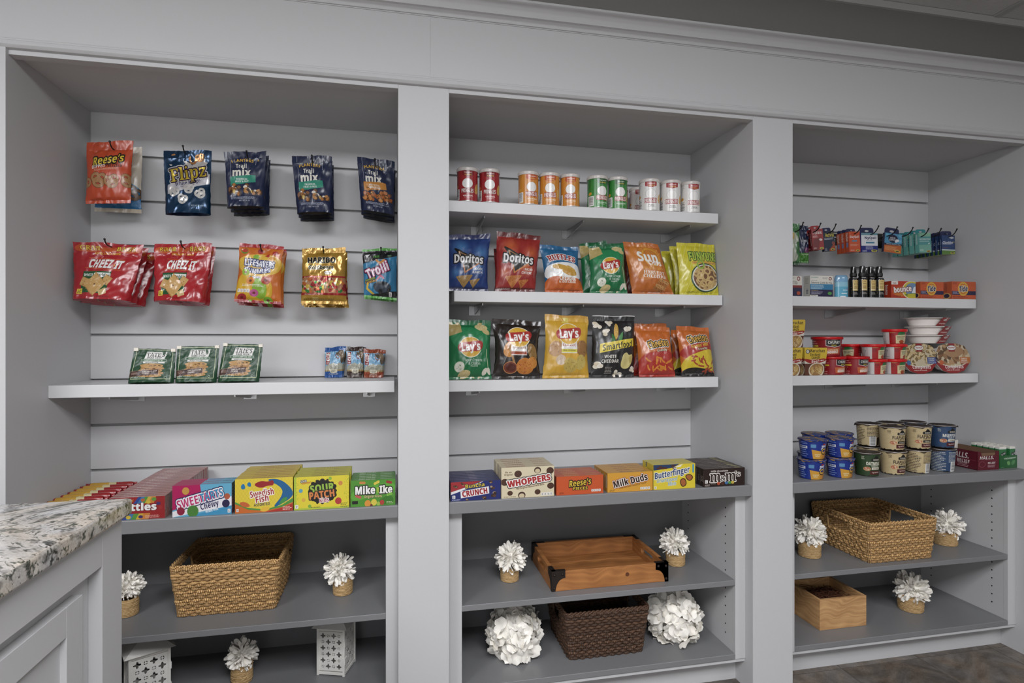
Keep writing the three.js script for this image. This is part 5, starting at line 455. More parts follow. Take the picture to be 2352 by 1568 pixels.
function jarFlower(label, x, y, z, r, h, cx, cy, R0, big, turn = 0) {
  const o = thing('jar_flower', label, 'flower', [x, y, z], turn, 'white flowers in twine-wrapped jars'), pts = [[0.001, 0], [r * 0.94, 0]], rows = Math.round(h / 0.0042);
  for (let i = 0; i < rows; i++) { const t = i / rows, rad = r * (t < 0.06 ? 0.96 : t > 0.82 ? 1 - (t - 0.82) * 0.8 : 1) + 0.001 * n2(i * 0.7, x * 9); for (const q of [0.1, 0.35, 0.65, 0.9]) pts.push([rad + 0.0019 * Math.sin(Math.PI * q), (i + q) * h / rows]); } pts.push([r * 0.82, h], [r * 0.7, h], [r * 0.68, h - 0.01]);
  part('twine_wrap', lathe(pts, 30), twine, o);
  const n = big ? 52 : 190, e = new THREE.Euler(), dir = new THREE.Vector3(), up = new THREE.Vector3(0, 1, 0), q = new THREE.Quaternion(), sp = new THREE.Quaternion();
  const core = new THREE.IcosahedronGeometry(R0 * (big ? 0.62 : 0.42), 2); part('flower_core', core, petalMat, o, [cx - x, cy - y, 0]);
  for (let i = 0; i < n; i++) {
    const yy = 1 - 2 * (i + 0.5) / n * 0.93, a = i * 2.39996 + rr(-0.25, 0.25), s = Math.sqrt(1 - yy * yy); dir.set(s * Math.cos(a), yy, s * Math.sin(a));
    if (big) { const R1 = R0 * rr(0.72, 0.9), m = part('floret', floretG[i % 2], petalMat, o); q.setFromUnitVectors(new THREE.Vector3(0, 0, 1), dir); sp.setFromAxisAngle(new THREE.Vector3(0, 0, 1), rr(0, 6)); m.quaternion.copy(q).multiply(sp); m.position.copy(dir).multiplyScalar(R1).add(new THREE.Vector3(cx - x, cy - y, 0)); m.scale.setScalar(R0 * rr(0.34, 0.46)); m.rotateX(rr(-0.4, 0.4)); }
    else { const m = part('petal', petalG[i % 3], petalMat, o), d2 = dir.clone().add(new THREE.Vector3(rr(-0.35, 0.35), rr(-0.5, 0.3), rr(-0.35, 0.35))).normalize(); q.setFromUnitVectors(up, d2); sp.setFromAxisAngle(up, rr(0, 6.28)); m.quaternion.copy(q).multiply(sp); const layer = rr(0.1, 0.56); m.position.copy(dir).multiplyScalar(R0 * layer).add(new THREE.Vector3(cx - x, cy - y, 0)); m.scale.set(R0 * rr(0.24, 0.36), R0 * rr(0.42, 0.86 - layer * 0.62), R0 * 0.55); }
  }
  return o;
}
// ---------- woven baskets ----------
const ropeMap = (a, b, s) => { const t = dataTex(64, (u, v) => { const k = Math.sin((u * 2 + v) * 6.283) * 0.5 + 0.5, n = tn(u, v, 5, s) * 0.25; return a.map((x, i) => lerp(b[i], x, clamp(k + n, 0, 1))); }); return t; };
function basket(label, x, y, z, W0, D0, W1, D1, h, n, colA, colB, opt = {}) {
  const o = thing('woven_basket', label, 'basket', [x, y, z], opt.turn || 0), mats = [0, 1, 2].map((k) => { const t = ropeMap(colA.map((c) => c * (0.86 + 0.14 * k)), colB, k * 7); t.repeat.set(opt.tw || 150, 1); return new THREE.MeshStandardMaterial({ map: t, roughness: 0.75 }); }), r = h / n * 0.56;
  const ring = (w, d, k) => { const pts = [], cr = 0.012, sides = [[w, 0], [d, 1], [w, 2], [d, 3]]; for (const [len, s] of sides) { const m = Math.max(4, Math.round((len - 2 * cr) / 0.0045)); for (let i = 0; i < m; i++) { const t = (i / m - 0.5) * (len - 2 * cr); const P = s === 0 ? [t, d / 2, 0, 1] : s === 1 ? [w / 2, -t, 1, 0] : s === 2 ? [-t, -d / 2, 0, -1] : [-w / 2, t, -1, 0]; pts.push(P); } const c = s === 0 ? [w / 2 - cr * 0.3, d / 2 - cr * 0.3, 0.7, 0.7] : s === 1 ? [w / 2 - cr * 0.3, -d / 2 + cr * 0.3, 0.7, -0.7] : s === 2 ? [-w / 2 + cr * 0.3, -d / 2 + cr * 0.3, -0.7, -0.7] : [-w / 2 + cr * 0.3, d / 2 - cr * 0.3, -0.7, 0.7]; pts.push(c); } return pts; };
  const hw = opt.hole || 0, h0 = opt.h0 || 0.55, h1 = opt.h1 || 0.82;
  for (let i = 0; i < n; i++) {
    const t = (i + 0.5) / n, w = lerp(W1, W0, t), d = lerp(D1, D0, t), pts = ring(w, d), inHole = hw && t > h0 && t < h1, runs = [[]];
    pts.forEach((p, k) => { if (inHole && Math.abs(p[2]) > 0.9 && Math.abs(p[1]) < hw) { if (runs[runs.length - 1].length) runs.push([]); return; } const s = Math.sin(k * Math.PI / 3 + (i % 2) * Math.PI) * r * 0.62; runs[runs.length - 1].push(new THREE.Vector3(p[0] + p[2] * s, t * h + rr(-0.0006, 0.0006) + 0.0009 * Math.sin(k * 0.7 + i), p[1] + p[3] * s)); });
    if (inHole && runs.length > 1) { const last = runs.pop(); runs[0] = last.concat(runs[0]); }
    for (const q of runs) if (q.length > 3) part('woven_row', new THREE.TubeGeometry(new THREE.CatmullRomCurve3(q, !inHole, 'catmullrom', 0.5), q.length * 2, r * 1.04, 6, !inHole), mats[i % 3], o);
  }
  const wallG = []; // inner stakes seen between the rows
  for (let k = 0; k < 4; k++) { const len0 = k % 2 ? D0 : W0, m = Math.round(len0 / 0.0135); for (let i = 0; i <= m; i++) { const f = i / m - 0.5, P = (w, d) => (k === 0 ? [f * w * 0.97, d / 2] : k === 1 ? [w / 2, f * d * 0.97] : k === 2 ? [f * w * 0.97, -d / 2] : [-w / 2, f * d * 0.97]), a = P(W1, D1), b = P(W0, D0); const cut = hw && k % 2 && Math.abs(f * D0) < hw; for (const [t0, t1] of cut ? [[0, h0], [h1, 1]] : [[0, 1]]) { const A = new THREE.Vector3(lerp(a[0], b[0], t0), t0 * h, lerp(a[1], b[1], t0)), B = new THREE.Vector3(lerp(a[0], b[0], t1), t1 * h, lerp(a[1], b[1], t1)); const g = new THREE.CylinderGeometry(r * 0.55, r * 0.55, A.distanceTo(B), 5); g.applyQuaternion(new THREE.Quaternion().setFromUnitVectors(new THREE.Vector3(0, 1, 0), B.clone().sub(A).normalize())); g.translate(...A.clone().add(B).multiplyScalar(0.5).toArray()); wallG.push(g); } } }
  part('stakes', merge(wallG), mats[0], o).userData.kind = 'stuff';
  const top = ring(W0, D0), rimG = [0, Math.PI].map((ph) => new THREE.TubeGeometry(new THREE.CatmullRomCurve3(top.map((p, k) => new THREE.Vector3(p[0] + p[2] * r * 0.55 * Math.cos(k * 0.9 + ph), h + r * 0.4 + r * 0.6 * Math.sin(k * 0.9 + ph), p[1] + p[3] * r * 0.55 * Math.cos(k * 0.9 + ph))), true), top.length * 3, r * 0.62, 6, true));
  part('rim', merge(rimG), mats[2], o);
  if (hw) for (const s of [-1, 1]) for (const q of [-1, 1]) { const A = lerp(W1, W0, h0) / 2 * s, B = lerp(W1, W0, h1) / 2 * s; part('handle_edge', new THREE.TubeGeometry(new THREE.LineCurve3(new THREE.Vector3(A, h0 * h, q * hw), new THREE.Vector3(B, h1 * h, q * hw)), 8, r * 0.8, 6), mats[1], o); }
  part('floor_panel', box(-W1 / 2 + 0.004, W1 / 2 - 0.004, 0.002, 0.006, -D1 / 2 + 0.004, D1 / 2 - 0.004), mats[0], o);
  return o;
}
const woodTex = (a, b, s, f = 18) => dataTex(512, (u, v) => { const w = 0.05 * tn(u, v, 3, s), k = fbm(u * 0.0 + 0, v + w, f, s, 4) * 0.5 + 0.5, fine2 = tn(u, v, 4, s + 3) * 0.15 + 0.12 * tn(u * 1, v, 160, s + 8), kx = clamp(k + fine2, 0, 1); return a.map((x, i) => lerp(b[i], x, kx)); });
const woodMat = (a, b, s, f, rough = 0.6) => new THREE.MeshStandardMaterial({ map: woodTex(a, b, s, f), roughness: rough });
// ---------- left bay: pouches on peg hooks ----------
const FILM = { gusset: std('#15161a', 0.3), red: null };
{
  const G7 = L.g0 + 7 * L.G, G5 = L.g0 + 5 * L.G, HK = 'peg hooks of the pouch bay';
  const behind = (src, name, label, group, k, dz = 0.038) => { for (let i = 0; i < k.length; i++) { const c = copyOf(src, name, k[i], group); c.position.set(src.position.x + rr(-0.004, 0.004), src.position.y - 0.004 * (i + 1), src.position.z - dz * (i + 1)); c.rotation.z = rr(-0.012, 0.012); } };
  const mk = (key) => gloss(key);
  const hookFor = (u, v, label, y, zt) => { const p = atZ(u, v, zt); hook(label, p.x, Math.min(p.y - 0.016, y + 0.012), zt, HK, Math.max(0.014, p.y - Math.min(p.y - 0.016, y + 0.012))); };
  const zf = -0.295;
  pouch('snack_pouch', 'orange pretzel pouch with yellow script lettering', 'hanging pouches', mk(ART.reeseP()), px4([198.6, 327], [306.3, 323.5], [197, 468], [300, 466.5], zf, zf + 0.012), { D: 0.024, ts: 0.14, bs: 0.05 });
  pouch('snack_pouch', 'cream and blue pretzel pouch hanging behind the orange one', 'hanging pouches', mk(ART.creamP()), px4([222, 343], [327.3, 339.4], [217, 485], [325, 490], -0.365, -0.358), { D: 0.02, ts: 0.12, bs: 0.07 });
  hookFor(252, 325, 'black peg hook holding the orange pretzel pouch', G7, -0.262);
  pouch('snack_pouch', 'shiny dark blue pouch of white fudge pretzels', 'hanging pouches', gloss(ART.flipz(), 0.2, { metalness: 0.55 }), px4([374.7, 346], [485.8, 346], [380.3, 493], [484.5, 494], zf, zf + 0.015), { ts: 0.12, gus: 0.028, pinch: 0.02 });
  hookFor(420, 335, 'black peg hook holding the dark blue fudge pretzel pouch', G7, -0.262);
  const tm = mk(ART.trail('#2a9a7c', 'TROPICAL', 'FRUIT & NUT', ['#c98a44', '#e9e2d6', '#d9b45a', '#8a5428', '#3a2018', '#b87434'], 6)), sm = mk(ART.trail('#d98a2c', 'SPICY NUTS &', 'CAJUN STICKS', ['#c8702c', '#d98a3c', '#b4561c', '#e0a050'], 7));
  const t1 = pouch('trail_mix_pouch', 'navy trail mix pouch with teal band, beside the blue fudge pretzel pouch', 'trail mix pouches', tm, px4([515, 348.6], [611.6, 347.5], [522.3, 478.4], [607, 477], zf, zf + 0.02), { ts: 0.12, gus: 0.024, pinch: 0.02, gm: FILM.gusset });
  behind(t1, 'trail_mix_pouch', '', 'trail mix pouches', ['navy teal-band pouch right behind the one beside the fudge pretzels', 'navy teal-band pouch last on the hook beside the fudge pretzels']);
  hookFor(566, 347, 'black peg hook holding three navy teal-band pouches', G7, -0.262);
  const t2 = pouch('trail_mix_pouch', 'navy trail mix pouch with teal band, beside the orange-band pouch', 'trail mix pouches', tm, px4([669.3, 358], [762, 358.6], [683, 492], [763.5, 491], zf, zf + 0.02), { ts: 0.12, gus: 0.024, pinch: 0.02, gm: FILM.gusset });
  behind(t2, 'trail_mix_pouch', '', 'trail mix pouches', ['navy teal-band pouch right behind the one beside the orange-band pouch', 'navy teal-band pouch last on the hook beside the orange-band pouch'], 0.036);
  hookFor(716, 357, 'black peg hook holding the navy pouches next to the orange-band ones', G7, -0.262);
  const t3 = pouch('trail_mix_pouch', 'navy trail mix pouch with orange band, next to the post', 'trail mix pouches', sm, px4([820, 359], [907, 372], [831, 485], [905, 497], zf, zf + 0.02), { ts: 0.12, gus: 0.024, pinch: 0.02, gm: FILM.gusset });
  behind(t3, 'trail_mix_pouch', '', 'trail mix pouches', ['navy orange-band pouch right behind the foremost one', 'navy orange-band pouch last on its hook'], 0.036);
  hookFor(861, 365, 'black peg hook holding the navy orange-band pouches', G7, -0.262);
  const cz = gloss(ART.cheez(), 0.26), co = { ts: 0.15, gus: 0.036, pinch: 0.01, crease: 1.4 };
  const c1 = pouch('cracker_pouch', 'big red cracker pouch nearest the end wall of the bay', 'red cracker pouches', cz, px4([170, 555], [331, 562], [167.5, 689], [300, 693], -0.285, -0.262), co); behind(c1, 'cracker_pouch', '', 'red cracker pouches', ['big red cracker pouch right behind the one nearest the end wall', 'big red cracker pouch last on the hook near the end wall'], 0.05);
  hookFor(240, 549, 'black peg hook holding three red cracker pouches', G5, -0.24);
  const c2 = pouch('cracker_pouch', 'big red cracker pouch beside the yellow fruit gummies', 'red cracker pouches', cz, px4([354, 560], [488, 559], [354, 693], [472, 697], -0.285, -0.262), co); behind(c2, 'cracker_pouch', '', 'red cracker pouches', ['big red cracker pouch behind the one beside the fruit gummies'], 0.05);
  hookFor(415, 554, 'black peg hook holding two red cracker pouches', G5, -0.24);
  const gmm = gloss(ART.gummies(), 0.28), g1 = pouch('candy_pouch', 'yellow and red fruit gummies pouch, foremost on its hook', 'hanging candy pouches', gmm, px4([550, 558], [652, 565], [538, 692], [645, 699], zf, zf + 0.008), { D: 0.022, ts: 0.06, bs: 0.045, pinch: 0.06 }); behind(g1, 'candy_pouch', '', 'hanging candy pouches', ['fruit gummies pouch right behind the foremost one', 'fruit gummies pouch last on its hook'], 0.034);
  hookFor(598, 562, 'black peg hook holding the fruit gummies pouches', G5, -0.262);
  const hb = gloss(ART.bears(), 0.22, { metalness: 0.45 }), h1 = pouch('candy_pouch', 'gold bear gummies pouch, foremost on its hook', 'hanging candy pouches', hb, px4([694, 570.5], [794, 569], [691, 697], [797, 699], zf, zf + 0.008), { D: 0.022, ts: 0.09, bs: 0.05, pinch: 0.04 }); behind(h1, 'candy_pouch', '', 'hanging candy pouches', ['gold bear gummies pouch right behind the foremost one', 'gold bear gummies pouch last on its hook'], 0.032);
  hookFor(742, 567, 'black peg hook holding the gold gummies pouches', G5, -0.262);
  const tr = mk(ART.crawlers()), r1 = pouch('candy_pouch', 'blue and black sour worms pouch next to the post', 'hanging candy pouches', tr, px4([832, 573], [912, 569], [836, 682], [911.5, 690], zf, zf + 0.008), { D: 0.02, ts: 0.07, bs: 0.05 }); behind(r1, 'candy_pouch', '', 'hanging candy pouches', ['blue and black sour worms pouch behind the foremost one'], 0.034);
  hookFor(875, 569, 'black peg hook holding the sour worms pouches', G5, -0.262);
}
// ---------- left shelf: cookie bags, energy bars ----------
{
  const cm = gloss(ART.cookies(), 0.45, { clearcoat: 0.15 }), wt = std('#e4ddd0', 0.6), y = S.sL, lb = ['green cookie bag nearest the end wall, its top leaning over', 'green cookie bag between two others, with folded top', 'tallest green cookie bag, nearest the energy bars'];
  const sp = [[[309, 800], [404, 802], [294, 881], [399, 881], -0.21], [[408, 795.5], [504, 794], [403, 880], [497, 879], -0.208], [[514, 789], [604, 791.5], [500, 878], [595, 878], -0.212]];
  sp.forEach(([a, b, c, d, z], i) => { const cor = px4(a, b, c, d, z - 0.012, z + 0.012, y); const g = pouch('cookie_bag', lb[i], 'green cookie bags', cm, cor, { ts: 0.1, gus: 0.02, pinch: -0.01, crease: 0.7 }); const base = g.position; for (const p of [cor[0], cor[1]]) part('tin_tie', rbox(-0.0065, 0.0065, -0.009, 0.001, -0.0025, 0.0055, 0.001), wt, g, [p.x - base.x + (p === cor[0] ? 0.006 : -0.006), p.y - base.y + 0.001, p.z - base.z]); });
  const bars = [['#1c5aac', 'CHOCOLATE', '', 'blue', [[746, 799], [794, 794.5], [746, 868], [785, 867]]], ['#3a2018', 'CHOCOLATE', 'BROWNIE', 'dark brown', [[795, 796.5], [838, 797], [797, 866], [834, 865.5]]], ['#a8421c', 'CRUNCHY', 'PEANUT', 'rust red', [[835, 801], [884, 803.5], [836, 867], [878, 867]]]];
  for (const [col, a, b, cn, q] of bars) { const z0 = atY(q[2][0], 868, y).z, m = gloss(ART.bar(col, a, b), 0.3), g = pouch('energy_bar', `${cn} banded energy bar standing upright, foremost of its kind`, 'upright energy bars', m, px4(...q, z0 - 0.006, z0, y), { D: 0.011, ts: 0.12, bs: 0.08, pinch: 0.03, cat: 'energy bar' }); for (let i = 1; i < (cn === 'blue' ? 3 : 2); i++) { const c = copyOf(g, 'energy_bar', `${cn} banded energy bar, ${ORD[i]} in its row behind the foremost`, 'upright energy bars'); c.position.set(g.position.x + 0.004 * i, g.position.y, g.position.z - 0.026 * i); } }
}
// ---------- candy boxes on the ledges ----------
{
  const zf = -0.014;
  rowOf('rainbow', 'candy_box', 'dark red rainbow candy box', 'dark red rainbow candy boxes', 250, 379, 1140, 1192, 18, { h: 0.062 });
  rowOf('tarts', 'candy_box', 'pink and blue chewy candy box', 'pink and blue candy boxes', 396, 532, 1113, 1182, 3, { turn: 0.02 });
  rowOf('fish', 'candy_box', 'yellow and blue fish candy box', 'yellow fish candy boxes', 539.5, 673, 1098, 1176, 8);
  rowOf('sour', 'candy_box', 'yellow candy box with black splash', 'yellow sour candy boxes', 675, 802, 1093.5, 1167, 6);
  rowOf('jelly', 'candy_box', 'green fruit chew candy box', 'green fruit chew boxes', 805, 908, 1102, 1160, 5);
  rowOf('crunch', 'candy_box', 'navy and red crunch candy box', 'navy crunch boxes', 1035, 1150, 1105, 1152, 7);
  rowOf('malt', 'candy_box', 'cream malted milk ball box', 'cream malted milk ball boxes', 1151.5, 1273, 1072, 1146, 5);
  rowOf('pieces', 'candy_box', 'orange peanut candy box', 'orange peanut candy boxes', 1278, 1386, 1092.5, 1139, 5);
  rowOf('duds', 'candy_box', 'amber caramel candy box', 'amber caramel candy boxes', 1395.5, 1499.5, 1084.5, 1131, 5);
  rowOf('finger', 'candy_box', 'bright yellow minis candy box', 'bright yellow minis boxes', 1501, 1597, 1066, 1123, 3);
  rowOf('chocs', 'candy_box', 'dark brown chocolate candy box', 'dark brown chocolate boxes', 1616, 1711, 1075.5, 1117, 8);
  // chew sticks standing on edge beside the rainbow boxes
  const st = canvasTex(512, 96, (c) => { c.scale(5.12, 5.12); R(c, 0, 0, 100, 20, '#b01c20'); Pg(c, [[6, 0], [52, 0], [62, 20], [4, 20]], '#e2a92c'); Pg(c, [[46, 0], [62, 0], [70, 20], [52, 20]], '#e8d89c'); T(c, 'Starburst', 40, 10, 12, '#a81c20', { fit: 46, sk: -0.2, st: '#f2e6c8', sw: 2 }); T(c, 'Original', 78, 10, 7, '#f0dcc8', { fit: 24 }); }), sm = gloss(st, 0.32);
  const bk = atZ(256, 1110, -0.39), w = atZ(316, 1110, -0.39).x - atZ(197, 1110, -0.39).x; let s0;
  for (let i = 0; i < 8; i++) {
    const lb = `red and yellow chew stick standing on edge, ${ORD[i]} from the slatted wall`, z = -0.39 + i * 0.036;
    if (!i) { s0 = thing('chew_stick', lb, 'candy', [bk.x, L.led + 0.0005, z], 0, 'chew sticks on edge'); const hh = 0.024, dd = 0.022, G = grid(40, 20, (a, j) => { const x = (a - 0.5) * w * 0.88, ph = j * 6.2832, e = 1 - 0.25 * Math.exp(-Math.min(a, 1 - a) * 30); return [x, hh / 2 + Math.sin(ph) * hh / 2 * e + 0.0005 * n3(a * 30, j * 8, 1), Math.cos(ph) * dd / 2 * e, a, (0.5 + Math.sin(ph) * 0.5)]; }); part('wrapper', G, sm, s0); for (const s of [-1, 1]) part('crimped_end', grid(8, 8, (a, j) => { const x = s * w * (0.43 + 0.07 * a); return [x, hh * (0.1 + 0.8 * j), 0.0012 * Math.sin(j * 30) + 0.002 * a * Math.sin(j * 5), s > 0 ? 0.95 : 0.02, 0.3]; }), sm, s0); }
    else copyOf(s0, 'chew_stick', lb, 'chew sticks on edge', [bk.x + rr(-0.002, 0.002) - 0.002 * i, L.led + 0.0005, z]);
  }
}
// ---------- middle bay: cans ----------
{
  const G = 'small chip cans', y = S.sM1, zc = -0.222, mk = (col, lb, u0, u1, turn, z = zc) => { const a = atZ(u0, 430, z), b = atZ(u1, 430, z), r = Math.min(0.0372, (b.x - a.x) / 2 * 0.955); can(col, lb, G, (a.x + b.x) / 2, z, r, 0.1185, turn, y + 0.0004); };
  mk('red', 'red chip can next to the post', 1049, 1098, -0.12); mk('red', 'red chip can on the far side from the post', 1100, 1148, -0.12);
  mk('orange', 'orange chip can nearest the red cans', 1190, 1237, 0.12); mk('orange', 'orange chip can in the middle of three', 1239, 1285, -0.2); mk('orange', 'orange chip can nearest the green cans', 1287, 1331, -0.25);
  mk('green', 'green chip can nearest the orange cans', 1349, 1395, 0.18); mk('green', 'green chip can nearest the white cans', 1396.5, 1440, -0.05);
  mk('white', 'white chip can nearest the green cans', 1468, 1515, -0.3); mk('white', 'white chip can in the middle of the front three', 1517, 1562, -0.3); mk('white', 'white chip can farthest from the green cans', 1564, 1606, -0.1);
  mk('white', 'white chip can set back behind the white row', 1446, 1490, -0.25, -0.335); mk('red', 'red chip can set back behind the green cans', 1399, 1441, -0.3, -0.345);
}
// ---------- middle bay: chip bags ----------
{
  const y2 = S.sM2, y3 = S.sM3, z = -0.212, cb = gloss(ART.corn('#1f3f86', '#4a86c4', '#232c66', 'COOL', 'RANCH', '#b58a44', '#8c6428')), crr = gloss(ART.corn('#a82420', '#d0602c', '#6e1a18', 'NACHO', 'CHEESE', '#cf7a34', '#a84e18')), sco = gloss(ART.potato('sco')), fy = gloss(ART.rings()), sc = gloss(ART.sun('#cf6a1c', '#dc8028', 'HARVEST', 'CHEDDAR')), sd = gloss(ART.sun('#7c2a1c', '#8c3420', 'GARDEN', 'SALSA'));
  const G2 = 'chip bags on the upper chip shelf', G3 = 'chip bags on the lower chip shelf', B = (lb, m, a, b, c, d, zz, yy, o, gr) => pouch('chip_bag', lb, gr, m, px4(a, b, c, d, zz - 0.028, zz, yy), { D: 0.03, ts: 0.085, bs: 0.04, pinch: 0.06, ...o });
  B('dark blue corn chip bag leaning by the post', cb, [1025, 539], [1127, 538], [1026, 670], [1120, 668], z - 0.01, y2, {}, G2);
  B('dark red corn chip bag, tallest on its shelf', crr, [1141, 531], [1242, 541], [1138, 670], [1228, 670], z, y2, { pinch: 0.02 }, G2); B('dark red corn chip bag standing behind the tallest bag', crr, [1134, 571], [1222, 575], [1136, 667], [1225, 667], -0.3, y2, { D: 0.024 }, G2);
  B('blue, white and orange ridged chip bag', gloss(ART.ruffles()), [1238, 561], [1326, 568], [1252, 671], [1340, 671], z, y2, { pinch: 0.09 }, G2);
  B('green potato chip bag standing behind the foremost green bag', sco, [1330, 560], [1392, 553], [1338, 670], [1422, 670], -0.268, y2, { D: 0.022 }, G2); B('green potato chip bag between ridged and harvest chips', sco, [1352, 566], [1432, 556], [1355, 673], [1441, 673], z + 0.008, y2, {}, G2);
  B('brownish red grain chip bag behind the orange one', sd, [1427, 559], [1500, 562], [1433, 671], [1520, 671], -0.285, y2, { D: 0.022 }, G2); B('orange harvest grain chip bag', sc, [1431, 555], [1511, 560], [1452, 674], [1547, 674], z + 0.004, y2, { pinch: 0.02 }, G2);
  B('yellow onion ring bag farthest back of three', fy, [1519, 577], [1596, 574], [1535, 671], [1622, 671], -0.315, y2, { D: 0.02, ts: 0.06 }, G2); B('yellow onion ring bag in the middle of three', fy, [1537, 566], [1616, 563], [1552, 673], [1640, 673], -0.262, y2, { D: 0.02, ts: 0.06 }, G2); B('yellow onion ring bag foremost of three', fy, [1553, 557], [1641, 561], [1561, 675], [1651, 676], z + 0.004, y2, { D: 0.022, ts: 0.06, pinch: 0.03 }, G2);
  B('green sour cream chip bag leaning by the post', sco, [1024, 733], [1127, 737], [1026, 873], [1129, 871], z, y3, {}, G3);
  B('black barbecue chip bag', gloss(ART.potato('bbq'), 0.28), [1130, 731], [1243, 738], [1131, 872], [1241, 871], z, y3, { pinch: 0.13 }, G3); B('golden yellow classic chip bag', gloss(ART.potato('cls'), 0.4), [1252, 721], [1351, 727], [1246, 871], [1352, 870], z, y3, { pinch: 0.07, ts: 0.1 }, G3);
  B('black popcorn bag with yellow banner', gloss(ART.popcorn(), 0.42), [1361, 724], [1456.5, 726], [1357, 868], [1456, 867], z - 0.006, y3, { pinch: 0.02 }, G3);
  const pf = gloss(ART.puffs(false)), ph = gloss(ART.puffs(true));
  B('orange and red cheese puff bag behind the foremost one', pf, [1453, 743], [1530, 743], [1449, 863], [1535, 862], -0.292, y3, { D: 0.022 }, G3); B('orange and red cheese puff bag beside the popcorn', pf, [1458, 748], [1537, 752], [1468, 868], [1551, 867], z, y3, { pinch: 0.04 }, G3);
  B('orange and yellow hot cheese puff bag set back', ph, [1540, 757], [1612, 758], [1545, 861], [1614, 860], -0.292, y3, { D: 0.02 }, G3); B('orange and yellow hot cheese puff bag in front', ph, [1552, 748], [1627, 752], [1567, 866], [1641, 865], z, y3, { pinch: 0.02 }, G3);
}
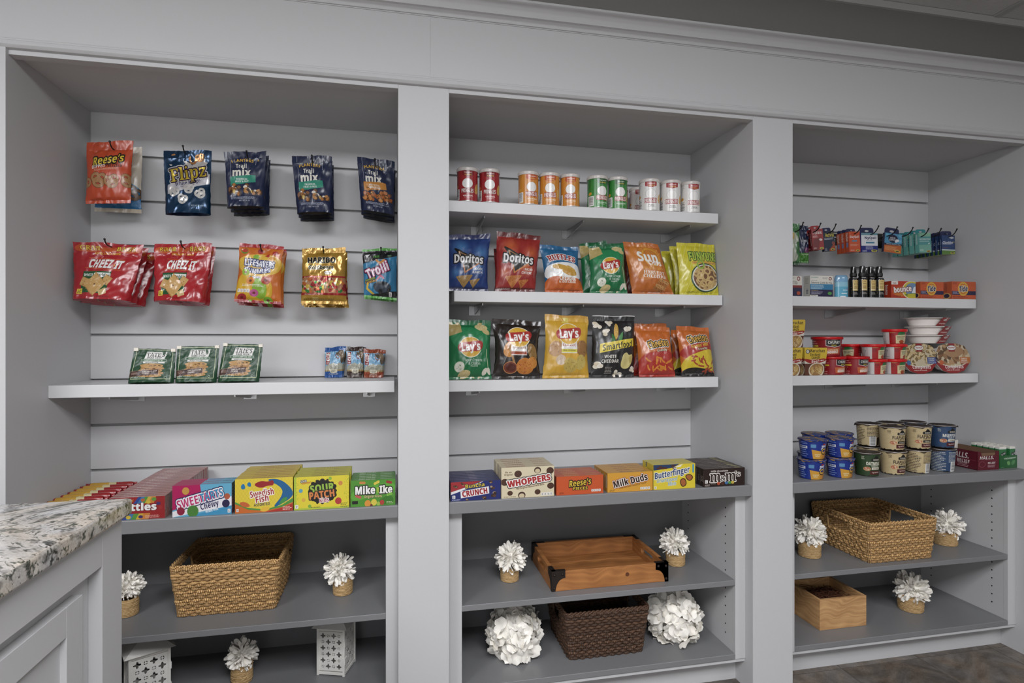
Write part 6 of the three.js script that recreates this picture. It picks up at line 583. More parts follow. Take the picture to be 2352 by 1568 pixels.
// ---------- right bay: boxes and packs on hooks ----------
{
  const HK = 'peg hooks of the medicine bay', yb = L.g0 + 6 * L.G, tips = [[1845, 511, 'the clear packs'], [1885, 513, 'the dark red pain tablets'], [1920, 515, 'the navy pain tablet box'], [1978, 518, 'the orange daytime boxes'], [2018, 519, 'the white and blue night box'], [2061, 521.5, 'the blue and orange fizz box'], [2097, 522.5, 'nothing, between the fizz and teal boxes'], [2133, 525, 'the teal boxes'], [2162, 525, 'nothing, between teal and navy allergy boxes'], [2198, 526, 'the navy allergy boxes']];
  for (const [u, v, w] of tips) { const p = atZ(u, v, -0.2); hook(`black peg hook holding ${w}`, p.x, p.y - 0.026, -0.2, HK, 0.026); }
  const bar = thing('hook_bar', 'black crossbar clipped to the slatted wall behind the medicine boxes', 'bar', [0, yb - 0.012, L.zB]); part('bar', rbox(1.45, 2.33, -0.004, 0.004, 0.003, 0.011, 0.001), wire, bar); for (const u of [1872, 2020, 2150]) { const x = bxAt(u, 555); part('clip_plate', rbox(x - 0.012, x + 0.012, -0.05, 0.012, 0.0005, 0.004, 0.001), wire, bar); }
  const navy = std('#1c2046', 0.5), hang = (k, desc, group, tl, br, z, d, n, o = {}) => { const a = atZ(tl[0], tl[1], z), b = atZ(br[0], br[1], z), w = Math.abs(b.x - a.x), h = a.y - b.y; let f; for (let i = 0; i < n; i++) { const pos = [(a.x + b.x) / 2, b.y - (o.drop || 0) * i, z - i * (o.gap ?? d + 0.003)], lb = n > 1 ? `${desc}, ${ORD[i]} from the hook's tip` : desc; if (!i) { f = carton(k, 'medicine_box', lb, group, w, h, d, pos, o.yaw || 0, o.tab || navy); f.rotation.z = o.roll || 0; } else { const c = copyOf(f, 'medicine_box', lb, group, pos); c.rotation.set(0, (o.yaw || 0) + rr(-0.05, 0.05), o.roll || 0); } } };
  const G = 'medicine boxes on hooks', red = std('#8c1c1e', 0.45), teal = std('#2c7c80', 0.45);
  hang('pain', 'dark red pain tablet box', G, [1868, 525], [1893, 574], -0.24, 0.013, 2, { roll: 0.1, tab: red, gap: 0.03, yaw: -0.05 });
  hang('relief', 'navy pain tablet box with yellow lettering', G, [1894, 530], [1919, 577], -0.24, 0.013, 1, { roll: 0.1 });
  hang('day', 'orange daytime cold box', G, [1951.5, 531], [1976.5, 578.5], -0.235, 0.02, 3, { roll: 0.05 });
  hang('night', 'white and blue night-time cold box', G, [1979, 534], [2016.5, 580], -0.24, 0.014, 1, { roll: 0.03 });
  hang('fizz', 'blue and orange cold tablet box', G, [2030, 535], [2069.5, 581], -0.25, 0.012, 1, { roll: -0.09 });
  hang('tummy', 'teal stomach tablet box', G, [2112, 534], [2139.5, 580.5], -0.235, 0.02, 5, { roll: 0.05, tab: teal, gap: 0.028 });
  hang('allergy', 'navy allergy tablet box', G, [2164, 540], [2194, 584.5], -0.238, 0.011, 7, { roll: 0.03, gap: 0.02 });
  const pk = (name, lb, map, tl, br, z, d) => { const a = atZ(tl[0], tl[1], z), b = atZ(br[0], br[1], z); pouch(name, lb, 'clear packs', map, [new THREE.Vector3(a.x, a.y, z), new THREE.Vector3(b.x, a.y, z), new THREE.Vector3(a.x, b.y, z), new THREE.Vector3(b.x, b.y, z)], { D: d, ts: 0.12, bs: 0.05, cat: 'pack' }); };
  pk('wipes_pack', 'green and white wipes pack beside the post', gloss(bagTex(0.06, 0.2, (c, h) => { R(c, 0, 0, 100, h, '#4a8c4c'); E(c, 40, h * 0.5, 44, h * 0.3, '#b9bfa8'); E(c, 30, h * 0.3, 22, 34, '#c9b060'); Cv(c, [[50, h * 0.5], [90, h * 0.42], [96, h * 0.7], [60, h * 0.8]], '#3c7c40'); E(c, 40, h * 0.82, 40, 40, '#b4baa6'); R(c, 0, h * 0.93, 100, h, '#245c2a'); }, 128)), [1806, 512], [1836, 608], -0.25, 0.014);
  pk('brush_pack', 'dark blue pack with green foot in a clear sleeve', gloss(bagTex(0.06, 0.18, (c, h) => { R(c, 0, 0, 100, h, '#1d2c54'); T(c, '20', 66, h * 0.2, 22, '#a8b4cc'); E(c, 46, h * 0.42, 40, 22, '#141a38'); T(c, 'tek', 50, h * 0.42, 30, '#cfd6e4', { fit: 52 }); R(c, 44, h * 0.6, 40, h * 0.14, '#7c3468'); R(c, 0, h * 0.74, 100, h, '#3c8c1c'); T(c, 'CLEAN', 50, h * 0.78, 13, '#d4e4c4', { fit: 66 }); }, 128)), [1833, 517], [1857, 604], -0.275, 0.012);
}
// ---------- right bay: upper shelf ----------
{
  const y = S.sR1 + 0.0004, z = -0.188, B = (k, lb, u0, u1, vt, d, zz = z, turn = 0) => { const a = atZ(u0, 660, zz), b = atZ(u1, 660, zz); carton(k, { wash: 'laundry_box', sheets: 'dryer_sheet_box' }[k] || 'medicine_carton', lb, 'boxes on the medicine shelf', b.x - a.x, atZ((u0 + u1) / 2, vt, zz).y - y, d, [(a.x + b.x) / 2, y, zz], turn); };
  B('hbp', 'cream, red and navy tablet box by the post', 1793, 1842, 633, 0.03, -0.2); B('flu', 'white and blue severe cold box', 1861, 1913, 633, 0.036, -0.2);
  B('sheets', 'red and yellow dryer sheet box', 2047.5, 2103, 645.5, 0.045); B('wash', 'orange laundry box beside the dryer sheets', 2114.5, 2167, 647, 0.04); B('wash', 'orange laundry box at the shelf end', 2186.5, 2241, 646.5, 0.045);
  const sp = new THREE.MeshPhysicalMaterial({ map: WRAP.spray(), roughness: 0.16, clearcoat: 0.6, clearcoatRoughness: 0.06 }), blk = new THREE.MeshPhysicalMaterial({ color: C('#0c0b0b'), roughness: 0.14, clearcoat: 0.5 });
  const list = [[1960, -0.235, 'nearest the clear blue stick'], [1980, -0.215, 'second from the clear blue stick'], [1999.5, -0.222, 'third from the clear blue stick'], [2019, -0.21, 'nearest the dryer sheets'], [1989, -0.262, 'in the back row, nearest the clear blue stick'], [2007, -0.266, 'in the back row, nearest the dryer sheets']]; let b0;
  list.forEach(([u, zz, w], i) => { const x = atZ(u, 660, zz).x, lb = `glossy black hair spray bottle ${w}`, r = 0.0188, turn = -0.35 + (i % 3) * 0.06; if (!i) { b0 = thing('spray_bottle', lb, 'bottle', [x, y, zz], turn, 'black spray bottles'); part('body', wrapLathe([[r - 0.002, 0], [r, 0.002], [r, 0.072], [r - 0.003, 0.08], [0.0105, 0.086], [0.0105, 0.09]], 36), sp, b0, null, [0, Math.PI, 0]); part('collar', lathe([[0.0125, 0.087], [0.0132, 0.088], [0.0132, 0.099], [0.0112, 0.1]], 30), std('#121111', 0.5), b0); part('cap', lathe([[0.0108, 0.1], [0.0115, 0.101], [0.0098, 0.126], [0.009, 0.128], [0.001, 0.128]], 30), blk, b0); } else { const c = copyOf(b0, 'spray_bottle', lb, 'black spray bottles', [x, y, zz]); c.rotation.y = turn; } });
  const dx = atZ(1932, 660, -0.225), d = thing('deodorant_stick', 'clear blue deodorant stick beside the severe cold box', 'deodorant', [dx.x, y, -0.225], -0.2), oval = (pts, m, n) => { const g = wrapLathe(pts, 40); g.scale(1, 1, 0.55); part(n, g, m, d, null, [0, Math.PI, 0]); };
  oval([[0.024, 0], [0.0262, 0.003], [0.0268, 0.05], [0.0262, 0.062]], new THREE.MeshPhysicalMaterial({ map: WRAP.stick(), roughness: 0.2, clearcoat: 0.4 }), 'body'); oval([[0.0262, 0.062], [0.027, 0.064], [0.0262, 0.08], [0.021, 0.09], [0.001, 0.0915]], new THREE.MeshPhysicalMaterial({ color: C('#9cc8e4'), roughness: 0.12, transmission: 0.45, thickness: 0 }), 'cap'); oval([[0.024, 0.062], [0.0238, 0.07], [0.018, 0.077], [0.001, 0.079]], std('#b8dcea', 0.4), 'stick_top');
}
// ---------- right bay: lower shelf, bowls, noodle cups, trays ----------
{
  const y = S.sR2 + 0.0004, film = gloss(WRAP.chunky(), 0.32), pas = gloss(WRAP.pasta(), 0.32), rl = std('#b01218', 0.3), rl2 = std('#c8181c', 0.3), Gc = 'soup bowls', Gp = 'pasta bowls';
  const C0 = (u, z) => atZ(u, 800, z).x, hc = 0.0725, hp = 0.0605;
  bowl('c', 'soup_bowl', 'dark red soup bowl on the shelf beside the beef noodle cup', 'bowl', Gc, [C0(1911, -0.235), y, -0.235], -0.05, 0.0485, 0.044, hc, film, rl, 'snap'); bowl('c', 'soup_bowl', 'dark red soup bowl on the shelf beside the pasta bowls', 'bowl', Gc, [C0(1963.5, -0.232), y, -0.232], -0.12, 0.0485, 0.044, hc, film, rl, 'snap'); bowl('c', 'soup_bowl', 'dark red soup bowl stacked on top of another', 'bowl', Gc, [C0(1899, -0.25), y + hc + 0.0005, -0.25], -0.45, 0.055, 0.047, 0.078, film, rl, 'snap');
  const pb = (lb, u, lv, z, tr) => bowl('p', 'pasta_bowl', lb, 'bowl', Gp, [C0(u, z), y + lv * (hp + 0.0004), z], tr, 0.0425, 0.036, hp, pas, rl2, 'snap');
  pb('bright red pasta bowl at the bottom of the tall stack', 2053, 0, -0.225, -0.35); pb('bright red pasta bowl in the middle of the tall stack', 2054, 1, -0.226, -0.1); pb('bright red pasta bowl on top of the tall stack', 2054, 2, -0.227, -0.55); pb('bright red pasta bowl at the bottom of the short stack', 2009, 0, -0.228, -0.1); pb('bright red pasta bowl on top of the short stack', 2005, 1, -0.23, -0.15);
  pb('pasta bowl with its grey text side out, lower, behind the soup bowl', 1956, 0, -0.325, -1.5); pb('pasta bowl with its grey text side out, behind the soup bowl', 1955, 1, -0.325, -1.5);
  const nm = { Beef: gloss(WRAP.noodle('Beef'), 0.45, { clearcoat: 0.1 }), Chicken: gloss(WRAP.noodle('Chicken'), 0.45, { clearcoat: 0.1 }) }, pw = std('#ded6c4', 0.7);
  const noodle = (fl, lb, u0, u1, yy, z, h, turn = 0) => { const a = atZ(u0, 830, z), b = atZ(u1, 830, z), w = b.x - a.x, o = thing('noodle_cup', lb, 'cup', [(a.x + b.x) / 2, yy, z - w / 2], turn, 'noodle cups'), fr = grid(4, 8, (i, j) => { const k = lerp(0.86, 1, sstep(0, 1, j)) * (j > 0.92 ? 0.985 : 1); return [(i - 0.5) * w * k, j * h, w / 2 * k, 0.035 + i * 0.215, j]; }); part('sleeve', merge([0, 1, 2, 3].map((q) => { const g = fr.clone(); g.rotateY(q * Math.PI / 2); return g; })), nm[fl], o); part('cup_lid', lathe([[0.001, h - 0.002], [w * 0.46, h - 0.002], [w * 0.46, h - 0.006]]), pw, o); part('cup_base', lathe([[0.001, 0.001], [w * 0.4, 0.001], [w * 0.4, 0.006]]), pw, o); };
  noodle('Beef', 'white and yellow beef noodle cup', 1848, 1900, y, -0.186, 0.108); noodle('Chicken', 'yellow chicken noodle cup standing on the shelf by the post', 1795, 1844, y, -0.186, 0.108); noodle('Chicken', 'yellow chicken noodle cup stacked on another', 1801, 1850, y + 0.109, -0.19, 0.108);
  // meal trays
  const lidTex = (kind) => bagTex(0.15, 0.125, (c, h) => { R(c, 0, 0, 100, h, '#a81c1e'); E(c, 50, h * 0.36, 56, h * 0.42, '#d8c8a4'); c.save(); c.beginPath(); c.ellipse(50, h * 0.36, 54, h * 0.4, 0, 0, 7); c.clip(); for (let i = 0; i < 70; i++) { const x = rr(0, 100), yy = rr(-4, h * 0.74); if (kind) { E(c, x, yy, rr(4, 12), rr(3, 7), ['#a87a4c', '#8a5c34', '#c49a68', '#6a4a2c'][i % 4], rr(0, 180)); } else { E(c, x, yy, rr(7, 11), rr(3, 5), '#8c7040', rr(0, 180)); E(c, x, yy - 0.6, rr(6, 10), rr(2.4, 4), ['#d8bc84', '#e4cc98', '#c8a868'][i % 3], rr(0, 180)); } } if (kind) E(c, 56, h * 0.28, 26, 15, '#b88a5c', -8); c.restore(); E(c, 50, h * 0.36, 56, h * 0.42, null, 0, '#efe8dc', 1.4); R(c, 40, 0, 17, h * 0.27, '#a81c1e'); E(c, 48, h * 0.14, 13, 7, '#f2eee6', 0, '#333', 0.8); T(c, 'Hormel', 48, h * 0.14, 6.6, '#a81c1e', { fit: 19, sk: -0.2 }); R(c, 70, h * 0.46, 32, h * 0.22, kind ? '#d8782c' : '#34509c'); T(c, kind ? 'TURKEY &' : 'CHICKEN', 82, h * 0.51, 5, '#f4f0ea', { fit: 18 }); T(c, kind ? 'DRESSING' : 'ALFREDO', 82, h * 0.57, 5, '#f4f0ea', { fit: 18 }); fine(c, 72, h * 0.62, 26, 2, '#d8dcec', 2.4); E(c, 16, h * 0.64, 6, 7, kind ? '#d8662c' : '#4a74b4'); T(c, 'Compleats', 52, h * 0.79, 13, '#f6f1ea', { fit: 54 }); T(c, 'ready in 60 seconds', 48, h * 0.9, 4.6, '#f0dcd4', { fit: 38 }); });
  const octa = (w, h, d, k = 1) => { const pts = [[-0.5, 0.12], [-0.36, 0.42], [-0.12, 0.5], [0.12, 0.5], [0.36, 0.42], [0.5, 0.12], [0.5, -0.12], [0.3, -0.42], [0.1, -0.5], [-0.1, -0.5], [-0.3, -0.42], [-0.5, -0.12]].map(([a, b]) => new THREE.Vector2(a * w * k, b * h * k)), g = new THREE.ExtrudeGeometry(new THREE.Shape(pts), { depth: d, bevelEnabled: true, bevelSize: 0.001, bevelThickness: 0.0008, bevelSegments: 1 }), uv = g.attributes.uv, p = g.attributes.position; for (let i = 0; i < p.count; i++) uv.setXY(i, p.getX(i) / w + 0.5, p.getY(i) / h + 0.5); return g; };
  const wt = std('#e6e0da', 0.45), Gm = 'upright meal trays', al = gloss(lidTex(0), 0.4), tk = gloss(lidTex(1), 0.4); const tray = (lb, m, u0, u1, z, gr) => { const a = atZ(u0, 823, z), b = atZ(u1, 823, z), w = b.x - a.x, h = 0.122, o = thing('meal_tray', lb, 'meal tray', [(a.x + b.x) / 2, y + h / 2 + 0.001, z - 0.006], 0, gr); o.rotation.x = -0.09; part('sleeve', octa(w, h, 0.0015), m, o); part('rim', octa(w, h, 0.003, 0.99), wt, o, [0, 0, -0.0045]); part('tray_body', octa(w, h, 0.03, 0.82), wt, o, [0, 0, -0.036]); };
  tray('upright oval tray of pale pasta shells with blue label', al, 2076, 2155, -0.2, Gm); tray('upright oval tray of brown turkey with orange label', tk, 2151, 2230, -0.2, Gm); tray('oval pasta tray hidden behind the pale pasta shells', al, 2080, 2156, -0.262, Gm); tray('oval tray behind the brown turkey tray', tk, 2150, 2224, -0.262, Gm);
  const slv = gloss(canvasTex(192, 160, (c) => { c.scale(1.92, 1.92); R(c, 0, 0, 100, 90, '#a81c1e'); E(c, 50, 24, 24, 10, '#f0ece4', 0, '#333', 1.5); T(c, 'Hormel', 50, 24, 11, '#a81c1e', { fit: 34, sk: -0.2 }); T(c, 'Compleats', 50, 60, 17, '#f6efe8', { fit: 76 }); R(c, 46, 2, 26, 8, '#f0ece4'); }), 0.4);
  const flat = (lb, u, v, lv, zc, gr, yy) => { const x = atZ(u, v, zc).x, o = thing('meal_tray', lb, 'meal tray', [x, yy, zc], 0, gr), prof = (r) => [[0.001, 0.0005], [r * 0.68, 0.0005], [r * 0.72, 0.004], [r * 0.84, 0.03], [r * 0.86, 0.032], [r * 1.0, 0.0325], [r * 1.01, 0.0355], [r * 0.98, 0.036], [0.001, 0.036]], g = lathe(prof(0.098), 32); g.scale(1, 1, 0.68); part('tray_body', g, wt, o); const sg = grid(10, 6, (i, j) => { const px = 0.026 + (i - 0.5) * 0.052 + (j - 0.5) * 0.022, r = lerp(0.078, 0.1, j) + 0.0008, q = px / r; return [px, 0.002 + j * 0.034, Math.sqrt(Math.max(0, 1 - q * q)) * r * 0.68, i, j]; }); part('sleeve', sg, slv, o); };
  const yt = y + 0.1225, Gf = 'flat stacked meal trays'; flat('white meal tray lying flat, lowest of three stacked', 2128, 780, 0, -0.268, Gf, yt); flat('white meal tray lying flat, middle of three stacked', 2131, 760, 1, -0.268, Gf, yt + 0.0365); flat('white meal tray lying flat, topmost of three stacked', 2127, 738, 2, -0.268, Gf, yt + 0.073); 
}
// ---------- right ledge: cups, lozenges, mints ----------
{
  const y = L.led + 0.0004, mac = gloss(WRAP.mac(), 0.3), macLid = gloss(canvasTex(256, 256, (c) => { R(c, 0, 0, 256, 256, '#2c3f86'); for (let i = 0; i < 60; i++) { const x = rr(0, 256), yy = rr(0, 256), a = rr(0, 6); E(c, x, yy, 22, 9, '#c8963c', a * 57); } }), 0.35), G = 'blue macaroni cups', h = 0.069;
  const mc = (lb, u, z, lv, tr) => bowl('m', 'macaroni_cup', lb, 'cup', G, [atZ(u, 1080, z).x, y + lv * (h + 0.002), z], tr, 0.0465, 0.039, h, mac, macLid, 'foil');
  mc('blue macaroni cup on the ledge, front, nearest the post', 1863, -0.062, 0, -0.3); mc('blue macaroni cup on the ledge, front, beside the green oat cup', 1929, -0.062, 0, -0.2); mc('blue macaroni cup on the ledge, back, nearest the post', 1862, -0.165, 0, -0.3); mc('blue macaroni cup on the ledge, back, away from the post', 1925, -0.165, 0, -0.2);
  mc('blue macaroni cup stacked in front, nearest the post', 1866, -0.07, 1, -0.25); mc('blue macaroni cup stacked in front, away from the post', 1929, -0.075, 1, -0.2); mc('blue macaroni cup stacked at the back, nearest the post', 1872, -0.175, 1, -0.3); mc('blue macaroni cup stacked at the back, away from the post', 1928, -0.172, 1, -0.2);
  const lidM = std('#2c211b', 0.55), tan = gloss(WRAP.cup('#d8c08c', '#3a2c1c', 'FLAPJACK', 'S’MORES', '#5c1c1c', '', '#8c7448'), 0.5, { clearcoat: 0.1 }), oat = gloss(WRAP.cup('#2c4a24', '#e8e4d0', 'OATMEAL', 'MAPLE & BROWN', '#5c1c1c', 'light', '#1c3016'), 0.5, { clearcoat: 0.1 }), blu = gloss(WRAP.cup('#2c4c78', '#e4e2d8', 'MUFFIN', 'BLUEBERRY', '#5c1c24', 'light', '#1c3454'), 0.5, { clearcoat: 0.1 }), hk = 0.0855, rt = 0.043, rb = 0.0375;
  const kc = (m, cn, lb, u, z, lv, tr) => bowl('k', 'power_cup', `${cn} breakfast cup ${lb}`, 'cup', 'breakfast cups', [atZ(u, 1070, z).x, y + lv * (hk + 0.004), z], tr, rt, rb, hk, m, lidM, 'film');
  kc(oat, 'dark green', 'on the ledge, the only green one', 1991, -0.06, 0, -0.3); kc(tan, 'tan', 'on the ledge beside the green cup', 2051, -0.062, 0, -0.25); kc(tan, 'tan', 'with its barcode side out, on the ledge', 2107, -0.062, 0, 2.75); kc(blu, 'blue', 'with its barcode side out, on the ledge', 2164, -0.064, 0, 2.75);
  kc(tan, 'tan', 'stacked in front, beside the set-back text-side cup', 2049, -0.068, 1, -0.25); kc(tan, 'tan', 'stacked in front, beside the blue cup', 2109, -0.068, 1, -0.35); kc(blu, 'blue', 'stacked in front, nearest the lozenge box', 2164, -0.068, 1, -0.3);
  kc(tan, 'tan', 'on the ledge behind the green cup', 1996, -0.16, 0, 2); kc(tan, 'tan', 'stacked behind the green cup, text side out', 1995, -0.16, 1, 2.2); kc(tan, 'tan', 'on the ledge in the back row, middle', 2046, -0.162, 0, 2); kc(tan, 'tan', 'stacked in the back row, middle', 2046, -0.162, 1, 2); kc(blu, 'blue', 'on the ledge in the back row', 2097, -0.164, 0, 2); kc(blu, 'blue', 'stacked in the back row', 2097, -0.164, 1, 2);
  // lozenge display box
  const z = -0.03, a = atZ(2245, 1060, z), b = atZ(2294.5, 1060, z), w = b.x - a.x, hh = atZ(2245, 1037, z).y - y, dp = 0.165, o = thing('lozenge_box', 'maroon lozenge display box with a cut-out top, open', 'box', [(a.x + b.x) / 2, y, z]), mar = (f) => gloss(bagTex(f ? 0.08 : 0.165, 0.075, (c, h) => { R(c, 0, 0, 100, h, '#6e1226'); const k = f ? 1 : 0.62; T(c, 'HALLS.', f ? 44 : 58, h * (f ? 0.36 : 0.3), f ? 22 : 19, '#f2ece8', { sk: -0.2, fit: f ? 68 : 46 }); T(c, 'RELIEF', f ? 66 : 66, h * 0.64, f ? 13 : 11, '#f0e6e2', { fit: f ? 36 : 32 }); E(c, f ? 22 : 26, h * 0.7, f ? 14 : 9, f ? 14 : 9, null, 0, '#a04a54', 2); fine(c, f ? 48 : 52, h * 0.74, f ? 36 : 32, 3, '#d8b4b8', f ? 5 : 3.4); Ln(c, [[4, h * 0.5], [96, h * 0.5]], '#a04a54', 0.7); }, 320), 0.4), kr = std('#6e5440', 0.85), wh = std('#dcd8cf', 0.6);
  const fs = new THREE.Shape(); [[-w / 2, 0], [w / 2, 0], [w / 2, hh], [w / 2 - 0.014, hh], [w / 2 - 0.016, hh * 0.78], [-w / 2 + 0.022, hh * 0.72], [-w / 2 + 0.016, hh * 0.98], [-w / 2, hh]].forEach(([X, Y], i) => (i ? fs.lineTo(X, Y) : fs.moveTo(X, Y))); const fg = new THREE.ExtrudeGeometry(fs, { depth: 0.0012, bevelEnabled: false }), fu = fg.attributes.uv, fp = fg.attributes.position; for (let i = 0; i < fp.count; i++) fu.setXY(i, fp.getX(i) / w + 0.5, fp.getY(i) / hh); fg.translate(0, 0, -0.0012);
  part('front_panel', fg, mar(true), o); const ms = mar(false), sg = (X) => grid(2, 2, (i, j) => [X, j * hh * 0.99, -dp + i * dp, X < 0 ? i : 1 - i, j]); part('side_panel', sg(-w / 2), ms, o); part('side_panel', sg(w / 2), ms, o); part('liner', box(-w / 2 + 0.0008, w / 2 - 0.0008, 0.0005, hh * 0.9, -0.0035, -0.0022), kr, o); part('liner', box(-w / 2 + 0.0006, -w / 2 + 0.0016, 0.0005, hh * 0.98, -dp, -0.004), kr, o); part('liner', box(w / 2 - 0.0016, w / 2 - 0.0006, 0.0005, hh * 0.98, -dp, -0.004), kr, o); part('back_panel', box(-w / 2, w / 2, 0, hh * 1.2, -dp, -dp + 0.0012), wh, o); part('floor_panel', box(-w / 2, w / 2, 0.0005, 0.0015, -dp, -0.001), kr, o);
  const gz = -0.04, ga = atZ(2296.5, 1060, gz), gb = atZ(2344, 1060, gz), gw = gb.x - ga.x, gh = atZ(2320, 1045, gz).y - y, gd = 0.13, grn = gloss(bagTex(0.08, 0.055, (c, h) => { R(c, 0, 0, 100, h, '#1f6a30'); T(c, 'FRESHMINTS', 50, h * 0.24, 11, '#dcecd8', { fit: 58, rot: -5 }); Cv(c, [[32, h * 0.5], [46, h * 0.42], [52, h * 0.7], [40, h * 0.84]], '#6cae5c'); Cv(c, [[54, h * 0.8], [58, h * 0.42], [76, h * 0.36], [72, h * 0.7]], '#4a9450'); R(c, 84, 0, 14, 14, '#c8a02c'); R(c, 84, 14, 14, 8, '#b03424'); fine(c, 6, h * 0.92, 20, 1, '#9cc49c', 3); }, 256), 0.42), tr = thing('mint_tray', 'green mint display tray in the bay corner', 'box', [(ga.x + gb.x) / 2, y, gz]);
  part('front_panel', (() => { const g = grid(2, 2, (i, j) => [(i - 0.5) * gw, j * gh, 0, i, j]); return g; })(), grn, tr); for (const s of [-1, 1]) part('side_panel', box(s * gw / 2 - 0.0006, s * gw / 2 + 0.0006, 0, gh, -gd, -0.0005), std('#1f6a30', 0.5), tr); part('back_panel', box(-gw / 2, gw / 2, 0, gh, -gd - 0.001, -gd), std('#1f6a30', 0.5), tr); part('floor_panel', box(-gw / 2, gw / 2, 0.0004, 0.0014, -gd, -0.001), kr, tr);
  const mt = gloss(bagTex(0.03, 0.05, (c, h) => { R(c, 0, 0, 100, h, '#2f8446'); T(c, 'tic tac', 52, h * 0.3, 26, '#eef2ec', { fit: 62, rot: -20, st: '#14241a', sw: 16 }); R(c, 0, 0, 100, 8, '#dfe8de'); }, 96), 0.3); let m0, kk = 0;
  for (const sx of [-1, 1]) for (let i = 0; i < 5; i++) { const lb = `green mint pack ${sx < 0 ? 'on the lozenge side' : 'on the wall side'} of the tray, ${ORD[i]} from its front`, pos = [(ga.x + gb.x) / 2 + sx * gw * 0.25, y + 0.002, gz - 0.016 - i * 0.024]; if (!m0) { m0 = thing('mint_pack', lb, 'mints', pos, 0, 'green mint packs'); const mw = gw * 0.34, mh = gh + 0.024; part('case', (() => { const g = new RoundedBoxGeometry(mw, mh, 0.018, 2, 0.002); g.translate(0, mh / 2, 0); const p = g.attributes.position, uv = g.attributes.uv; for (let k = 0; k < p.count; k++) uv.setXY(k, p.getX(k) / mw + 0.5, p.getY(k) / mh); return g; })(), mt, m0); part('cap', (() => { const g = new RoundedBoxGeometry(mw * 0.96, 0.006, 0.0175, 2, 0.001); g.translate(0, mh + 0.0025, 0); return g; })(), wh, m0); } else copyOf(m0, 'mint_pack', lb, 'green mint packs', pos); }
}
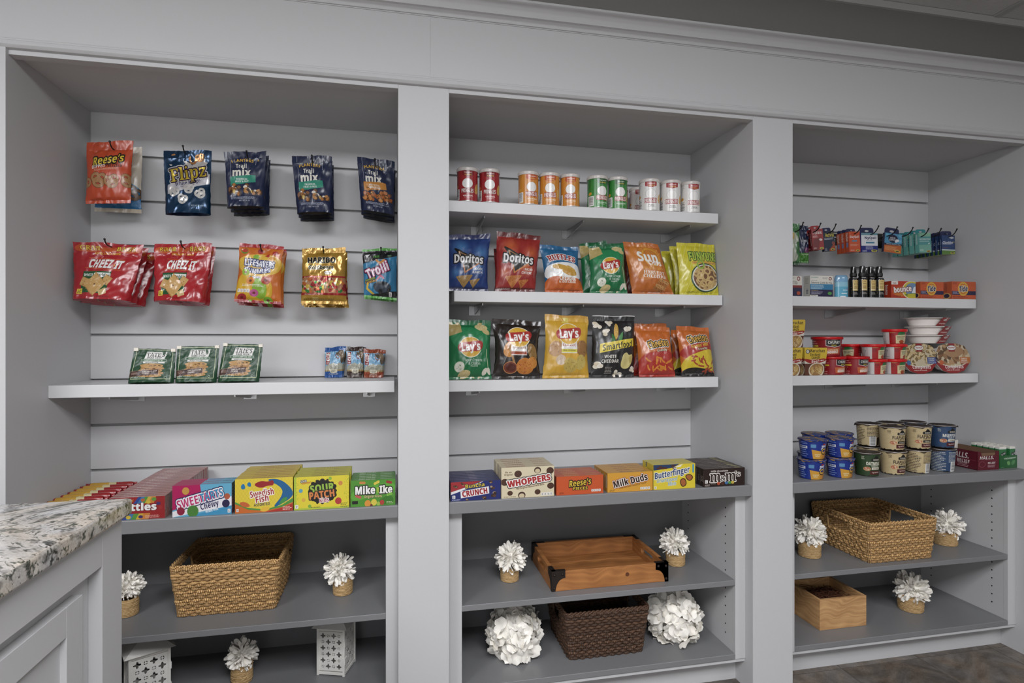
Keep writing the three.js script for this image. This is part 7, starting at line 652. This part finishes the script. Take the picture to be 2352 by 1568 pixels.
// ---------- base cabinets: flowers, baskets, tray, box, lanterns ----------
const seaA = [206, 170, 116], seaB = [118, 84, 46], drkA = [104, 74, 52], drkB = [34, 22, 15];
{
  const y1 = L.shM + 0.0005, y0 = L.shB + 0.0005;
  // jar: left, right and bottom pixels give place and size; bloom centre and radius in pixels
  const fl = (lb, ul, ur, vb, vt, bu, bv, br, y, big) => { const c = atY((ul + ur) / 2, vb - (ur - ul) * 0.12, y), sc = atZ(ur, vb, c.z).x - atZ(ul, vb, c.z).x, r = sc / 2, top = atZ((ul + ur) / 2, vt, c.z).y, m = atZ(bu, bv, c.z), R0 = (atZ(bu + br, bv, c.z).x - m.x); jarFlower(lb, c.x, y, Math.min(c.z, L.zC - r), r * 0.97, Math.max(0.04, top - y), m.x, m.y, R0, big); };
  fl('white flower in twine jar half hidden by the granite counter', 268, 318, 1416, 1372, 294, 1345, 38, y1); fl('white flower in twine jar beside the tall straw basket', 765, 810, 1366, 1325, 781, 1308, 39, y1);
  fl('cream flower in twine jar between the lanterns', 531, 580, 1568, 1512, 556, 1502, 41, y0);
  fl('white flower in twine jar near the post, beside the wooden tray', 1150, 1191, 1335, 1300, 1172, 1280, 38, y1); fl('white flower in twine jar behind the far end of the wooden tray', 1532, 1571, 1299, 1262, 1550, 1246, 32, y1);
  fl('large white hydrangea in twine jar near the post', 1163, 1204, 1505, 1470, 1180, 1448, 62, y0, true); fl('large white hydrangea hiding its jar beside the dark basket', 1526, 1566, 1468, 1440, 1548, 1415, 57, y0, true);
  fl('white flower in twine jar by the post, beside the wide basket', 1838, 1880, 1280, 1240, 1860, 1221, 33, y1); fl('white flower in twine jar behind the corner of the wide basket', 2150, 2190, 1252, 1218, 2173, 1204, 30, y1); fl('white flower in twine jar beside the wooden box', 2070, 2113, 1403, 1363, 2093, 1352, 33, y0);
  // baskets: bottom front corners on the shelf give place, top corners the flare
  const bk = (lb, bl, br, tl, dep, y, n, a, b, o = {}) => { const L0 = atY(bl[0], bl[1], y), R1 = atY(br[0], br[1], y), zf = Math.min((L0.z + R1.z) / 2, L.zC - 0.03), xl = atZ(bl[0], bl[1], zf).x, xr = atZ(br[0], br[1], zf).x, w1 = xr - xl; const zt = zf + 0.012, tp = atZ(tl[0], tl[1], zt), tr = atZ(tl[2], tl[3], zt), w0 = tr.x - tp.x, h = (tp.y + tr.y) / 2 - y, cx = ((xl + xr) / 2 + (tp.x + tr.x) / 2) / 2, d1 = dep - 0.024; basket(lb, cx, y, zf - d1 / 2, w0, dep, w1, d1, h, n, a, b, o); };
  bk('tall straw basket with handle holes in the open base cabinet', [408, 1414], [628, 1400], [391, 1304, 642, 1290], 0.255, y1, 17, seaA, seaB, { hole: 0.05, h0: 0.62, h1: 0.88 });
  bk('dark brown woven basket under the wooden tray', [1308, 1514], [1473, 1497], [1300, 1411, 1491, 1396], 0.25, y0, 17, drkA, drkB, { hole: 0.045, h0: 0.6, h1: 0.86 });
  bk('wide straw basket with handle holes beside the medicine bay post', [1998, 1292], [2138, 1281], [1994, 1205, 2152, 1194], 0.3, y1, 16, seaA, seaB, { hole: 0.06, h0: 0.56, h1: 0.86 });
  // wooden tray with iron corners
  {
    const fl0 = atY(1268, 1358, y1), fr = atY(1534, 1335, y1), zf = Math.min((fl0.z + fr.z) / 2, L.zC - 0.012), xl = atZ(1268, 1358, zf).x, xr = atZ(1534, 1335, zf).x, w = xr - xl, h = atZ(1268, 1313, zf).y - y1, d = 0.285, o = thing('wooden_tray', 'honey brown wooden tray with iron corner brackets', 'tray', [(xl + xr) / 2, y1, zf - d / 2]);
    const wood = woodMat([188, 128, 72], [122, 76, 38], 3, 14), iron = std('#2c2420', 0.6, { metalness: 0.5 }), t = 0.013, plank = (g, s) => metric(g, s || 3);
    part('front_board', plank(rbox(-w / 2, w / 2, 0, h, d / 2 - t, d / 2, 0.001)), wood, o); part('back_board', plank(rbox(-w / 2, w / 2, 0, h, -d / 2, -d / 2 + t, 0.001)), wood, o);
    for (const s of [-1, 1]) { const sh = new THREE.Shape(); sh.moveTo(-d / 2 + t, 0); sh.lineTo(d / 2 - t, 0); sh.lineTo(d / 2 - t, h); sh.lineTo(-d / 2 + t, h); sh.closePath(); const ho = new THREE.Path(); ho.moveTo(-0.04, h * 0.5); ho.lineTo(0.04, h * 0.5); ho.absarc(0.04, h * 0.65, h * 0.15, -Math.PI / 2, Math.PI / 2, false); ho.lineTo(-0.04, h * 0.8); ho.absarc(-0.04, h * 0.65, h * 0.15, Math.PI / 2, Math.PI * 1.5, false); sh.holes.push(ho); const g = new THREE.ExtrudeGeometry(sh, { depth: t, bevelEnabled: false }); g.rotateY(Math.PI / 2); g.translate(s > 0 ? w / 2 - t : -w / 2, 0, 0); part('end_board', plank(g), wood, o); }
    const nb = 4; for (let i = 0; i < nb; i++) part('floor_plank', plank(rbox(-w / 2 + t, w / 2 - t, 0.003, 0.012, -d / 2 + t + i * (d - 2 * t) / nb + 0.0006, -d / 2 + t + (i + 1) * (d - 2 * t) / nb - 0.0006, 0.0008)), wood, o);
    part('knot', (() => { const g = new THREE.CylinderGeometry(0.007, 0.007, 0.0006, 18); g.rotateX(Math.PI / 2); return g; })(), std('#5c3418', 0.6), o, [w * 0.14, h * 0.55, d / 2 + 0.0001]);
    const a = 0.047, cs = new THREE.Shape(); cs.moveTo(0, 0); cs.lineTo(0.013, 0); cs.quadraticCurveTo(0.016, h * 0.62, a, h * 0.66); cs.lineTo(a, h + 0.001); cs.lineTo(0, h + 0.001); cs.closePath(); const cg = new THREE.ExtrudeGeometry(cs, { depth: 0.0014, bevelEnabled: false }), rv = new THREE.SphereGeometry(0.0048, 12, 8);
    for (const sx of [-1, 1]) for (const sz of [-1, 1]) { const f = cg.clone(); f.scale(-sx, 1, 1); f.translate(sx * (w / 2 + 0.0012), 0, sz > 0 ? d / 2 : -d / 2 - 0.0014); const s2 = cg.clone(); s2.rotateY(sz > 0 ? Math.PI / 2 : -Math.PI / 2); s2.translate(sx > 0 ? (sz > 0 ? w / 2 : w / 2 + 0.0014) : (sz > 0 ? -w / 2 - 0.0014 : -w / 2), 0, sz * (d / 2 + 0.0012)); const top = box(sx > 0 ? w / 2 - a : -w / 2, sx > 0 ? w / 2 : -w / 2 + a, h, h + 0.0016, sz > 0 ? d / 2 - t : -d / 2, sz > 0 ? d / 2 : -d / 2 + t), top2 = box(sx > 0 ? w / 2 - t : -w / 2, sx > 0 ? w / 2 : -w / 2 + t, h, h + 0.0016, sz > 0 ? d / 2 - a : -d / 2, sz > 0 ? d / 2 : -d / 2 + a); const fix = new THREE.MeshStandardMaterial({ color: C('#2c2420'), roughness: 0.6, metalness: 0.5, side: THREE.DoubleSide }); const br = part('corner_bracket', merge([f, s2, top, top2]), fix, o); if (sz > 0) for (const [rx, ry] of [[0.008, h * 0.82], [0.036, h * 0.84], [0.007, h * 0.16]]) part('rivet', rv, iron, br, [sx * (w / 2 - rx), ry, d / 2 + 0.001]); }
  }
  // small wooden box with shavings
  {
    const fl0 = atY(1883, 1448, y0), zf = Math.min(fl0.z, L.zC - 0.03), xl = atZ(1883, 1448, zf).x, xr = atZ(1990, 1434, zf).x, w = xr - xl, h = atZ(1883, 1378, zf).y - y0, d = 0.19, t = 0.011, o = thing('wooden_box', 'pale open wooden box with shredded paper inside', 'box', [(xl + xr) / 2, y0, zf - d / 2]), wood = woodMat([214, 172, 120], [152, 110, 70], 19, 22);
    for (let i = 0; i < 3; i++) { const a = i * h / 3, b = (i + 1) * h / 3 - 0.0004; part('front_board', metric(rbox(-w / 2, w / 2, a, b, d / 2 - t, d / 2, 0.0007), 3), wood, o); part('back_board', metric(rbox(-w / 2, w / 2, a, b, -d / 2, -d / 2 + t, 0.0007), 3), wood, o); for (const s of [-1, 1]) part('side_board', metric(rbox(s > 0 ? w / 2 - t : -w / 2, s > 0 ? w / 2 : -w / 2 + t, a, b, -d / 2 + t, d / 2 - t, 0.0007), 3), wood, o); }
    part('floor_panel', box(-w / 2 + t, w / 2 - t, 0.002, 0.008, -d / 2 + t, d / 2 - t), wood, o); const sg = []; for (let i = 0; i < 160; i++) { const p = [0, 1, 2, 3].map(() => new THREE.Vector3(rr(-w / 2 + t + 0.003, w / 2 - t - 0.003), rr(h * 0.55, h * 0.9), rr(-d / 2 + t + 0.003, d / 2 - t - 0.003))); p[1].lerp(p[0], 0.6); p[2].lerp(p[1], 0.6); p[3].lerp(p[2], 0.6); sg.push(new THREE.TubeGeometry(new THREE.CatmullRomCurve3(p), 10, 0.0011, 4)); } const sv = thing('paper_shred', 'brown shredded paper filling the wooden box', 'filling', [(xl + xr) / 2, y0, zf - d / 2]); sv.userData.kind = 'stuff'; part('shreds', merge(sg), std('#5a3420', 0.9), sv); part('bed', box(-w / 2 + t + 0.001, w / 2 - t - 0.001, 0.009, h * 0.6, -d / 2 + t + 0.001, d / 2 - t - 0.001), std('#3a2216', 0.95), sv);
  }
  // lanterns of pierced white metal
  const white = new THREE.MeshStandardMaterial({ color: C('#dcdad4'), roughness: 0.45, side: THREE.DoubleSide });
  const panelG = (w, h) => { const sh = new THREE.Shape(); sh.moveTo(-w / 2, 0); sh.lineTo(w / 2, 0); sh.lineTo(w / 2, h); sh.lineTo(-w / 2, h); sh.closePath(); const nx = 4, p = (w - 0.008) / nx, ny = Math.floor((h - 0.008) / p), py = (h - 0.008) / ny; const el = (x, y, rx, ry, rot) => { const e = new THREE.Path(); const pts = []; for (let k = 0; k < 12; k++) { const a = -k / 12 * 6.283, X = Math.cos(a) * rx, Y = Math.sin(a) * ry; pts.push(new THREE.Vector2(x + X * Math.cos(rot) - Y * Math.sin(rot), y + X * Math.sin(rot) + Y * Math.cos(rot))); } e.setFromPoints(pts); sh.holes.push(e); }; const quat = (x, y, r) => { const pts = []; for (let k = 0; k < 24; k++) { const a = -k / 24 * 6.283, q = r * (0.74 + 0.26 * Math.cos(4 * a)); pts.push(new THREE.Vector2(x + Math.cos(a) * q, y + Math.sin(a) * q)); } const e = new THREE.Path(); e.setFromPoints(pts); sh.holes.push(e); }; for (let i = 0; i < nx; i++) for (let j = 0; j < ny; j++) { const x = -w / 2 + 0.004 + (i + 0.5) * p, y = 0.004 + (j + 0.5) * py; if ((i + j) % 2) quat(x, y, p * 0.5); else { for (const q of [0.785, -0.785]) for (const s of [-1, 1]) el(x + s * p * 0.2 * Math.cos(q + 1.57), y + s * p * 0.2 * Math.sin(q + 1.57), p * 0.135, p * 0.075, q); } } const g = new THREE.ExtrudeGeometry(sh, { depth: 0.0016, bevelEnabled: false, curveSegments: 4 }); g.translate(0, 0, -0.0008); return g; };
  const lantern = (lb, x, z, s, h, turn) => { const o = thing('lantern', lb, 'lantern', [x, y0, z], turn, 'white pierced lanterns'), f = 0.007; part('base', rbox(-s / 2 - 0.003, s / 2 + 0.003, 0.003, 0.012, -s / 2 - 0.003, s / 2 + 0.003, 0.001), white, o); for (const [a, b] of [[-1, -1], [1, -1], [-1, 1], [1, 1]]) { part('corner_post', box(a * s / 2 - f / 2, a * s / 2 + f / 2, 0, h, b * s / 2 - f / 2, b * s / 2 + f / 2), white, o); } const pg = panelG(s - f, h - 0.03); for (let k = 0; k < 4; k++) { const m = part('pierced_panel', pg, white, o); m.position.set(Math.sin(k * Math.PI / 2) * s / 2, 0.015, Math.cos(k * Math.PI / 2) * s / 2); m.rotation.y = k * Math.PI / 2; } part('top_rail', rbox(-s / 2 - 0.001, s / 2 + 0.001, h - 0.014, h, -s / 2 - 0.001, s / 2 + 0.001, 0.001), white, o); const rg = new THREE.CylinderGeometry(s * 0.12, (s / 2 + 0.016) * Math.SQRT2, 0.042, 4, 1); rg.rotateY(Math.PI / 4); part('roof', toCreasedNormals(rg, 0.2), white, o, [0, h + 0.021, 0]); part('finial', lathe([[0.008, 0], [0.008, 0.008], [0.004, 0.012], [0.001, 0.012]], 16), white, o, [0, h + 0.042, 0]); const hd = new THREE.TorusGeometry(0.02, 0.0016, 6, 24, 4.2); part('handle', hd, white, o, [0, h + 0.05, 0], [Math.PI / 2 - 0.2, 0, 0.5]); for (const k of [0.25, 0.6]) part('hinge', box(s / 2 - 0.002, s / 2 + 0.0055, h * k, h * k + 0.02, s / 2 - 0.014, s / 2 + 0.005), white, o); };
  { const p = atY(777, 1562, y0); lantern('white pierced metal lantern standing by the post', p.x - 0.012, Math.min(p.z - 0.075, L.zC - 0.085), 0.088, 0.158, -0.32); const q = atY(313, 1640, y0); lantern('white pierced metal lantern behind the granite counter', atZ(338, 1520, -0.17).x, -0.17, 0.1, 0.172, 0.5); }
}
renderer.render(scene, camera);
